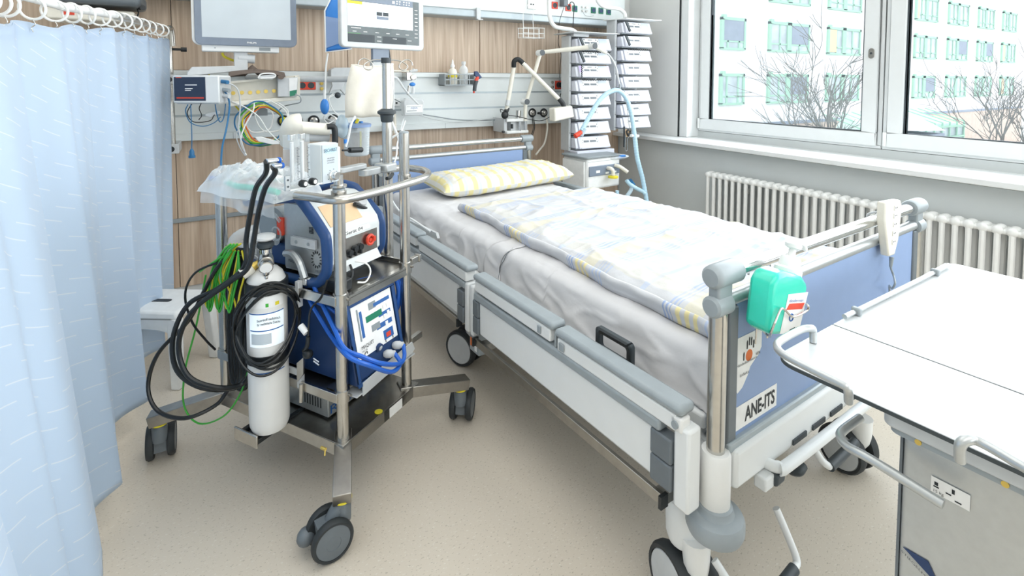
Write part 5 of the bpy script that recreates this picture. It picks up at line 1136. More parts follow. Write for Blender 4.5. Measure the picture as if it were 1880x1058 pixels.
rs = socket((2.231, 3.2, 1.175), 0, YP, 'red_socket', 'red power socket with black plug on the supply panel beside the syringe pump rack', .032)
c = V((2.231, 3.2, 1.175)); 
pk = thing('mains_plug', 'black mains plug pushed into the red socket beside the syringe pumps', 'plug', base=(c.x+.0, 3.16, c.z-.03))
part(pk, 'plug_body', MB().cyl((c.x+.004, 3.192, c.z), (c.x+.004, 3.165, c.z), .020).tube([(c.x+.004, 3.17, c.z), (c.x+.012, 3.155, c.z-.015), (c.x+.014, 3.155, c.z-.04)], .008), 'black_rubber')
part(pk, 'cord', MB().tube([(c.x+.014, 3.155, c.z-.04), (c.x-.01, 3.16, c.z-.09), (c.x+.03, 3.15, c.z-.16), (c.x+.07, 3.12, c.z-.24)], .0035), 'hose_black')
c = V((2.183, 3.1, 1.767)); 
cg = thing('charger', 'grey plug-in charger on the top duct with a black cord', 'charger', base=(c.x, 3.05, c.z))
part(cg, 'case', MB().box((c.x-.018, 3.04, c.z-.02), (c.x+.022, 3.092, c.z+.05)), 'dark_grey_plastic', bev=.005)
part(cg, 'cord', MB().tube([(c.x, 3.06, c.z-.02), (2.141, 3.06, 1.634), (2.143, 3.07, 1.548), (2.16, 3.1, 1.48), (2.206, 3.13, 1.403), (2.211, 3.15, 1.302), (2.206, 3.15, 1.2)], .0022), 'hose_black')
hose('duct_cable', [(2.242, 3.08, 1.753), (2.242, 3.06, 1.782), (2.272, 3.06, 1.769), (2.267, 3.06, 1.681), (2.248, 3.04, 1.598), (2.214, 3, 1.507)], .0032, 'hose_black', 'black power cord looping from the second red duct socket to the left pump shelf', 'cable', 'W')
sw_ = thing('data_socket', 'white double data socket on the top duct left of the red sockets', 'socket', base=(1.928, 3.1, 1.741))
c = V((1.928, 3.1, 1.748)); part(sw_, 'cover', MB().box((c.x-.035, 3.092, c.z-.035), (c.x+.035, 3.0998, c.z+.035)), 'white_plastic', bev=.003); part(sw_, 'ports', MB().box((c.x-.015, 3.0915, c.z-.006), (c.x-.004, 3.0922, c.z+.004)).box((c.x+.004, 3.0915, c.z-.006), (c.x+.015, 3.0922, c.z+.004)), 'black_rubber')
eq = thing('equipotential_block', 'cluster of grey earth terminals on the duct between the green sockets', 'socket', base=(2.393, 3.1, 1.746))
for i, p in enumerate(((2.377, 3.1, 1.761), (2.414, 3.1, 1.76), (2.378, 3.1, 1.733), (2.414, 3.1, 1.731))): part(eq, 'terminal', MB().cyl((p[0], 3.0998, p[2]), (p[0], 3.088, p[2]), .008, n=14), 'steel')
part(eq, 'wire', MB().tube([(2.371, 3.085, 1.731), (2.384, 3.075, 1.698), (2.44, 3.08, 1.694), (2.479, 3.09, 1.702)], .0016), 'wire_grey')
for j, (pts, lab) in enumerate(((((0.518, 3.2, 1.19), (0.518, 3.2, 1.158)), 'pair of brass earth terminals on the panel right of the red socket'), (((2.171, 3.2, 1.196), (2.172, 3.2, 1.159)), 'pair of steel earth terminals on the panel left of the plugged red socket'))):
    t = thing('earth_terminals', lab, 'terminal', base=pts[1])
    for p in pts: part(t, 'terminal', MB().cyl((p[0], 3.1998, p[2]), (p[0], 3.186, p[2]), .010, n=16).cyl((p[0], 3.186, p[2]), (p[0], 3.180, p[2]), .006, n=12), 'brass' if j == 0 else 'steel')
GO = (((0.308, 3.2, 0.974), 'gas outlet with a yellow cap behind the cable coil'), ((0.378, 3.2, 0.971), 'black ringed gas outlet right behind the cream handle'), ((0.471, 3.2, 0.968), 'black ringed gas outlet under the blue squeeze bulb'), ((0.583, 3.2, 0.97), 'black ringed gas outlet half hidden by the suction jar'), ((1.997, 3.2, 0.97), 'black ringed gas outlet, first right of the lamp clamp'), ((2.098, 3.2, 0.967), 'black ringed gas outlet, second right of the lamp clamp'), ((2.197, 3.2, 0.968), 'black ringed gas outlet half behind the cream lamp head'))
for i, (p, lab) in enumerate(GO):
    g_ = thing('gas_outlet', lab, 'gas outlet', base=(p[0], 3.19, p[2]), group='gas outlets along the supply panel')
    part(g_, 'black_ring', MB().ring((p[0], 3.197, p[2]), (0, 1, 0), .028, .0055, 28, 8), 'black_rubber')
    part(g_, 'outlet_body', MB().lathe([(.022, 0), (.022, .006), (.013, .009), (.013, .024), (.008, .028), (0, .028)], (p[0], 3.1998, p[2]), (0, -1, 0), 22), 'yellow' if i == 0 else 'steel')
for i, p in enumerate(((2.042, 3.18, 0.966),)):
    solo('hose_plug', MB().cyl((p[0], 3.186, p[2]), (p[0], 3.15, p[2]), .009).ball((p[0], 3.15, p[2]), .012), 'black_rubber', 'small black knob between two gas outlets right of the lamp clamp', 'knob')
hose('wall_hose', [(2.103, 3.17, 0.94), (2.107, 3.16, 0.855), (2.076, 3.15, 0.747), (2.022, 3.14, 0.695), (1.981, 3.12, 0.668)], .007, 'cream_plastic', 'cream gas hose curving down from a wall outlet behind the bed head', 'hose', 'W')
for i in range(2): hose('wall_cable', [V((1.979, 3.17, 0.94))+V((.012*i, 0, 0)), V((1.982, 3.16, 0.861))+V((.012*i, 0, 0)), V((1.957, 3.15, 0.803))+V((.01*i, 0, 0)), V((1.943, 3.15, 0.755))+V((.008*i, 0, 0))], .003, 'hose_black', 'thin black cable dropping behind the bed head, the %s of two' % ('left' if i == 0 else 'right'), 'cable', 'W')
hose('wall_cable', [(1.068, 3.12, 0.999), (1.22, 3.15, 0.971), (1.379, 3.16, 0.943), (1.585, 3.16, 0.932), (1.725, 3.14, 0.935)], .0036, 'wire_grey', 'grey cable sagging along the supply panel, the upper of two', 'cable', 'W')
hose('wall_cable', [(1.097, 3.12, 0.984), (1.219, 3.15, 0.95), (1.359, 3.16, 0.929), (1.501, 3.16, 0.931), (1.665, 3.15, 0.945)], .0026, 'light_grey', 'thin pale cable sagging along the supply panel, the lower of two', 'cable', 'W')

# ---------- patient monitor on wall arm
YM = 2.8
pm = thing('patient_monitor', 'large grey framed patient monitor with pale blank screen on a wall arm', 'monitor', base=(0.105, 2.8, 1.358))
a, b_ = V((-0.101, 2.8, 1.375)), V((0.339, 2.8, 1.391)); zb, zt = a.z-.002, 1.74
part(pm, 'rear_case', MB().prism([(x, YM+.004, z) for x, z in rrect(a.x-.012, zb+.0, b_.x-.004, zt, .03)], (0, .05, 0)), 'frame_white', bev=.004)
fr_ = part(pm, 'bezel', MB().prism([(x, YM-.006, z) for x, z in rrect(a.x, zb, b_.x, zt, .028)], (0, .0095, 0)), 'bezel_grey', bev=.002)
s0, s1 = V((-0.072, 2.8, 1.411)), V((0.311, 2.8, 1.403)); part(pm, 'screen', MB().box((s0.x, YM-.0072, s0.z-.002), (s1.x, YM-.0062, zt-.04)), 'screen_grey')
text(pm, 'PHILIPS', ((0.115, 2.8, 1.382)[0], YM-.0068, (0.115, 2.8, 1.385)[2]), EX, EZ, .0085, 'label_white', width=.040, bold=.02)
a, b_ = V((-0.076, 2.82, 1.344)), V((0.257, 2.82, 1.381)); bs_ = part(pm, 'base_box', MB().box((a.x, YM+.006, a.z), (b_.x, YM+.09, a.z+.038)), 'frame_white', bev=.004)
part(bs_, 'port', MB().cyl((a.x+.055, YM+.0055, a.z+.016), (a.x+.055, YM+.004, a.z+.016), .003).box((b_.x-.09, YM+.0045, a.z+.008), (b_.x-.04, YM+.0055, a.z+.024)), 'wire_grey')
part(pm, 'tilt_joint', MB().cyl((0.073, 2.84, 1.317), (0.149, 2.84, 1.311), .022, n=20).box(((0.057, 2.84, 1.269)[0], 2.82, (0.057, 2.84, 1.269)[2]), ((0.116, 2.84, 1.34)[0], 2.87, (0.116, 2.84, 1.345)[2])), 'light_grey', bev=.004)
part(pm, 'support_arm', MB().prism([(-0.138, 2.82, 1.225), (-0.138, 2.82, 1.243), (-0.118, 2.82, 1.269), (0.057, 2.82, 1.277), (0.116, 2.82, 1.277), (0.115, 2.82, 1.253), (0.056, 2.82, 1.248)], (0, .06, 0)), 'light_grey', bev=.004)
part(pm, 'arm_column', MB().cyl((-0.072, 2.85, 1.21), (-0.071, 2.85, 1.247), .014).box(((-0.098, 2.85, 1.252)[0], 2.86, 1.22), ((-0.053, 2.85, 1.252)[0], 3.184, 1.25)), 'light_grey')
hose('earth_lead', [(0.008, 2.88, 1.341), (0.015, 2.88, 1.325), (0.036, 2.89, 1.313), (0.064, 2.9, 1.303)], .006, 'yellow', 'yellow green earth lead bending behind the monitor joint', 'cable', 'W')
hose('earth_lead', [(-0.05, 2.93, 1.243), (-0.051, 2.93, 1.221), (-0.027, 2.95, 1.159), (0.043, 2.95, 1.095), (0.083, 2.95, 1.047)], .0045, 'yellow', 'yellow green earth lead running under the module rack', 'cable', 'W')
# ---------- module rack
mr = thing('module_rack', 'cream white open module rack with a row of brass dots under the monitor', 'rack', base=(0.149, 2.85, 1.077))
bk = part(mr, 'back_plate', MB().prism([(0.042, 2.85, 1.195), (0.342, 2.85, 1.231), (0.339, 2.85, 1.112), (0.039, 2.85, 1.104)], (0, .012, 0)), 'cream_plastic')
for p in ((0.05, 2.849, 1.144), (0.088, 2.849, 1.146), (0.124, 2.849, 1.146), (0.16, 2.849, 1.148), (0.195, 2.849, 1.151), (0.232, 2.849, 1.153)):
    part(mr, 'brass_dot', MB().cyl(V(p), V(p)+V((0, -.004, 0)), .0095, n=18), 'brass')
part(mr, 'top_shelf', MB().prism([(0.023, 2.8, 1.2), (0.354, 2.86, 1.234), (0.353, 2.86, 1.226), (0.023, 2.8, 1.19)], (0, .10, 0)), 'cream_plastic')
part(mr, 'bottom_shelf', MB().prism([(0.025, 2.78, 1.104), (0.352, 2.82, 1.127), (0.351, 2.82, 1.107), (0.024, 2.78, 1.081)], (0, .11, 0)), 'cream_plastic', bev=.002)
part(mr, 'side_wall', MB().prism([(0.328, 2.82, 1.228), (0.354, 2.82, 1.225), (0.351, 2.82, 1.113), (0.325, 2.82, 1.116)], (0, .10, 0)), 'cream_plastic')
part(mr, 'rack_mount', MB().box(((0.108, 2.95, 1.046)[0], 2.90, (0.108, 2.95, 1.046)[2]-.02), ((0.204, 2.95, 1.043)[0], 3.198, (0.109, 2.95, 1.088)[2]-.01)), 'wire_grey')
px_ = thing('power_module', 'grey plug-in module with green patch at the right end of the module rack', 'module', base=(0.278, 2.83, 1.117))
part(px_, 'case', MB().prism([(0.246, 2.79, 1.219), (0.34, 2.79, 1.222), (0.332, 2.79, 1.123), (0.244, 2.79, 1.124)], (0, .05, 0)), 'light_grey', bev=.003)
part(px_, 'front', MB().prism([(0.298, 2.788, 1.216), (0.337, 2.788, 1.219), (0.33, 2.788, 1.128), (0.297, 2.788, 1.126)], (0, .0015, 0)), 'label_white'); part(px_, 'green_patch', MB().prism([(0.299, 2.786, 1.153), (0.333, 2.786, 1.159), (0.33, 2.786, 1.131), (0.299, 2.786, 1.126)], (0, .001, 0)), 'green_socket')
part(px_, 'lead', MB().tube([(0.324, 2.785, 1.137), (0.347, 2.78, 1.123), (0.347, 2.79, 1.095), (0.31, 2.83, 1.083), (0.281, 2.87, 1.073), (0.257, 2.9, 1.05)], .0028), 'grey_plastic')
FR['M'] = (V((-0.052, 2.7, 1.101)), radians(-30))
mm = thing('module_monitor', 'small box shaped monitor with dark navy touch screen at the left of the module rack', 'monitor', 'M', (-.08, .05, 0))
part(mm, 'case', MB().box((-.162, 0, 0), (.05, .10, .128)), 'frame_white', bev=.006)
part(mm, 'screen', MB().box((-.155, -.0012, .012), (-.012, -.0002, .12)), 'screen_navy'); ssm = bpy.data.objects[mm.name].children[-1]
part(ssm, 'red_bar', MB().box((-.145, -.0018, .022), (-.02, -.0012, .028)).box((-.145, -.0018, .116), (-.12, -.0012, .119)), 'red_socket')
part(ssm, 'menu_rows', MB().box((-.105, -.0018, .082), (-.05, -.0012, .086)).box((-.105, -.0018, .066), (-.07, -.0012, .069)).box((-.105, -.0018, .058), (-.078, -.0012, .061)), 'label_white')['kind'] = 'stuff'
part(mm, 'side_panel', MB().box((.0502, .005, .006), (.0515, .095, .12)), 'light_grey')
for y, z, m_ in ((.02, .1, 'teal_blue'), (.03, .062, 'grey_plastic'), (.03, .035, 'light_grey')): part(mm, 'connector', MB().cyl((.051, y, z), (.085, y-.01, z-.004), .009), m_)
part(mm, 'bottom_slots', MB().box((-.15, .01, -.004), (.04, .09, -.0002)), 'light_grey')
# ---------- leads hanging from the small monitor
for i, (pts, m_, r_w) in enumerate((
    (((-0.133, 2.72, 1.097), (-0.143, 2.73, 1.065), (-0.126, 2.74, 1.014), (-0.08, 2.75, 0.994), (-0.036, 2.76, 1.006), (-0.006, 2.77, 1.033)), 'teal_blue', .0022),
    (((-0.118, 2.72, 1.099), (-0.137, 2.73, 1.057), (-0.113, 2.74, 1.016), (-0.051, 2.75, 1.018), (-0.033, 2.76, 1.042), (-0.017, 2.77, 1.059)), 'hose_black', .0022),
    (((-0.082, 2.72, 1.101), (-0.09, 2.73, 1.076), (-0.082, 2.74, 1.045), (-0.094, 2.75, 1.024)), 'hose_black', .002),
    (((-0.027, 2.72, 1.1), (-0.021, 2.74, 1.048), (-0.009, 2.75, 1.011), (0.007, 2.76, 1.033), (0.016, 2.76, 1.11), (0.008, 2.75, 1.174)), 'teal_blue', .0024),
    (((-0.122, 2.71, 1.097), (-0.122, 2.72, 1.04), (-0.122, 2.72, 0.953), (-0.124, 2.72, 0.896)), 'teal_blue', .002))):
    lab = ('dark teal lead in the widest loop under the small monitor', 'black lead looping below the small monitor inside the wider loop', 'short black lead under the middle of the small monitor', 'dark lead looping down and up right of the small monitor', 'thin straight lead ending in a teal plug below the small monitor')[i]
    t_ = hose('monitor_lead', pts, r_w, m_, lab, 'cable', 'W', group='leads under the small monitor')
    if i == 4: part(t_, 'plug', MB().lathe([(.004, 0), (.010, .012), (.011, .03), (.014, .032), (.014, .042), (0, .042)], pts[-1], (0, 0, -1), 14), 'teal_blue')
solo('lead_junction', MB().prism([(-0.068, 2.76, 1.051), (-0.043, 2.76, 1.058), (-0.012, 2.76, 1.064), (-0.008, 2.76, 1.051), (-0.044, 2.76, 1.032), (-0.07, 2.76, 1.041)], (0, .008, 0)), 'light_grey', 'small grey cable junction hanging under the small monitor', 'connector', bev=.002)
hose('blue_lead', [(-0.023, 2.72, 1.167), (0.008, 2.7, 1.16), (0.027, 2.7, 1.124), (0.03, 2.7, 1.074), (0.016, 2.68, 0.987), (-0.003, 2.6, 0.909), (-0.009, 2.45, 0.857), (-0.007, 2.35, 0.845)], .0042, 'teal_blue', 'blue lead dropping from the small monitor to the clear circuit bag', 'cable', 'W')
hose('grey_lead', [(-0.013, 2.72, 1.19), (0.042, 2.71, 1.187), (0.07, 2.71, 1.154), (0.075, 2.72, 1.085), (0.066, 2.73, 0.981), (0.077, 2.7, 0.913), (0.086, 2.6, 0.879)], .0034, 'light_grey', 'light grey lead arching from the small monitor in front of the rack', 'cable', 'W')
# ---------- coil of cables
def coil(name, c, R, r, m_, lab, squash=1.0, turns=1, dy=0):
    c = V(c); P = []
    for i in range(18*turns+1):
        a = 2*pi*i/18; k_ = 1+.04*sin(i*1.7); P.append(c+V((R*k_*cos(a), dy+.008*sin(a*2+i*.1), R*squash*k_*sin(a))))
    return solo(name, MB().tube(P, r, n=7, k=4), m_, lab, 'cable', group='coiled leads under the module rack')
cc0 = V((0.188, 2.8, 0.994))
for i, (dx, dz, R, m_, lab) in enumerate(((-.03, -.0, .105, 'teal_blue', 'blue lead in the coil under the module rack'), (-.02, .0, .098, 'green_wire', 'green lead in the coil under the module rack'), (-.012, -.005, .09, 'yellow', 'yellow lead in the coil under the module rack'), (-.004, -.008, .084, 'orange', 'orange lead in the coil under the module rack'), (.0, .01, .10, 'wire_white', 'white lead in the widest loop of the coil under the rack'), (.03, .03, .075, 'wire_white', 'white lead in a small high loop of the coil under the rack'), (-.03, .02, .066, 'wire_white', 'white lead in the smallest left loop of the coil under the rack'), (-.01, -.02, .095, 'green_socket', 'dark green lead in the coil under the module rack'))):
    coil('coiled_lead', cc0+V((dx, .006*i-.02, dz)), R, .0034, m_, lab, squash=1.02)
hose('white_lead', [(0.138, 2.78, 1.099), (0.13, 2.77, 1.055), (0.09, 2.76, 0.978), (0.074, 2.74, 0.915), (0.093, 2.66, 0.858)], .0034, 'wire_white', 'white lead falling from the rack to the left of the coil', 'cable', 'W')
hose('white_lead', [(0.041, 2.78, 1.106), (0.097, 2.77, 1.077), (0.155, 2.76, 1.028), (0.193, 2.75, 0.96), (0.247, 2.74, 0.899), (0.275, 2.73, 0.882), (0.258, 2.73, 0.864)], .003, 'wire_white', 'white lead crossing diagonally in front of the coil', 'cable', 'W')
hose('white_lead', [(0.072, 2.78, 0.985), (0.057, 2.77, 0.939), (0.069, 2.74, 0.889), (0.088, 2.66, 0.856)], .0026, 'light_grey', 'pale lead hanging leftmost below the coil', 'cable', 'W')
solo('lead_handset', MB().prism([(0.135, 2.74, 0.932), (0.163, 2.74, 0.933), (0.24, 2.74, 0.905), (0.244, 2.74, 0.891), (0.21, 2.74, 0.891), (0.148, 2.74, 0.91)], (0, .012, 0)), 'white_plastic', 'slim white handset lying across the bottom of the lead coil', 'connector', bev=.003)
# ---------- brown cuff on the rack
cf_ = thing('pressure_cuff', 'brown rolled blood pressure cuff lying on top of the module rack', 'cuff', base=(0.15, 2.82, 1.213))
part(cf_, 'cuff_cloth', MB().grid(lambda u, v: (cc0.x-.155+.245*u, 2.76+.14*v, V((0.15, 2.82, 1.213)).z+.012+.020*sin(pi*v)+.018*sin(u*pi)*(1-.6*v)+(.028*max(0, 1-abs(u-.42)/.12) if v > .6 else 0)-.012*(1-u)*0), 40, 14), 'brown_cloth', solid=.006)
part(cf_, 'rolled_end', MB().tube([(0.258, 2.76, 1.227), (0.272, 2.88, 1.234)], .016, n=16, smooth=False), 'brown_cloth'); part(cf_, 'white_tube', MB().tube([(0.156, 2.752, 1.218), (0.171, 2.752, 1.237), (0.219, 2.752, 1.24), (0.233, 2.752, 1.229), (0.218, 2.752, 1.219), (0.166, 2.752, 1.216)], .0035), 'label_white')
part(cf_, 'cuff_lining', MB().prism([(0.156, 2.754, 1.213), (0.161, 2.754, 1.229), (0.231, 2.754, 1.235), (0.236, 2.754, 1.224), (0.218, 2.754, 1.211)], (0, .01, 0)), 'light_grey')
# ---------- cream elbow handle behind the flow meters
eh = thing('lamp_handle', 'cream elbow shaped pipe with black lever behind the flow meters', 'pipe', base=(0.27, 2.3, 0.925))
part(eh, 'elbow', MB().tube([(0.251, 2.32, 0.943), (0.248, 2.3, 0.986), (0.259, 2.28, 1.019), (0.284, 2.28, 1.023)], .045, n=18, k=5), 'cream_plastic'); part(eh, 'pipe', MB().cyl((0.269, 2.28, 1.01), (0.397, 2.28, 0.995), .026, n=20), 'cream_plastic')
part(eh, 'metal_sleeve', MB().cyl((0.304, 2.31, 0.969), (0.401, 2.31, 0.963), .024, n=20), 'light_grey'); part(eh, 'black_lever', MB().tube([(0.385, 2.26, 1.008), (0.411, 2.26, 1.007), (0.417, 2.26, 0.986), (0.417, 2.26, 0.939)], .013, n=10, k=3), 'black_rubber')
part(eh, 'mount_plate', MB().box(((0.222, 2.3, 0.947)[0], 2.3, (0.221, 2.3, 0.917)[2]), ((0.259, 2.3, 0.944)[0], 2.33, (0.222, 2.3, 0.978)[2])), 'light_grey')
# ---------- blue pressure bag and bulb
pbg = thing('pressure_bag', 'blue infusion pressure bag with pale edging hanging behind the ventilator screen', 'pressure bag', base=(0.519, 2.7, 1.349))
part(pbg, 'bag', MB().prism([(0.495, 2.7, 1.627), (0.578, 2.7, 1.634), (0.598, 2.7, 1.564), (0.595, 2.7, 1.374), (0.461, 2.7, 1.351), (0.46, 2.7, 1.554)], (0, .03, 0)), 'bulb_blue', bev=.010)
part(pbg, 'edge_piping', MB().tube([(0.494, 2.695, 1.627), (0.459, 2.695, 1.554), (0.46, 2.695, 1.348), (0.589, 2.695, 1.368)], .0035, k=1), 'wire_white')
part(pbg, 'window', MB().prism([(0.463, 2.695, 1.527), (0.526, 2.695, 1.52), (0.589, 2.695, 1.535), (0.586, 2.695, 1.401), (0.524, 2.695, 1.393), (0.463, 2.695, 1.369)], (0, .003, 0)), 'bed_blue')
part(pbg, 'tube', MB().tube([(0.471, 2.7, 1.343), (0.465, 2.7, 1.304), (0.459, 2.7, 1.255), (0.455, 2.7, 1.14)], .0045), 'white_plastic')
part(pbg, 'valve', MB().cyl((0.452, 2.7, 1.159), (0.451, 2.7, 1.112), .007), 'white_plastic')
part(pbg, 'squeeze_bulb', MB().ball((0.451, 2.7, 1.074), (.022, .022, .040), 18, 12), 'bulb_blue')
part(pbg, 'bulb_tube', MB().tube([(0.45, 2.7, 1.03), (0.448, 2.72, 1.012), (0.474, 2.75, 0.986), (0.51, 2.8, 0.993)], .0028), 'white_plastic')
# ---------- grey bracket box behind the bag
gbx = thing('swivel_bracket', 'pale grey swivel bracket on the supply panel left of the drainage bag', 'bracket', base=(0.655, 3.1, 1.2))
part(gbx, 'cover', MB().prism([(0.554, 3.1, 1.216), (0.555, 3.1, 1.27), (0.576, 3.1, 1.282), (0.72, 3.1, 1.284), (0.719, 3.1, 1.223)], (0, .085, 0)), 'light_grey', bev=.004)
part(gbx, 'fork', MB().prism([(0.558, 3.11, 1.213), (0.645, 3.11, 1.219), (0.625, 3.11, 1.168), (0.637, 3.11, 1.119), (0.61, 3.11, 1.152), (0.57, 3.11, 1.149), (0.545, 3.11, 1.13), (0.564, 3.11, 1.175)], (0, .03, 0)), 'light_grey', bev=.003)
part(gbx, 'black_knob', MB().ball((0.586, 3.07, 1.121), .018, 12, 8), 'charcoal')
for i, pts in enumerate((((0.564, 3.05, 1.125), (0.52, 3.04, 1.095), (0.521, 3.05, 1.029), (0.567, 3.06, 0.996)), ((0.558, 3.05, 1.131), (0.532, 3.04, 1.107), (0.551, 3.05, 1.044), (0.588, 3.06, 1.004)))): part(gbx, 'white_wire', MB().tube(pts, .0028), 'wire_white')
# ---------- ventilator screen
FR['V'] = (V((0.473, 2.36, 1.355)), radians(16))
vs = thing('ventilator_screen', 'wide flat ventilator touch screen with pale frame behind the infusion pole', 'monitor', 'V', (.22, .02, 0))
W2 = .445; H2 = .265
part(vs, 'bezel', MB().prism([(x, 0, z) for x, z in rrect(-.004, 0, W2, H2, .022)], (0, .03, 0)), 'light_grey', bev=.005)
sx0, sx1, sz0, sz1 = .028, W2-.03, .026, H2-.024; SWd, SH = sx1-sx0, sz1-sz0
def vp(name, u0, u1, v0, v1, m_, d=.0006, root=None): return part(root or vs, name, MB().box((sx0+SWd*u0, -.0002-d, sz0+SH*v0), (sx0+SWd*u1, -.0002-d+.0004, sz0+SH*v1)), m_)
scr = vp('screen', 0, 1, 0, 1, 'screen_dark')
vp('white_area', 0, .905, .34, .86, 'screen_white', .001, scr); vp('header_bar', 0, .905, .87, 1, 'bezel_grey', .001, scr); vp('yellow_message', 0, .19, .80, .86, 'yellow', .0016, scr)
vp('table_block', 0, .35, 0, .17, 'charcoal', .001, scr); vp('table_block', .46, .80, 0, .16, 'charcoal', .001, scr); vp('green_line', 0, .16, .18, .187, 'green_wire', .0016, scr)
vp('menu_button', .38, .457, .60, .68, 'charcoal', .0016, scr); vp('menu_button', .468, .545, .60, .68, 'charcoal', .0016, scr); vp('menu_button', .38, .545, .52, .585, 'bezel_grey', .0016, scr)
ic = MB()
def icb(u, v, w_=.018, h_=.018): ic.box((sx0+SWd*u, -.0022, sz0+SH*v), (sx0+SWd*(u+w_), -.0016, sz0+SH*(v+h_)))
for i in range(8): icb(.93, .80-.09*i, .045, .014)
for u in (.01, .05, .10, .14): icb(u, .955, .02, .03)
for u in (.66, .70, .76, .80, .84): icb(u, .945, .02, .03); icb(u, .895, .016, .024)
icb(.35, .94, .05, .02); icb(.60, .90, .035, .06); icb(.04, .29, .13, .014)
for u in (.06, .20, .36, .51, .65, .79): icb(u, .22, .05, .012)
for u, v in ((.38, .13), (.38, .04), (.60, .11), (.82, .09)): icb(u, v, .06, .012)
part(scr, 'screen_icons', ic, 'label_white')['kind'] = 'stuff'
part(vs, 'neck', MB().box((.16, .012, -.06), (.25, .03, .01)), 'bezel_grey', bev=.003); part(vs, 'neck_cable', MB().tube([(.252, .02, .0), (.256, .02, -.04), (.245, .02, -.075)], .004), 'charcoal')
part(vs, 'tilt_bracket', MB().prism([(.165, .02, -.055), (.25, .02, -.055), (.25, .02, -.10), (.21, .02, -.115), (.165, .02, -.13)], (0, .03, 0)), 'light_grey', bev=.003)
part(vs, 'wall_arm', MB().tube([(.20, .04, -.10), (.19, .25, -.14), (.0, .55, -.14), (-.1, .90, -.13)], .016), 'light_grey')
# ---------- drainage bag
db = thing('drainage_bag', 'cream white fluid bag hanging from the hooks behind the infusion pole', 'bag', base=(0.574, 2.36, 1.04))
tl, tr2, brr, bll = V((0.512, 2.36, 1.278)), V((0.704, 2.36, 1.287)), V((0.686, 2.36, 1.036)), V((0.482, 2.36, 1.038))
def bgf(u, v, s=1):
    p = tl.lerp(tr2, u).lerp(bll.lerp(brr, u), v); e = max(0, (1-abs(u*2-1)**5)*(1-abs(v*2-1)**7))**.5
    wv = .010*sin(u*14+v*3)*e*v
    return (p.x-(.012*sin(pi*v))*(1-2*u), p.y-s*(.028*e)+wv*s, p.z-.012*sin(pi*u)*(v < .02)*0-.02*(1-(2*u-1)**2)*(1-v)*.4+.006*nz(u*4, v*4, 0, 1))
part(db, 'bag', MB().grid(lambda u, v: bgf(u, v, 1), 36, 40).grid(lambda u, v: bgf(1-u, v, -.6), 36, 40), 'bag_cream')
part(db, 'top_seam', MB().tube([bgf(i/8, .02, 1.1) for i in range(9)], .003), 'cream_plastic')
part(db, 'right_tube', MB().tube([(0.694, 2.33, 1.2), (0.696, 2.33, 1.124), (0.692, 2.33, 1.035)], .003), 'milky_plastic')
hose('drip_line', [(0.658, 2.3, 1.063), (0.668, 2.25, 1.004), (0.677, 2.2, 0.947), (0.673, 2.15, 0.904)], .0055, 'milky_plastic', 'clear drip chamber line slanting from the bag to the trolley post', 'tube', 'W')
hose('drip_line', [(0.512, 2.3, 1.046), (0.49, 2.28, 1.014), (0.474, 2.26, 0.964), (0.457, 2.24, 0.92)], .005, 'milky_plastic', 'clear line falling from the left corner of the cream bag', 'tube', 'W')
hose('drip_line', [(0.804, 2.5, 1.002), (0.755, 2.4, 0.963), (0.702, 2.3, 0.918), (0.666, 2.2, 0.875), (0.626, 2.1, 0.856)], .0038, 'milky_plastic', 'thin clear line running down behind the tall trolley post', 'tube', 'W')
hose('drip_line', [(0.539, 1.95, 0.905), (0.544, 1.95, 0.943), (0.565, 1.92, 0.983), (0.598, 1.9, 1.002), (0.613, 1.88, 0.988), (0.597, 1.86, 0.958), (0.583, 1.84, 0.981)], .0028, 'wire_white', 'white line looped over the top of the tall trolley post', 'tube', 'W')
hose('drip_line', [(0.584, 2.1, 0.985), (0.603, 2.08, 0.97), (0.63, 2.06, 0.984), (0.651, 2.04, 0.998)], .0026, 'wire_white', 'short white line sagging beside the infusion pole', 'tube', 'W')
hose('bed_line', [(0.599, 2.1, 0.738), (0.619, 2.1, 0.689), (0.644, 2.06, 0.648), (0.682, 2.02, 0.623), (0.727, 1.95, 0.588)], .0042, 'milky_plastic', 'clear line running from the trolley down along the bed side', 'tube', 'W')
solo('blue_connector', MB().cyl((0.458, 2.25, 0.952), (0.458, 2.25, 0.935), .007), 'bulb_blue', 'small blue connector on the clear line beside the suction jar', 'connector')
# ---------- suction jar
cj = V((0.55, 2.45, 0.852)); jt = V((0.552, 2.45, 0.999)).z
sj = thing('suction_jar', 'clear graduated suction jar with blue lid beside the cream bag', 'jar', base=cj)
part(sj, 'jar', MB().lathe([(.052, 0), (.056, .004), (.062, jt-cj.z-.012), (.060, jt-cj.z-.012), (.054, .006), (0, .006)], cj, (0, 0, 1), 30), 'clear_plastic')
part(sj, 'lid', MB().lathe([(.068, 0), (.069, .012), (.06, .016), (.02, .018), (0, .018)], (cj.x, cj.y, jt-.012), (0, 0, 1), 30), 'bed_blue')
part(sj, 'lid_valve', MB().cyl((cj.x-.01, cj.y, jt), (cj.x-.01, cj.y, jt+.022), .012).cyl((cj.x+.02, cj.y-.01, jt), (cj.x+.02, cj.y-.01, jt+.014), .009), 'bulb_blue')
part(sj, 'yellow_tab', MB().cyl((cj.x-.006, cj.y-.02, jt+.006), (cj.x+.005, cj.y-.02, jt+.026), .007).box((cj.x+.004, cj.y-.05, cj.z+.035), (cj.x+.012, cj.y-.045, jt-.03)), 'yellow')
gs = MB()
for i in range(9): gs.box((cj.x+.035, cj.y-.052, cj.z+.02+.012*i), (cj.x+.046, cj.y-.051, cj.z+.0215+.012*i))
part(sj, 'graduation', gs, 'wire_white')['kind'] = 'stuff'
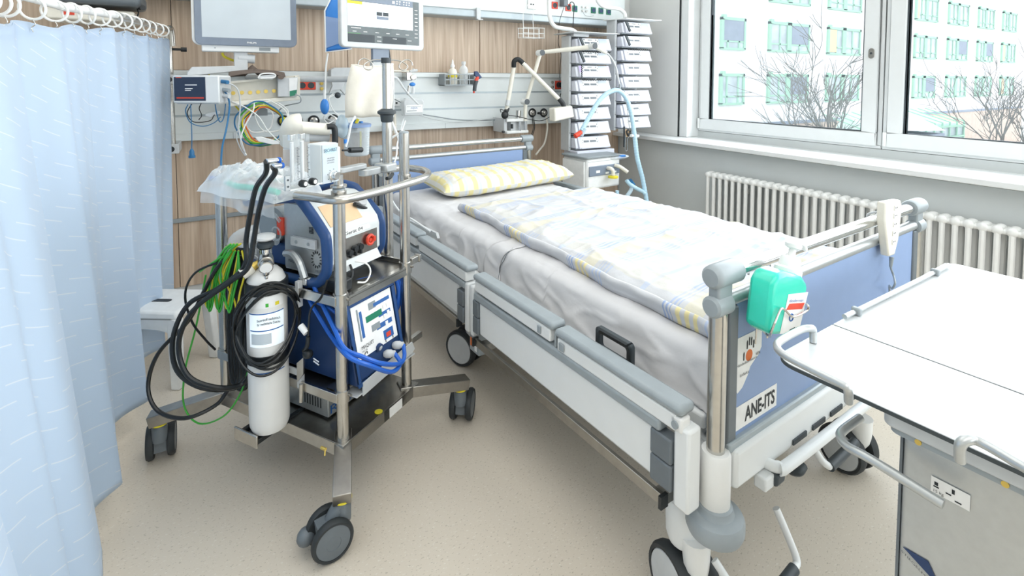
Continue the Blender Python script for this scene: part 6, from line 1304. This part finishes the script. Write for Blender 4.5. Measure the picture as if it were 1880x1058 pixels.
part(sj, 'wall_holder', MB().box((cj.x-.02, cj.y+.07, jt-.04), (cj.x+.02, 3.18, jt-.02)), 'light_grey')
part(bl_, 'side_grip', MB().cyl((-0.072, -0.19, 1.001), (-0.044, -0.19, 0.998), .003).cyl((-0.044, -0.19, 0.998), (0.008, -0.19, 0.993), .0085, n=18), 'black_rubber', bev=.002)
solo('blue_mask_pack', MB().ball((0.479, 2.42, 0.994), (.03, .03, .055), 14, 10), 'cyan_plastic', 'crumpled clear bluish pack left of the suction jar', 'pack')
# ---------- flow regulator and humidifier bottle
rg_ = thing('flow_regulator', 'chrome flow regulator with white knob and blue valve on the supply panel', 'regulator', base=(1.034, 3.12, 1.166))
c = V((1.035, 3.12, 1.234)); part(rg_, 'body', MB().box((c.x-.028, 3.1, c.z-.028), (c.x+.012, 3.198, c.z+.028)), 'steel', bev=.005)
part(rg_, 'gauge', MB().lathe([(.018, 0), (.018, .014), (.015, .015), (0, .015)], (c.x+.016, 3.105, c.z-.008), (0, -1, 0), 22), 'steel'); part(rg_, 'gauge_face', MB().cyl((c.x+.016, 3.0895, c.z-.008), (c.x+.016, 3.0885, c.z-.008), .013), 'label_white')
part(rg_, 'top_knob', MB().cyl((1.029, 3.1, 1.265), (1.079, 3.1, 1.272), .008).cyl((1.05, 3.1, 1.262), (1.054, 3.1, 1.282), .007), 'milky_plastic')
part(rg_, 'blue_valve', MB().ball((1.046, 3.1, 1.183), (.020, .012, .013), 12, 8), 'bulb_blue'); part(rg_, 'stem', MB().cyl((1.024, 3.1, 1.173), (1.016, 3.1, 1.115), .008), 'steel'); part(rg_, 'clear_stem', MB().cyl((1.052, 3.1, 1.166), (1.048, 3.1, 1.125), .010), 'milky_plastic')
hb = thing('humidifier_bottle', 'milky square bottle with printed white label under the flow regulator', 'bottle', base=(1.041, 3.06, 0.986))
part(hb, 'bottle', MB().prism([(0.975, 3.06, 1.079), (0.993, 3.06, 1.096), (1.095, 3.06, 1.094), (1.109, 3.06, 1.07), (1.101, 3.06, 0.987), (0.978, 3.06, 0.988)], (0, .06, 0)), 'milky_plastic', bev=.006)
lbl = part(hb, 'label', MB().prism([(0.988, 3.058, 1.055), (1.098, 3.058, 1.056), (1.097, 3.058, 1.008), (0.988, 3.058, 1.008)], (0, .001, 0)), 'label_white')
text(lbl, 'AQUA', (1.019, 3.058, 1.031), EX, EZ, .011, 'ink_blue', width=.045)
part(lbl, 'print_rows', MB().box(((0.995, 3.058, 1.045)[0], 3.0575, (0.995, 3.058, 1.045)[2]-.001), ((1.086, 3.058, 1.043)[0], 3.0582, (0.995, 3.058, 1.045)[2]+.001)).box(((0.995, 3.058, 1.018)[0], 3.0575, (0.995, 3.058, 1.018)[2]-.002), ((1.058, 3.058, 1.016)[0], 3.0582, (0.995, 3.058, 1.018)[2]+.002)), 'wire_grey')['kind'] = 'stuff'
hose('oxygen_tube', [(0.678, 2.36, 1.22), (0.792, 2.6, 1.22), (0.906, 2.85, 1.169), (0.977, 2.95, 1.119), (1.049, 3, 1.06)], .006, 'milky_plastic', 'clear oxygen tube slanting to the humidifier bottle', 'tube', 'W')
hose('oxygen_tube', [(0.817, 2.8, 1.26), (0.906, 2.95, 1.264), (1.018, 3.09, 1.265)], .005, 'cream_plastic', 'cream tube running level to the flow regulator', 'tube', 'W')
hose('oxygen_tube', [(0.99, 3.1, 0.978), (0.96, 3.05, 0.939), (0.934, 3, 0.904)], .005, 'milky_plastic', 'short clear tube under the humidifier bottle', 'tube', 'W')
hose('thin_cable', [(0.93, 3.15, 1.098), (0.963, 3.12, 1.077), (0.998, 3.1, 1.057)], .003, 'wire_grey', 'short grey cable left of the humidifier bottle', 'cable', 'W')
so_ = thing('small_outlet', 'small white wall outlet with a black square port left of the humidifier bottle', 'socket', base=(0.97, 3.2, 1.068))
c = V((0.97, 3.2, 1.064)); part(so_, 'cover', MB().box((c.x-.02, 3.19, c.z-.022), (c.x+.022, 3.1998, c.z+.03)), 'white_plastic', bev=.003); part(so_, 'port', MB().box((c.x-.006, 3.1885, c.z-.006), (c.x+.006, 3.1897, c.z+.006)), 'black_rubber')
cl_ = thing('clip_box', 'small pale clip box with blue top hanging on the panel rail behind the pole', 'clip', base=(0.913, 3.1, 0.869))
c = V((0.896, 3.1, 0.897)); part(cl_, 'box', MB().box((c.x-.018, 3.1, c.z-.03), (c.x+.02, 3.18, c.z+.03)), 'cream_plastic', bev=.003); part(cl_, 'blue_top', MB().cyl((c.x, 3.12, c.z+.03), (c.x, 3.12, c.z+.04), .008), 'ink_blue'); part(cl_, 'syringe', MB().cyl((c.x+.04, 3.12, c.z-.02), (c.x+.04, 3.12, c.z+.10), .010), 'bag_cream')
# ---------- basket with bottles and clipper
a, b_ = V((1.258, 3.1, 1.175)), V((1.466, 3.1, 1.251))
bk_ = thing('wire_basket', 'grey slotted plastic basket on the supply panel holding two bottles', 'basket', base=(a.x, 3.15, a.z))
wl = MB(); zb, zt = a.z, b_.z
wl.box((a.x, 3.08, zb), (b_.x, 3.197, zb+.004))
for z in (zb, (zb+zt)/2-.003, zt-.008): wl.box((a.x, 3.077, z), (b_.x, 3.08, z+.007))
n_ = 6
for i in range(n_+1): x = a.x+(b_.x-a.x)*i/n_; wl.box((x-.003, 3.0765, zb), (x+.003, 3.0801, zt))
for x in (a.x, b_.x-.003): wl.box((x, 3.08, zb), (x+.003, 3.197, zt))
part(bk_, 'basket_body', wl, 'wire_grey')
def bottle(name, lab, cx, cy, z, r_w, h, cap, m_, band_):
    t = thing(name, lab, 'bottle', base=(cx, cy, z))
    part(t, 'body', MB().lathe([(0, 0), (r_w*.92, 0), (r_w, .006), (r_w, h*.72), (r_w*.8, h*.86), (r_w*.4, h*.95), (r_w*.38, h)], (cx, cy, z), (0, 0, 1), 24), m_)
    if cap == 'nozzle': part(t, 'nozzle', MB().lathe([(r_w*.5, 0), (r_w*.5, .014), (r_w*.3, .02), (r_w*.12, .05), (0, .052)], (cx, cy, z+h), (0, 0, 1), 20), 'white_plastic')
    else: part(t, 'cap', MB().lathe([(r_w*.5, 0), (r_w*.5, .02), (0, .021)], (cx, cy, z+h), (0, 0, 1), 20), 'milky_plastic')
    if band_: part(t, 'yellow_band', MB().lathe([(r_w+.0006, 0), (r_w+.001, .001), (r_w+.001, .022), (r_w+.0006, .023)], (cx, cy, z+h*.42), (0, 0, 1), 24), 'yellow')
bottle('squeeze_bottle', 'cream nozzle bottle with a yellow band in the grey wall basket', (1.333, 3.13, 1.308)[0], 3.13, zb+.0045, .030, .115, 'nozzle', 'cream_plastic', True)
bottle('clear_bottle', 'clear capped bottle at the right in the grey wall basket', (1.412, 3.13, 1.309)[0], 3.13, zb+.0045, .030, .135, 'cap', 'milky_plastic', False)
cp_ = thing('hair_clipper', 'black and red hair clipper hanging at the right end of the wall basket', 'clipper', base=(1.467, 3.07, 1.135))
part(cp_, 'handle', MB().tube([(1.463, 3.07, 1.138), (1.467, 3.07, 1.171), (1.479, 3.07, 1.207)], .013, n=12), 'grey_knob'); part(cp_, 'red_collar', MB().cyl((1.475, 3.07, 1.204), (1.488, 3.07, 1.233), .012), 'red_socket')
part(cp_, 'head', MB().prism([(1.463, 3.06, 1.268), (1.483, 3.06, 1.269), (1.515, 3.06, 1.229), (1.499, 3.06, 1.218), (1.463, 3.06, 1.24)], (0, .02, 0)), 'heater_navy', bev=.002); part(cp_, 'red_tip', MB().ball((1.459, 3.07, 1.131), .008, 10, 6), 'red_socket')
# ---------- hanging wire basket
wb = thing('wire_rack', 'empty white wire bottle rack hanging from the top duct', 'wire rack', base=(1.885, 3, 1.493))
for dy in (0, .07):
    o = V((0, dy, 0)); part(wb, 'wire_frame', MB().tube([V((1.797, 3, 1.571))+o, V((1.974, 3, 1.573))+o], .0022, smooth=False).tube([V((1.81, 3, 1.505))+o, V((1.965, 3, 1.504))+o], .0022, smooth=False).tube([V((1.801, 3, 1.534))+o, V((1.97, 3, 1.535))+o], .0022, smooth=False), 'wire_white')
for u in ((1.801, 3, 1.571), (1.84, 3, 1.573), (1.884, 3, 1.572), (1.929, 3, 1.57), (1.97, 3, 1.572)):
    p = V(u); part(wb, 'wire_rib', MB().tube([p, p+V((0, 0, -.07)), p+V((0, .07, -.07)), p+V((0, .07, 0))], .002, k=1), 'wire_white')
part(wb, 'hanger', MB().tube([(1.825, 3.04, 1.576), (1.825, 3.04, 1.681), (1.888, 3.05, 1.761), (1.91, 3.07, 1.811)], .0024, k=2).tube([(1.905, 3.04, 1.58), (1.905, 3.04, 1.701), (1.97, 3.05, 1.768), (1.992, 3.07, 1.818)], .0024, k=2), 'wire_white')
# ---------- bent support pipes of the pump racks
hose('rack_pipe', [(1.976, 2.95, 1.792), (1.976, 2.95, 1.725), (1.979, 2.94, 1.634), (2.009, 2.93, 1.583), (2.066, 2.92, 1.57), (2.135, 2.9, 1.561), (2.168, 2.88, 1.534)], .0145, 'white_plastic', 'bent cream pipe carrying the left syringe pump rack', 'pipe', 'W', n=14)
hose('rack_pipe', [(2.41, 2.98, 1.832), (2.441, 2.98, 1.779), (2.495, 2.97, 1.753), (2.608, 2.96, 1.748), (2.658, 2.95, 1.718), (2.661, 2.94, 1.684)], .0145, 'white_plastic', 'bent cream pipe carrying the right syringe pump rack', 'pipe', 'W', n=14)
# ---------- syringe pump racks
def pump(name, lab, grp, fr, z, w, kind):
    """pump body hangs in the rack: side block with sloping lit front. frame origin = lower left front corner"""
    p = thing(name, lab, 'syringe pump', fr, (w/2, .07, z), group=grp)
    h = .082; d = .16; sl = .022
    pr_ = [(0, 0), (-.004, .004), (sl*.25+.002, h*.34), (sl+.006, h), (d, h), (d, 0)]
    part(p, 'body', MB().prism([(0, y, z+zz) for y, zz in pr_], (w, 0, 0)), 'pump_white', bev=.004)
    part(p, 'side_cheek', MB().prism([(-.022, y*1.0+.012, z+zz*.94) for y, zz in ((0, .002), (.02, h*.95), (.11, h*.95), (.13, .002))], (.0218, 0, 0)), 'pump_white', bev=.003)
    A0 = V((0, sl*.25+.002, z+h*.34)); A1 = V((0, sl+.006, z+h)); up2 = (A1-A0); n2 = V((0, -up2.z, up2.y)).normalized()
    def fpn(nm, x0, x1, t0, t1, m_, hgt=.001, root=None):
        P = [A0+V((x, 0, 0))+up2*t+n2*(hgt*.4) for x, t in ((x0, t0), (x1, t0), (x1, t1), (x0, t1))]
        return part(root or p, nm, MB().prism(P, n2*hgt*.6), m_)
    pan = fpn('control_panel', w*.10, w*.62, .06, .92, 'label_white')
    if kind in ('lilac',): fpn('lilac_edge', .003, w*.10, .1, .9, 'lilac', .0014); fpn('lilac_edge', w*.9, w-.004, .1, .9, 'lilac', .0014)
    fpn('display', w*.64, w*.9, .06, .92, 'screen_grey' if kind != 'white' else 'label_white', .0014)
    kk = MB()
    for x0, x1, t0, t1 in ((.16, .33, .26, .5), (.36, .56, .26, .5), (.12, .14, .2, .32), (.12, .14, .5, .62), (.58, .60, .2, .34), (.58, .60, .55, .7)) + (((.28, .42, .72, .80), (.15, .18, .7, .85), (.53, .56, .7, .85)) if kind in ('grey', 'lilac') else ()):
        P = [A0+V((w*x, 0, 0))+up2*t+n2*.0012 for x, t in ((x0, t0), (x1, t0), (x1, t1), (x0, t1))]; kk.prism(P, n2*.0006)
    part(pan, 'keys', kk, 'dark_grey_plastic')['kind'] = 'stuff'
    part(p, 'front_lip', MB().box((w*.04, -.008, z+.001), (w*.97, .001, z+.010)), 'pump_white', bev=.002)
    return p
FR['P'] = (V((2.135, 2.80, 0)), radians(-2)); FR['Q'] = (V((2.545, 2.80, 0)), radians(-2))
zl = [V(q).z for q in ((2.249, 2.8, 1.419), (2.25, 2.8, 1.325), (2.251, 2.8, 1.23), (2.252, 2.8, 1.132), (2.253, 2.8, 1.037), (2.254, 2.8, 0.938), (2.255, 2.8, 0.838), (2.256, 2.8, 0.735))]
zr = [V(q).z for q in ((2.694, 2.8, 1.552), (2.696, 2.8, 1.452), (2.698, 2.8, 1.352), (2.699, 2.8, 1.252), (2.701, 2.8, 1.156), (2.703, 2.8, 1.055), (2.705, 2.8, 0.954), (2.706, 2.8, 0.86))]
for side_, fr, zz, w in (('left', 'P', zl, .265), ('right', 'Q', zr, .245)):
    rk = thing('pump_rack', 'grey upright rack column holding the %s stack of syringe pumps' % side_, 'rack', fr, (-.04, .1, zz[-1]-.03))
    part(rk, 'column', MB().box((-.046, .07, zz[-1]-.02), (-.026, .17, zz[0]+.10)), 'light_grey', bev=.004)
    for z in zz: part(rk, 'rack_screw', MB().cyl((-.036, .069, z+.004), (-.036, .0698, z+.004), .003), 'charcoal')
    for z in zz: part(rk, 'pump_tray', MB().box((-.023, .02, z-.0055), (w*.98, .165, z-.002)), 'grey_plastic')
    part(rk, 'back_plate', MB().box((-.023, .163, zz[-1]-.02), (w, .18, zz[0]+.095)), 'light_grey')
    if side_ == 'left': part(rk, 'top_shelf', MB().box((-.09, -.05, zz[0]+.112), (.30, .20, zz[0]+.117)), 'light_grey', bev=.001); part(rk, 'pipe_clamp', MB().box((-.03, .04, zz[0]+.09), (.10, .12, zz[0]+.1115)), 'light_grey', bev=.003)
    else: part(rk, 'top_shelf', MB().prism([(-.09, .16, zz[0]+.098), (-.02, -.02, zz[0]+.098), (.30, -.04, zz[0]+.098), (.30, .2, zz[0]+.098)], (0, 0, .006)), 'frame_white', bev=.001); part(rk, 'wall_mount', MB().box((-.05, .18, zz[3]), (.0, .36, zz[3]+.05)), 'light_grey')
    for i, z in enumerate(zz):
        kind = ('grey', 'grey', 'lilac', 'panel', 'white', 'white', 'white', 'white')[i] if side_ == 'left' else ('grey', 'white', 'white', 'white', 'white', 'white', 'white', 'white')[i]
        lab = 'white syringe pump, %s from the top of the %s rack' % (ordn(i) if i < 7 else 'lowest', side_)
        if kind == 'lilac': lab = 'white syringe pump with lilac edges, third from the top of the left rack'
        p_ = pump('syringe_pump', lab, 'syringe pumps in the %s rack' % side_, fr, z, w, kind)
        if i < 2: part(p_, 'black_clamp', MB().prism([(-.02, -.004, z+.078), (.002, -.004, z+.078), (.028, -.012, z+.012), (.012, -.014, z+.004)], (0, -.012, 0)), 'charcoal', bev=.003)
for i, (fr, z, w) in enumerate((('P', zl[1], .24), ('P', zl[3]+.0, .25), ('Q', zr[2], .22))):
    P = [(.01+w*j/40, -.004-.006*cos(j*1.9), z+.082+.005*sin(j*1.9)) for j in range(41)]
    t_ = solo('spiral_cable', MB().tube(P, .003, n=6, k=2), 'black_rubber', 'black coiled cord lying between pumps, %s' % ('under the top pump of the left rack', 'under the lilac pump of the left rack', 'under the second pump of the right rack')[i], 'cable', fr)
t_ = solo('spiral_cable', MB().tube([(.004+.005*cos(j*1.9), -.012, zl[2]+.085-.085*j/22) for j in range(23)], .003, n=6, k=2), 'black_rubber', 'black coiled cord hanging upright at the left of the lilac pump', 'cable', 'P')
# flat unit and tray under the left rack
fu_ = thing('flat_unit', 'flat white electronics unit under the lowest pump of the left rack', 'electronics box', 'P', (.1, .05, zl[-1]-.055))
part(fu_, 'case', MB().box((-.03, -.015, zl[-1]-.060), (.29, .15, zl[-1]-.012)), 'pump_white', bev=.004); text(fu_, 'space', (.03, -.0155, zl[-1]-.045), EX, EZ, .007, 'wire_grey', width=.045)
# ---------- ventilator on its trolley
FR['R'] = (V((2.06, 2.62, 0.507)), radians(4)); vx = .30; vb_ = -.02
vt = thing('ventilator', 'cream ventilator box with dark grey connector band beside the head of the bed', 'ventilator', 'R', (.14, .15, -.5))
VH = .188
part(vt, 'case', MB().box((0, 0, vb_), (vx, .25, VH)), 'white_plastic', bev=.016)
part(vt, 'left_shoulder', MB().box((-.012, .02, vb_+.01), (-.0, .24, VH-.02)), 'white_plastic', bev=.004)
part(vt, 'top_plate', MB().prism([(x, y, VH+.0005) for x, y in rrect(-.02, -.01, vx+.01, .26, .03)], (0, 0, .012)), 'wire_grey', bev=.003)
bd_ = part(vt, 'connector_band', MB().box((.012, -.008, .07), (vx-.012, -.0005, .137)), 'bezel_grey', bev=.004)
part(bd_, 'label', MB().box((.07, -.0092, .09), (.105, -.0084, .107)).box((.155, -.0092, .078), (.185, -.0084, .09)).box((.225, -.0092, .078), (.255, -.0084, .09)), 'label_white')
part(vt, 'seam', MB().box((.005, -.0008, .165), (vx-.005, -.0001, .1665)), 'wire_grey')
text(vt, 'HAMILTON', (.05, -.0015, .185), EX, EZ, .006, 'wire_grey', width=.04)
for x, dz in ((.175, 0), (.245, .008)): part(vt, 'hose_port', MB().tube([(x, -.006, .115+dz), (x, -.035, .115+dz), (x+.012, -.045, .10+dz), (x+.014, -.045, .07+dz)] if x < .2 else [(x, -.006, .118+dz), (x+.012, -.04, .112+dz), (x+.05, -.075, .085)], .0125, n=14), 'cream_plastic')
part(vt, 'yellow_disc', MB().lathe([(.032, 0), (.034, .002), (.034, .012), (.03, .014), (0, .014)], (.189, -.045, .052), (0, 0, 1), 24), 'yellow')
vz = -V((2.06, 2.62, 0.507)).z
part(vt, 'trolley_column', MB().box((.11, .12, vz+.06), (.19, .2, vb_-.0005)), 'light_grey', bev=.006); part(vt, 'trolley_base', MB().box((.0, .02, vz+.055), (.30, .30, vz+.085)), 'light_grey', bev=.01)
for x in (.02, .28):
    for y in (.04, .28): part(vt, 'trolley_caster', MB().cyl((x-.012, y, vz+.028), (x+.012, y, vz+.028), .0275), 'tire')
# breathing tubes
tb1 = [(1.997, 2.6, 0.887), (2.057, 2.6, 0.975), (2.12, 2.59, 1.066), (2.183, 2.58, 1.122), (2.262, 2.57, 1.143), (2.325, 2.56, 1.099), (2.365, 2.55, 1.001), (2.402, 2.55, 0.835), (2.419, 2.54, 0.688), (2.462, 2.53, 0.537), (2.475, 2.5, 0.374), (2.479, 2.48, 0.211)]
bt = thing('breathing_tube', 'pale blue corrugated breathing tube in a tall arc in front of the pump racks', 'tube', base=(2.462, 2.53, 0.537))
part(bt, 'tube', MB().tube([tuple(p) for p in tb1], lambda t: .0150+.0009*sin(t*520), n=14, k=30), 'pale_blue_tube')
for p, q in (((2.124, 2.59, 1.073), (2.138, 2.59, 1.051)), ((2.368, 2.55, 0.84), (2.436, 2.55, 0.833))): part(bt, 'tube_clip', MB().cyl(V(p)+V((0, 0, 0)), V(q), .010), 'white_plastic')
part(bt, 'red_tip', MB().cyl((1.992, 2.6, 0.876), (1.945, 2.6, 0.854), .016, n=18), 'red_socket'); part(bt, 'y_piece', MB().cyl((2.014, 2.6, 0.9), (1.988, 2.6, 0.852), .019, r2=.016), 'cyan_plastic')
hose('breathing_tube', [(2.343, 2.56, 0.54), (2.363, 2.55, 0.514), (2.404, 2.53, 0.484), (2.454, 2.52, 0.458), (2.464, 2.51, 0.444)], .0135, 'pale_blue_tube', 'pale blue tube joining the tall arc beside the ventilator', 'tube', 'W', n=12)
hose('breathing_tube', [(2.392, 2.56, 0.509), (2.364, 2.54, 0.471), (2.317, 2.53, 0.434), (2.276, 2.52, 0.376)], .013, 'cyan_plastic', 'clear blue tube falling from the right ventilator port', 'tube', 'W', n=12)
hose('breathing_tube', [(2.263, 2.56, 0.478), (2.264, 2.56, 0.435), (2.264, 2.56, 0.376)], .012, 'pale_blue_tube', 'pale blue tube under the yellow disc of the ventilator', 'tube', 'W', n=12)
solo('tube_cuff', MB().cyl((2.372, 2.56, 0.533), (2.407, 2.56, 0.5), .018, r2=.015), 'teal_blue', 'blue tube connector right of the ventilator', 'connector')
tp_ = thing('tubing_pouch', 'clear pouch with blue tubing and red print on top of the ventilator', 'pouch', base=(2.334, 2.66, 0.656))
c = V((2.343, 2.66, 0.67)); part(tp_, 'pouch', MB().ball((c.x, c.y+.02, c.z+.012), (.12, .06, .018), 20, 8), 'clear_bag'); part(tp_, 'blue_tubing', MB().ring((c.x+.03, c.y, c.z+.008), (0, .5, 1), .035, .008), 'bulb_blue'); part(tp_, 'red_print', MB().ball((c.x-.0, c.y-.01, c.z+.03), (.016, .008, .008), 10, 6), 'red_socket')
# clip with tag on the wall
tc_ = thing('cable_clamp', 'black clamp on a tan plate hanging below the right pump rack', 'clamp', base=(2.568, 2.8, 0.795))
c = V((2.568, 2.8, 0.823)); part(tc_, 'tan_plate', MB().box((c.x-.025, 2.8, c.z-.026), (c.x+.025, 2.806, c.z+.03)), 'skin_tan'); part(tc_, 'clamp_jaw', MB().ring((c.x, 2.79, c.z+.01), (0, 1, 0), .016, .006).box((c.x-.004, 2.785, c.z-.02), (c.x+.02, 2.799, c.z)), 'black_rubber')
part(tc_, 'wire_loop', MB().tube([(c.x-.02, 2.795, c.z-.01), (c.x-.026, 2.795, c.z-.06), (c.x-.026, 2.795, c.z-.12), (c.x-.004, 2.795, c.z-.12), (c.x-.006, 2.795, c.z-.05), (c.x+.012, 2.795, c.z-.02)], .0026), 'wire_grey')
part(tc_, 'hanger', MB().box((c.x-.031, 2.797, c.z-.1), (c.x-.025, 2.81, c.z+.05)), 'charcoal')
hose('drop_cable', [(2.112, 2.95, 0.688), (2.127, 2.97, 0.614), (2.13, 3, 0.49), (2.121, 3, 0.371)], .004, 'hose_black', 'black cable hanging at the left rear of the ventilator', 'cable', 'W')
hose('drop_cable', [(2.171, 3.05, 1.041), (2.156, 3, 0.846), (2.145, 2.97, 0.671), (2.139, 3, 0.529), (2.101, 3, 0.473), (2.14, 3, 0.429)], .003, 'hose_black', 'thin black cable running down behind the left pump rack', 'cable', 'W')
# ---------- arms on the supply panel
YA = 3.0
cb_ = thing('arm_clamp', 'white clamp block with steel cylinder fixed to the supply panel above the bed head', 'clamp', base=(1.77, 3.05, 0.841))
p0, p1 = V((1.671, 3.02, 0.926)), V((1.845, 3.02, 0.946)); part(cb_, 'upper_jaw', MB().box((p0.x, 3.0, p0.z), (p1.x, 3.06, p0.z+.022)), 'white_plastic', bev=.005)
p0, p1 = V((1.671, 3.02, 0.845)), V((1.845, 3.02, 0.863)); part(cb_, 'lower_jaw', MB().box((p0.x, 3.0, p0.z), (p1.x, 3.06, p0.z+.020)), 'white_plastic', bev=.005)
part(cb_, 'centre_body', MB().box(((1.72, 3.03, 0.864)[0], 3.03, (1.72, 3.03, 0.856)[2]), ((1.851, 3.03, 0.858)[0], 3.10, (1.72, 3.03, 0.946)[2])), 'light_grey'); part(cb_, 'rail_hook', MB().box(((1.66, 3.03, 0.867)[0], 3.02, (1.66, 3.03, 0.852)[2]), ((1.685, 3.03, 0.866)[0], 3.18, (1.66, 3.03, 0.952)[2])), 'light_grey', bev=.003)
part(cb_, 'steel_cylinder', MB().cyl((1.776, 3.03, 0.944), (1.78, 3.03, 1.001), .017), 'steel'); part(cb_, 'steel_pin', MB().cyl((1.777, 3.01, 0.855), (1.777, 3.01, 0.934), .010).cyl((1.821, 3.01, 0.861), (1.821, 3.01, 0.929), .008), 'chrome'); part(cb_, 'screw_knob', MB().cyl((1.711, 3, 0.882), (1.711, 3, 0.911), .009).cyl((1.646, 3.02, 0.861), (1.663, 3.02, 0.86), .007), 'black_rubber')
la = thing('examination_lamp', 'folding cream examination lamp with black joints and box shaped head', 'lamp', base=(1.652, 3, 0.965))
part(la, 'base_joint', MB().ball((1.656, 3, 0.976), (.026, .02, .028), 16, 10).cyl((1.665, 3, 0.998), (1.677, 3, 1.024), .016), 'black_rubber'); part(la, 'lower_arm', MB().cyl((1.669, 3, 1.009), (1.711, 2.97, 1.309), .0145, n=18), 'cream_plastic')
part(la, 'elbow', MB().tube([(1.707, 2.97, 1.298), (1.705, 2.96, 1.335), (1.725, 2.95, 1.349), (1.744, 2.94, 1.338), (1.764, 2.93, 1.316)], .0165, n=14), 'black_rubber'); part(la, 'upper_arm', MB().cyl((1.755, 2.93, 1.324), (2.001, 2.85, 1.074), .0145, n=18), 'cream_plastic')
part(la, 'head_joint', MB().tube([(1.992, 2.85, 1.085), (2.017, 2.84, 1.052), (2.024, 2.83, 1.022)], .0165, n=12), 'black_rubber')
part(la, 'lamp_head', MB().prism([(1.923, 2.8, 1.023), (2.07, 2.8, 1.037), (2.089, 2.8, 0.959), (1.927, 2.8, 0.932)], (0, .07, 0)), 'cream_plastic', bev=.008); part(la, 'status_label', MB().cyl((1.664, 2.984, 1.039), (1.673, 2.984, 1.076), .0145), 'light_grey')
part(la, 'lamp_cord', MB().tube([(1.647, 2.99, 1.006), (1.617, 2.99, 1.015), (1.622, 2.99, 0.993)], .003).tube([(1.686, 3, 0.972), (1.748, 2.99, 0.963), (1.918, 2.98, 0.927), (1.996, 2.96, 0.956), (2.01, 2.9, 0.997)], .0026), 'black_rubber')
sa2 = thing('hose_support_arm', 'jointed cream support arm with grey round joints reaching over to the pump rack', 'support arm', base=(1.819, 3, 0.93))
part(sa2, 'post', MB().cyl((1.815, 3, 0.93), (1.819, 3, 1.05), .013), 'cream_plastic'); part(sa2, 'lower_arm', MB().cyl((1.818, 2.99, 1.062), (1.874, 2.9, 1.391), .013, n=16), 'cream_plastic')
part(sa2, 'upper_arm', MB().cyl((1.883, 2.9, 1.398), (2.148, 2.68, 1.431), .0135, n=16, r2=.0165), 'cream_plastic')
for p in ((1.801, 2.97, 1.063), (1.865, 2.88, 1.393), (2.132, 2.66, 1.433)): part(sa2, 'round_joint', MB().cyl(V(p)+V((0, .035, 0)), V(p)+V((0, -.018, 0)), .020, n=24), 'white_plastic'); part(sa2, 'joint_cap', MB().cyl(V(p)+V((0, -.0182, 0)), V(p)+V((0, -.0215, 0)), .0195, n=24), 'grey_knob')
part(sa2, 'arm_tip', MB().cyl((2.149, 2.67, 1.437), (2.243, 2.66, 1.393), .018, r2=.012), 'cream_plastic'); part(sa2, 'gooseneck', MB().tube([(2.238, 2.66, 1.396), (2.277, 2.65, 1.361), (2.312, 2.64, 1.295), (2.324, 2.63, 1.218), (2.33, 2.62, 1.171)], .006), 'light_grey')
part(sa2, 'tube_cradle', MB().tube([(2.312, 2.6, 1.178), (2.295, 2.58, 1.146), (2.305, 2.57, 1.121)], .008), 'wire_grey')
hose('thin_line', [(2.303, 2.58, 1.2), (2.315, 2.56, 1.142), (2.326, 2.55, 1.056), (2.347, 2.55, 0.947), (2.367, 2.56, 0.872)], .002, 'wire_grey', 'thin grey line dropping along the breathing tube arc', 'cable', 'W')
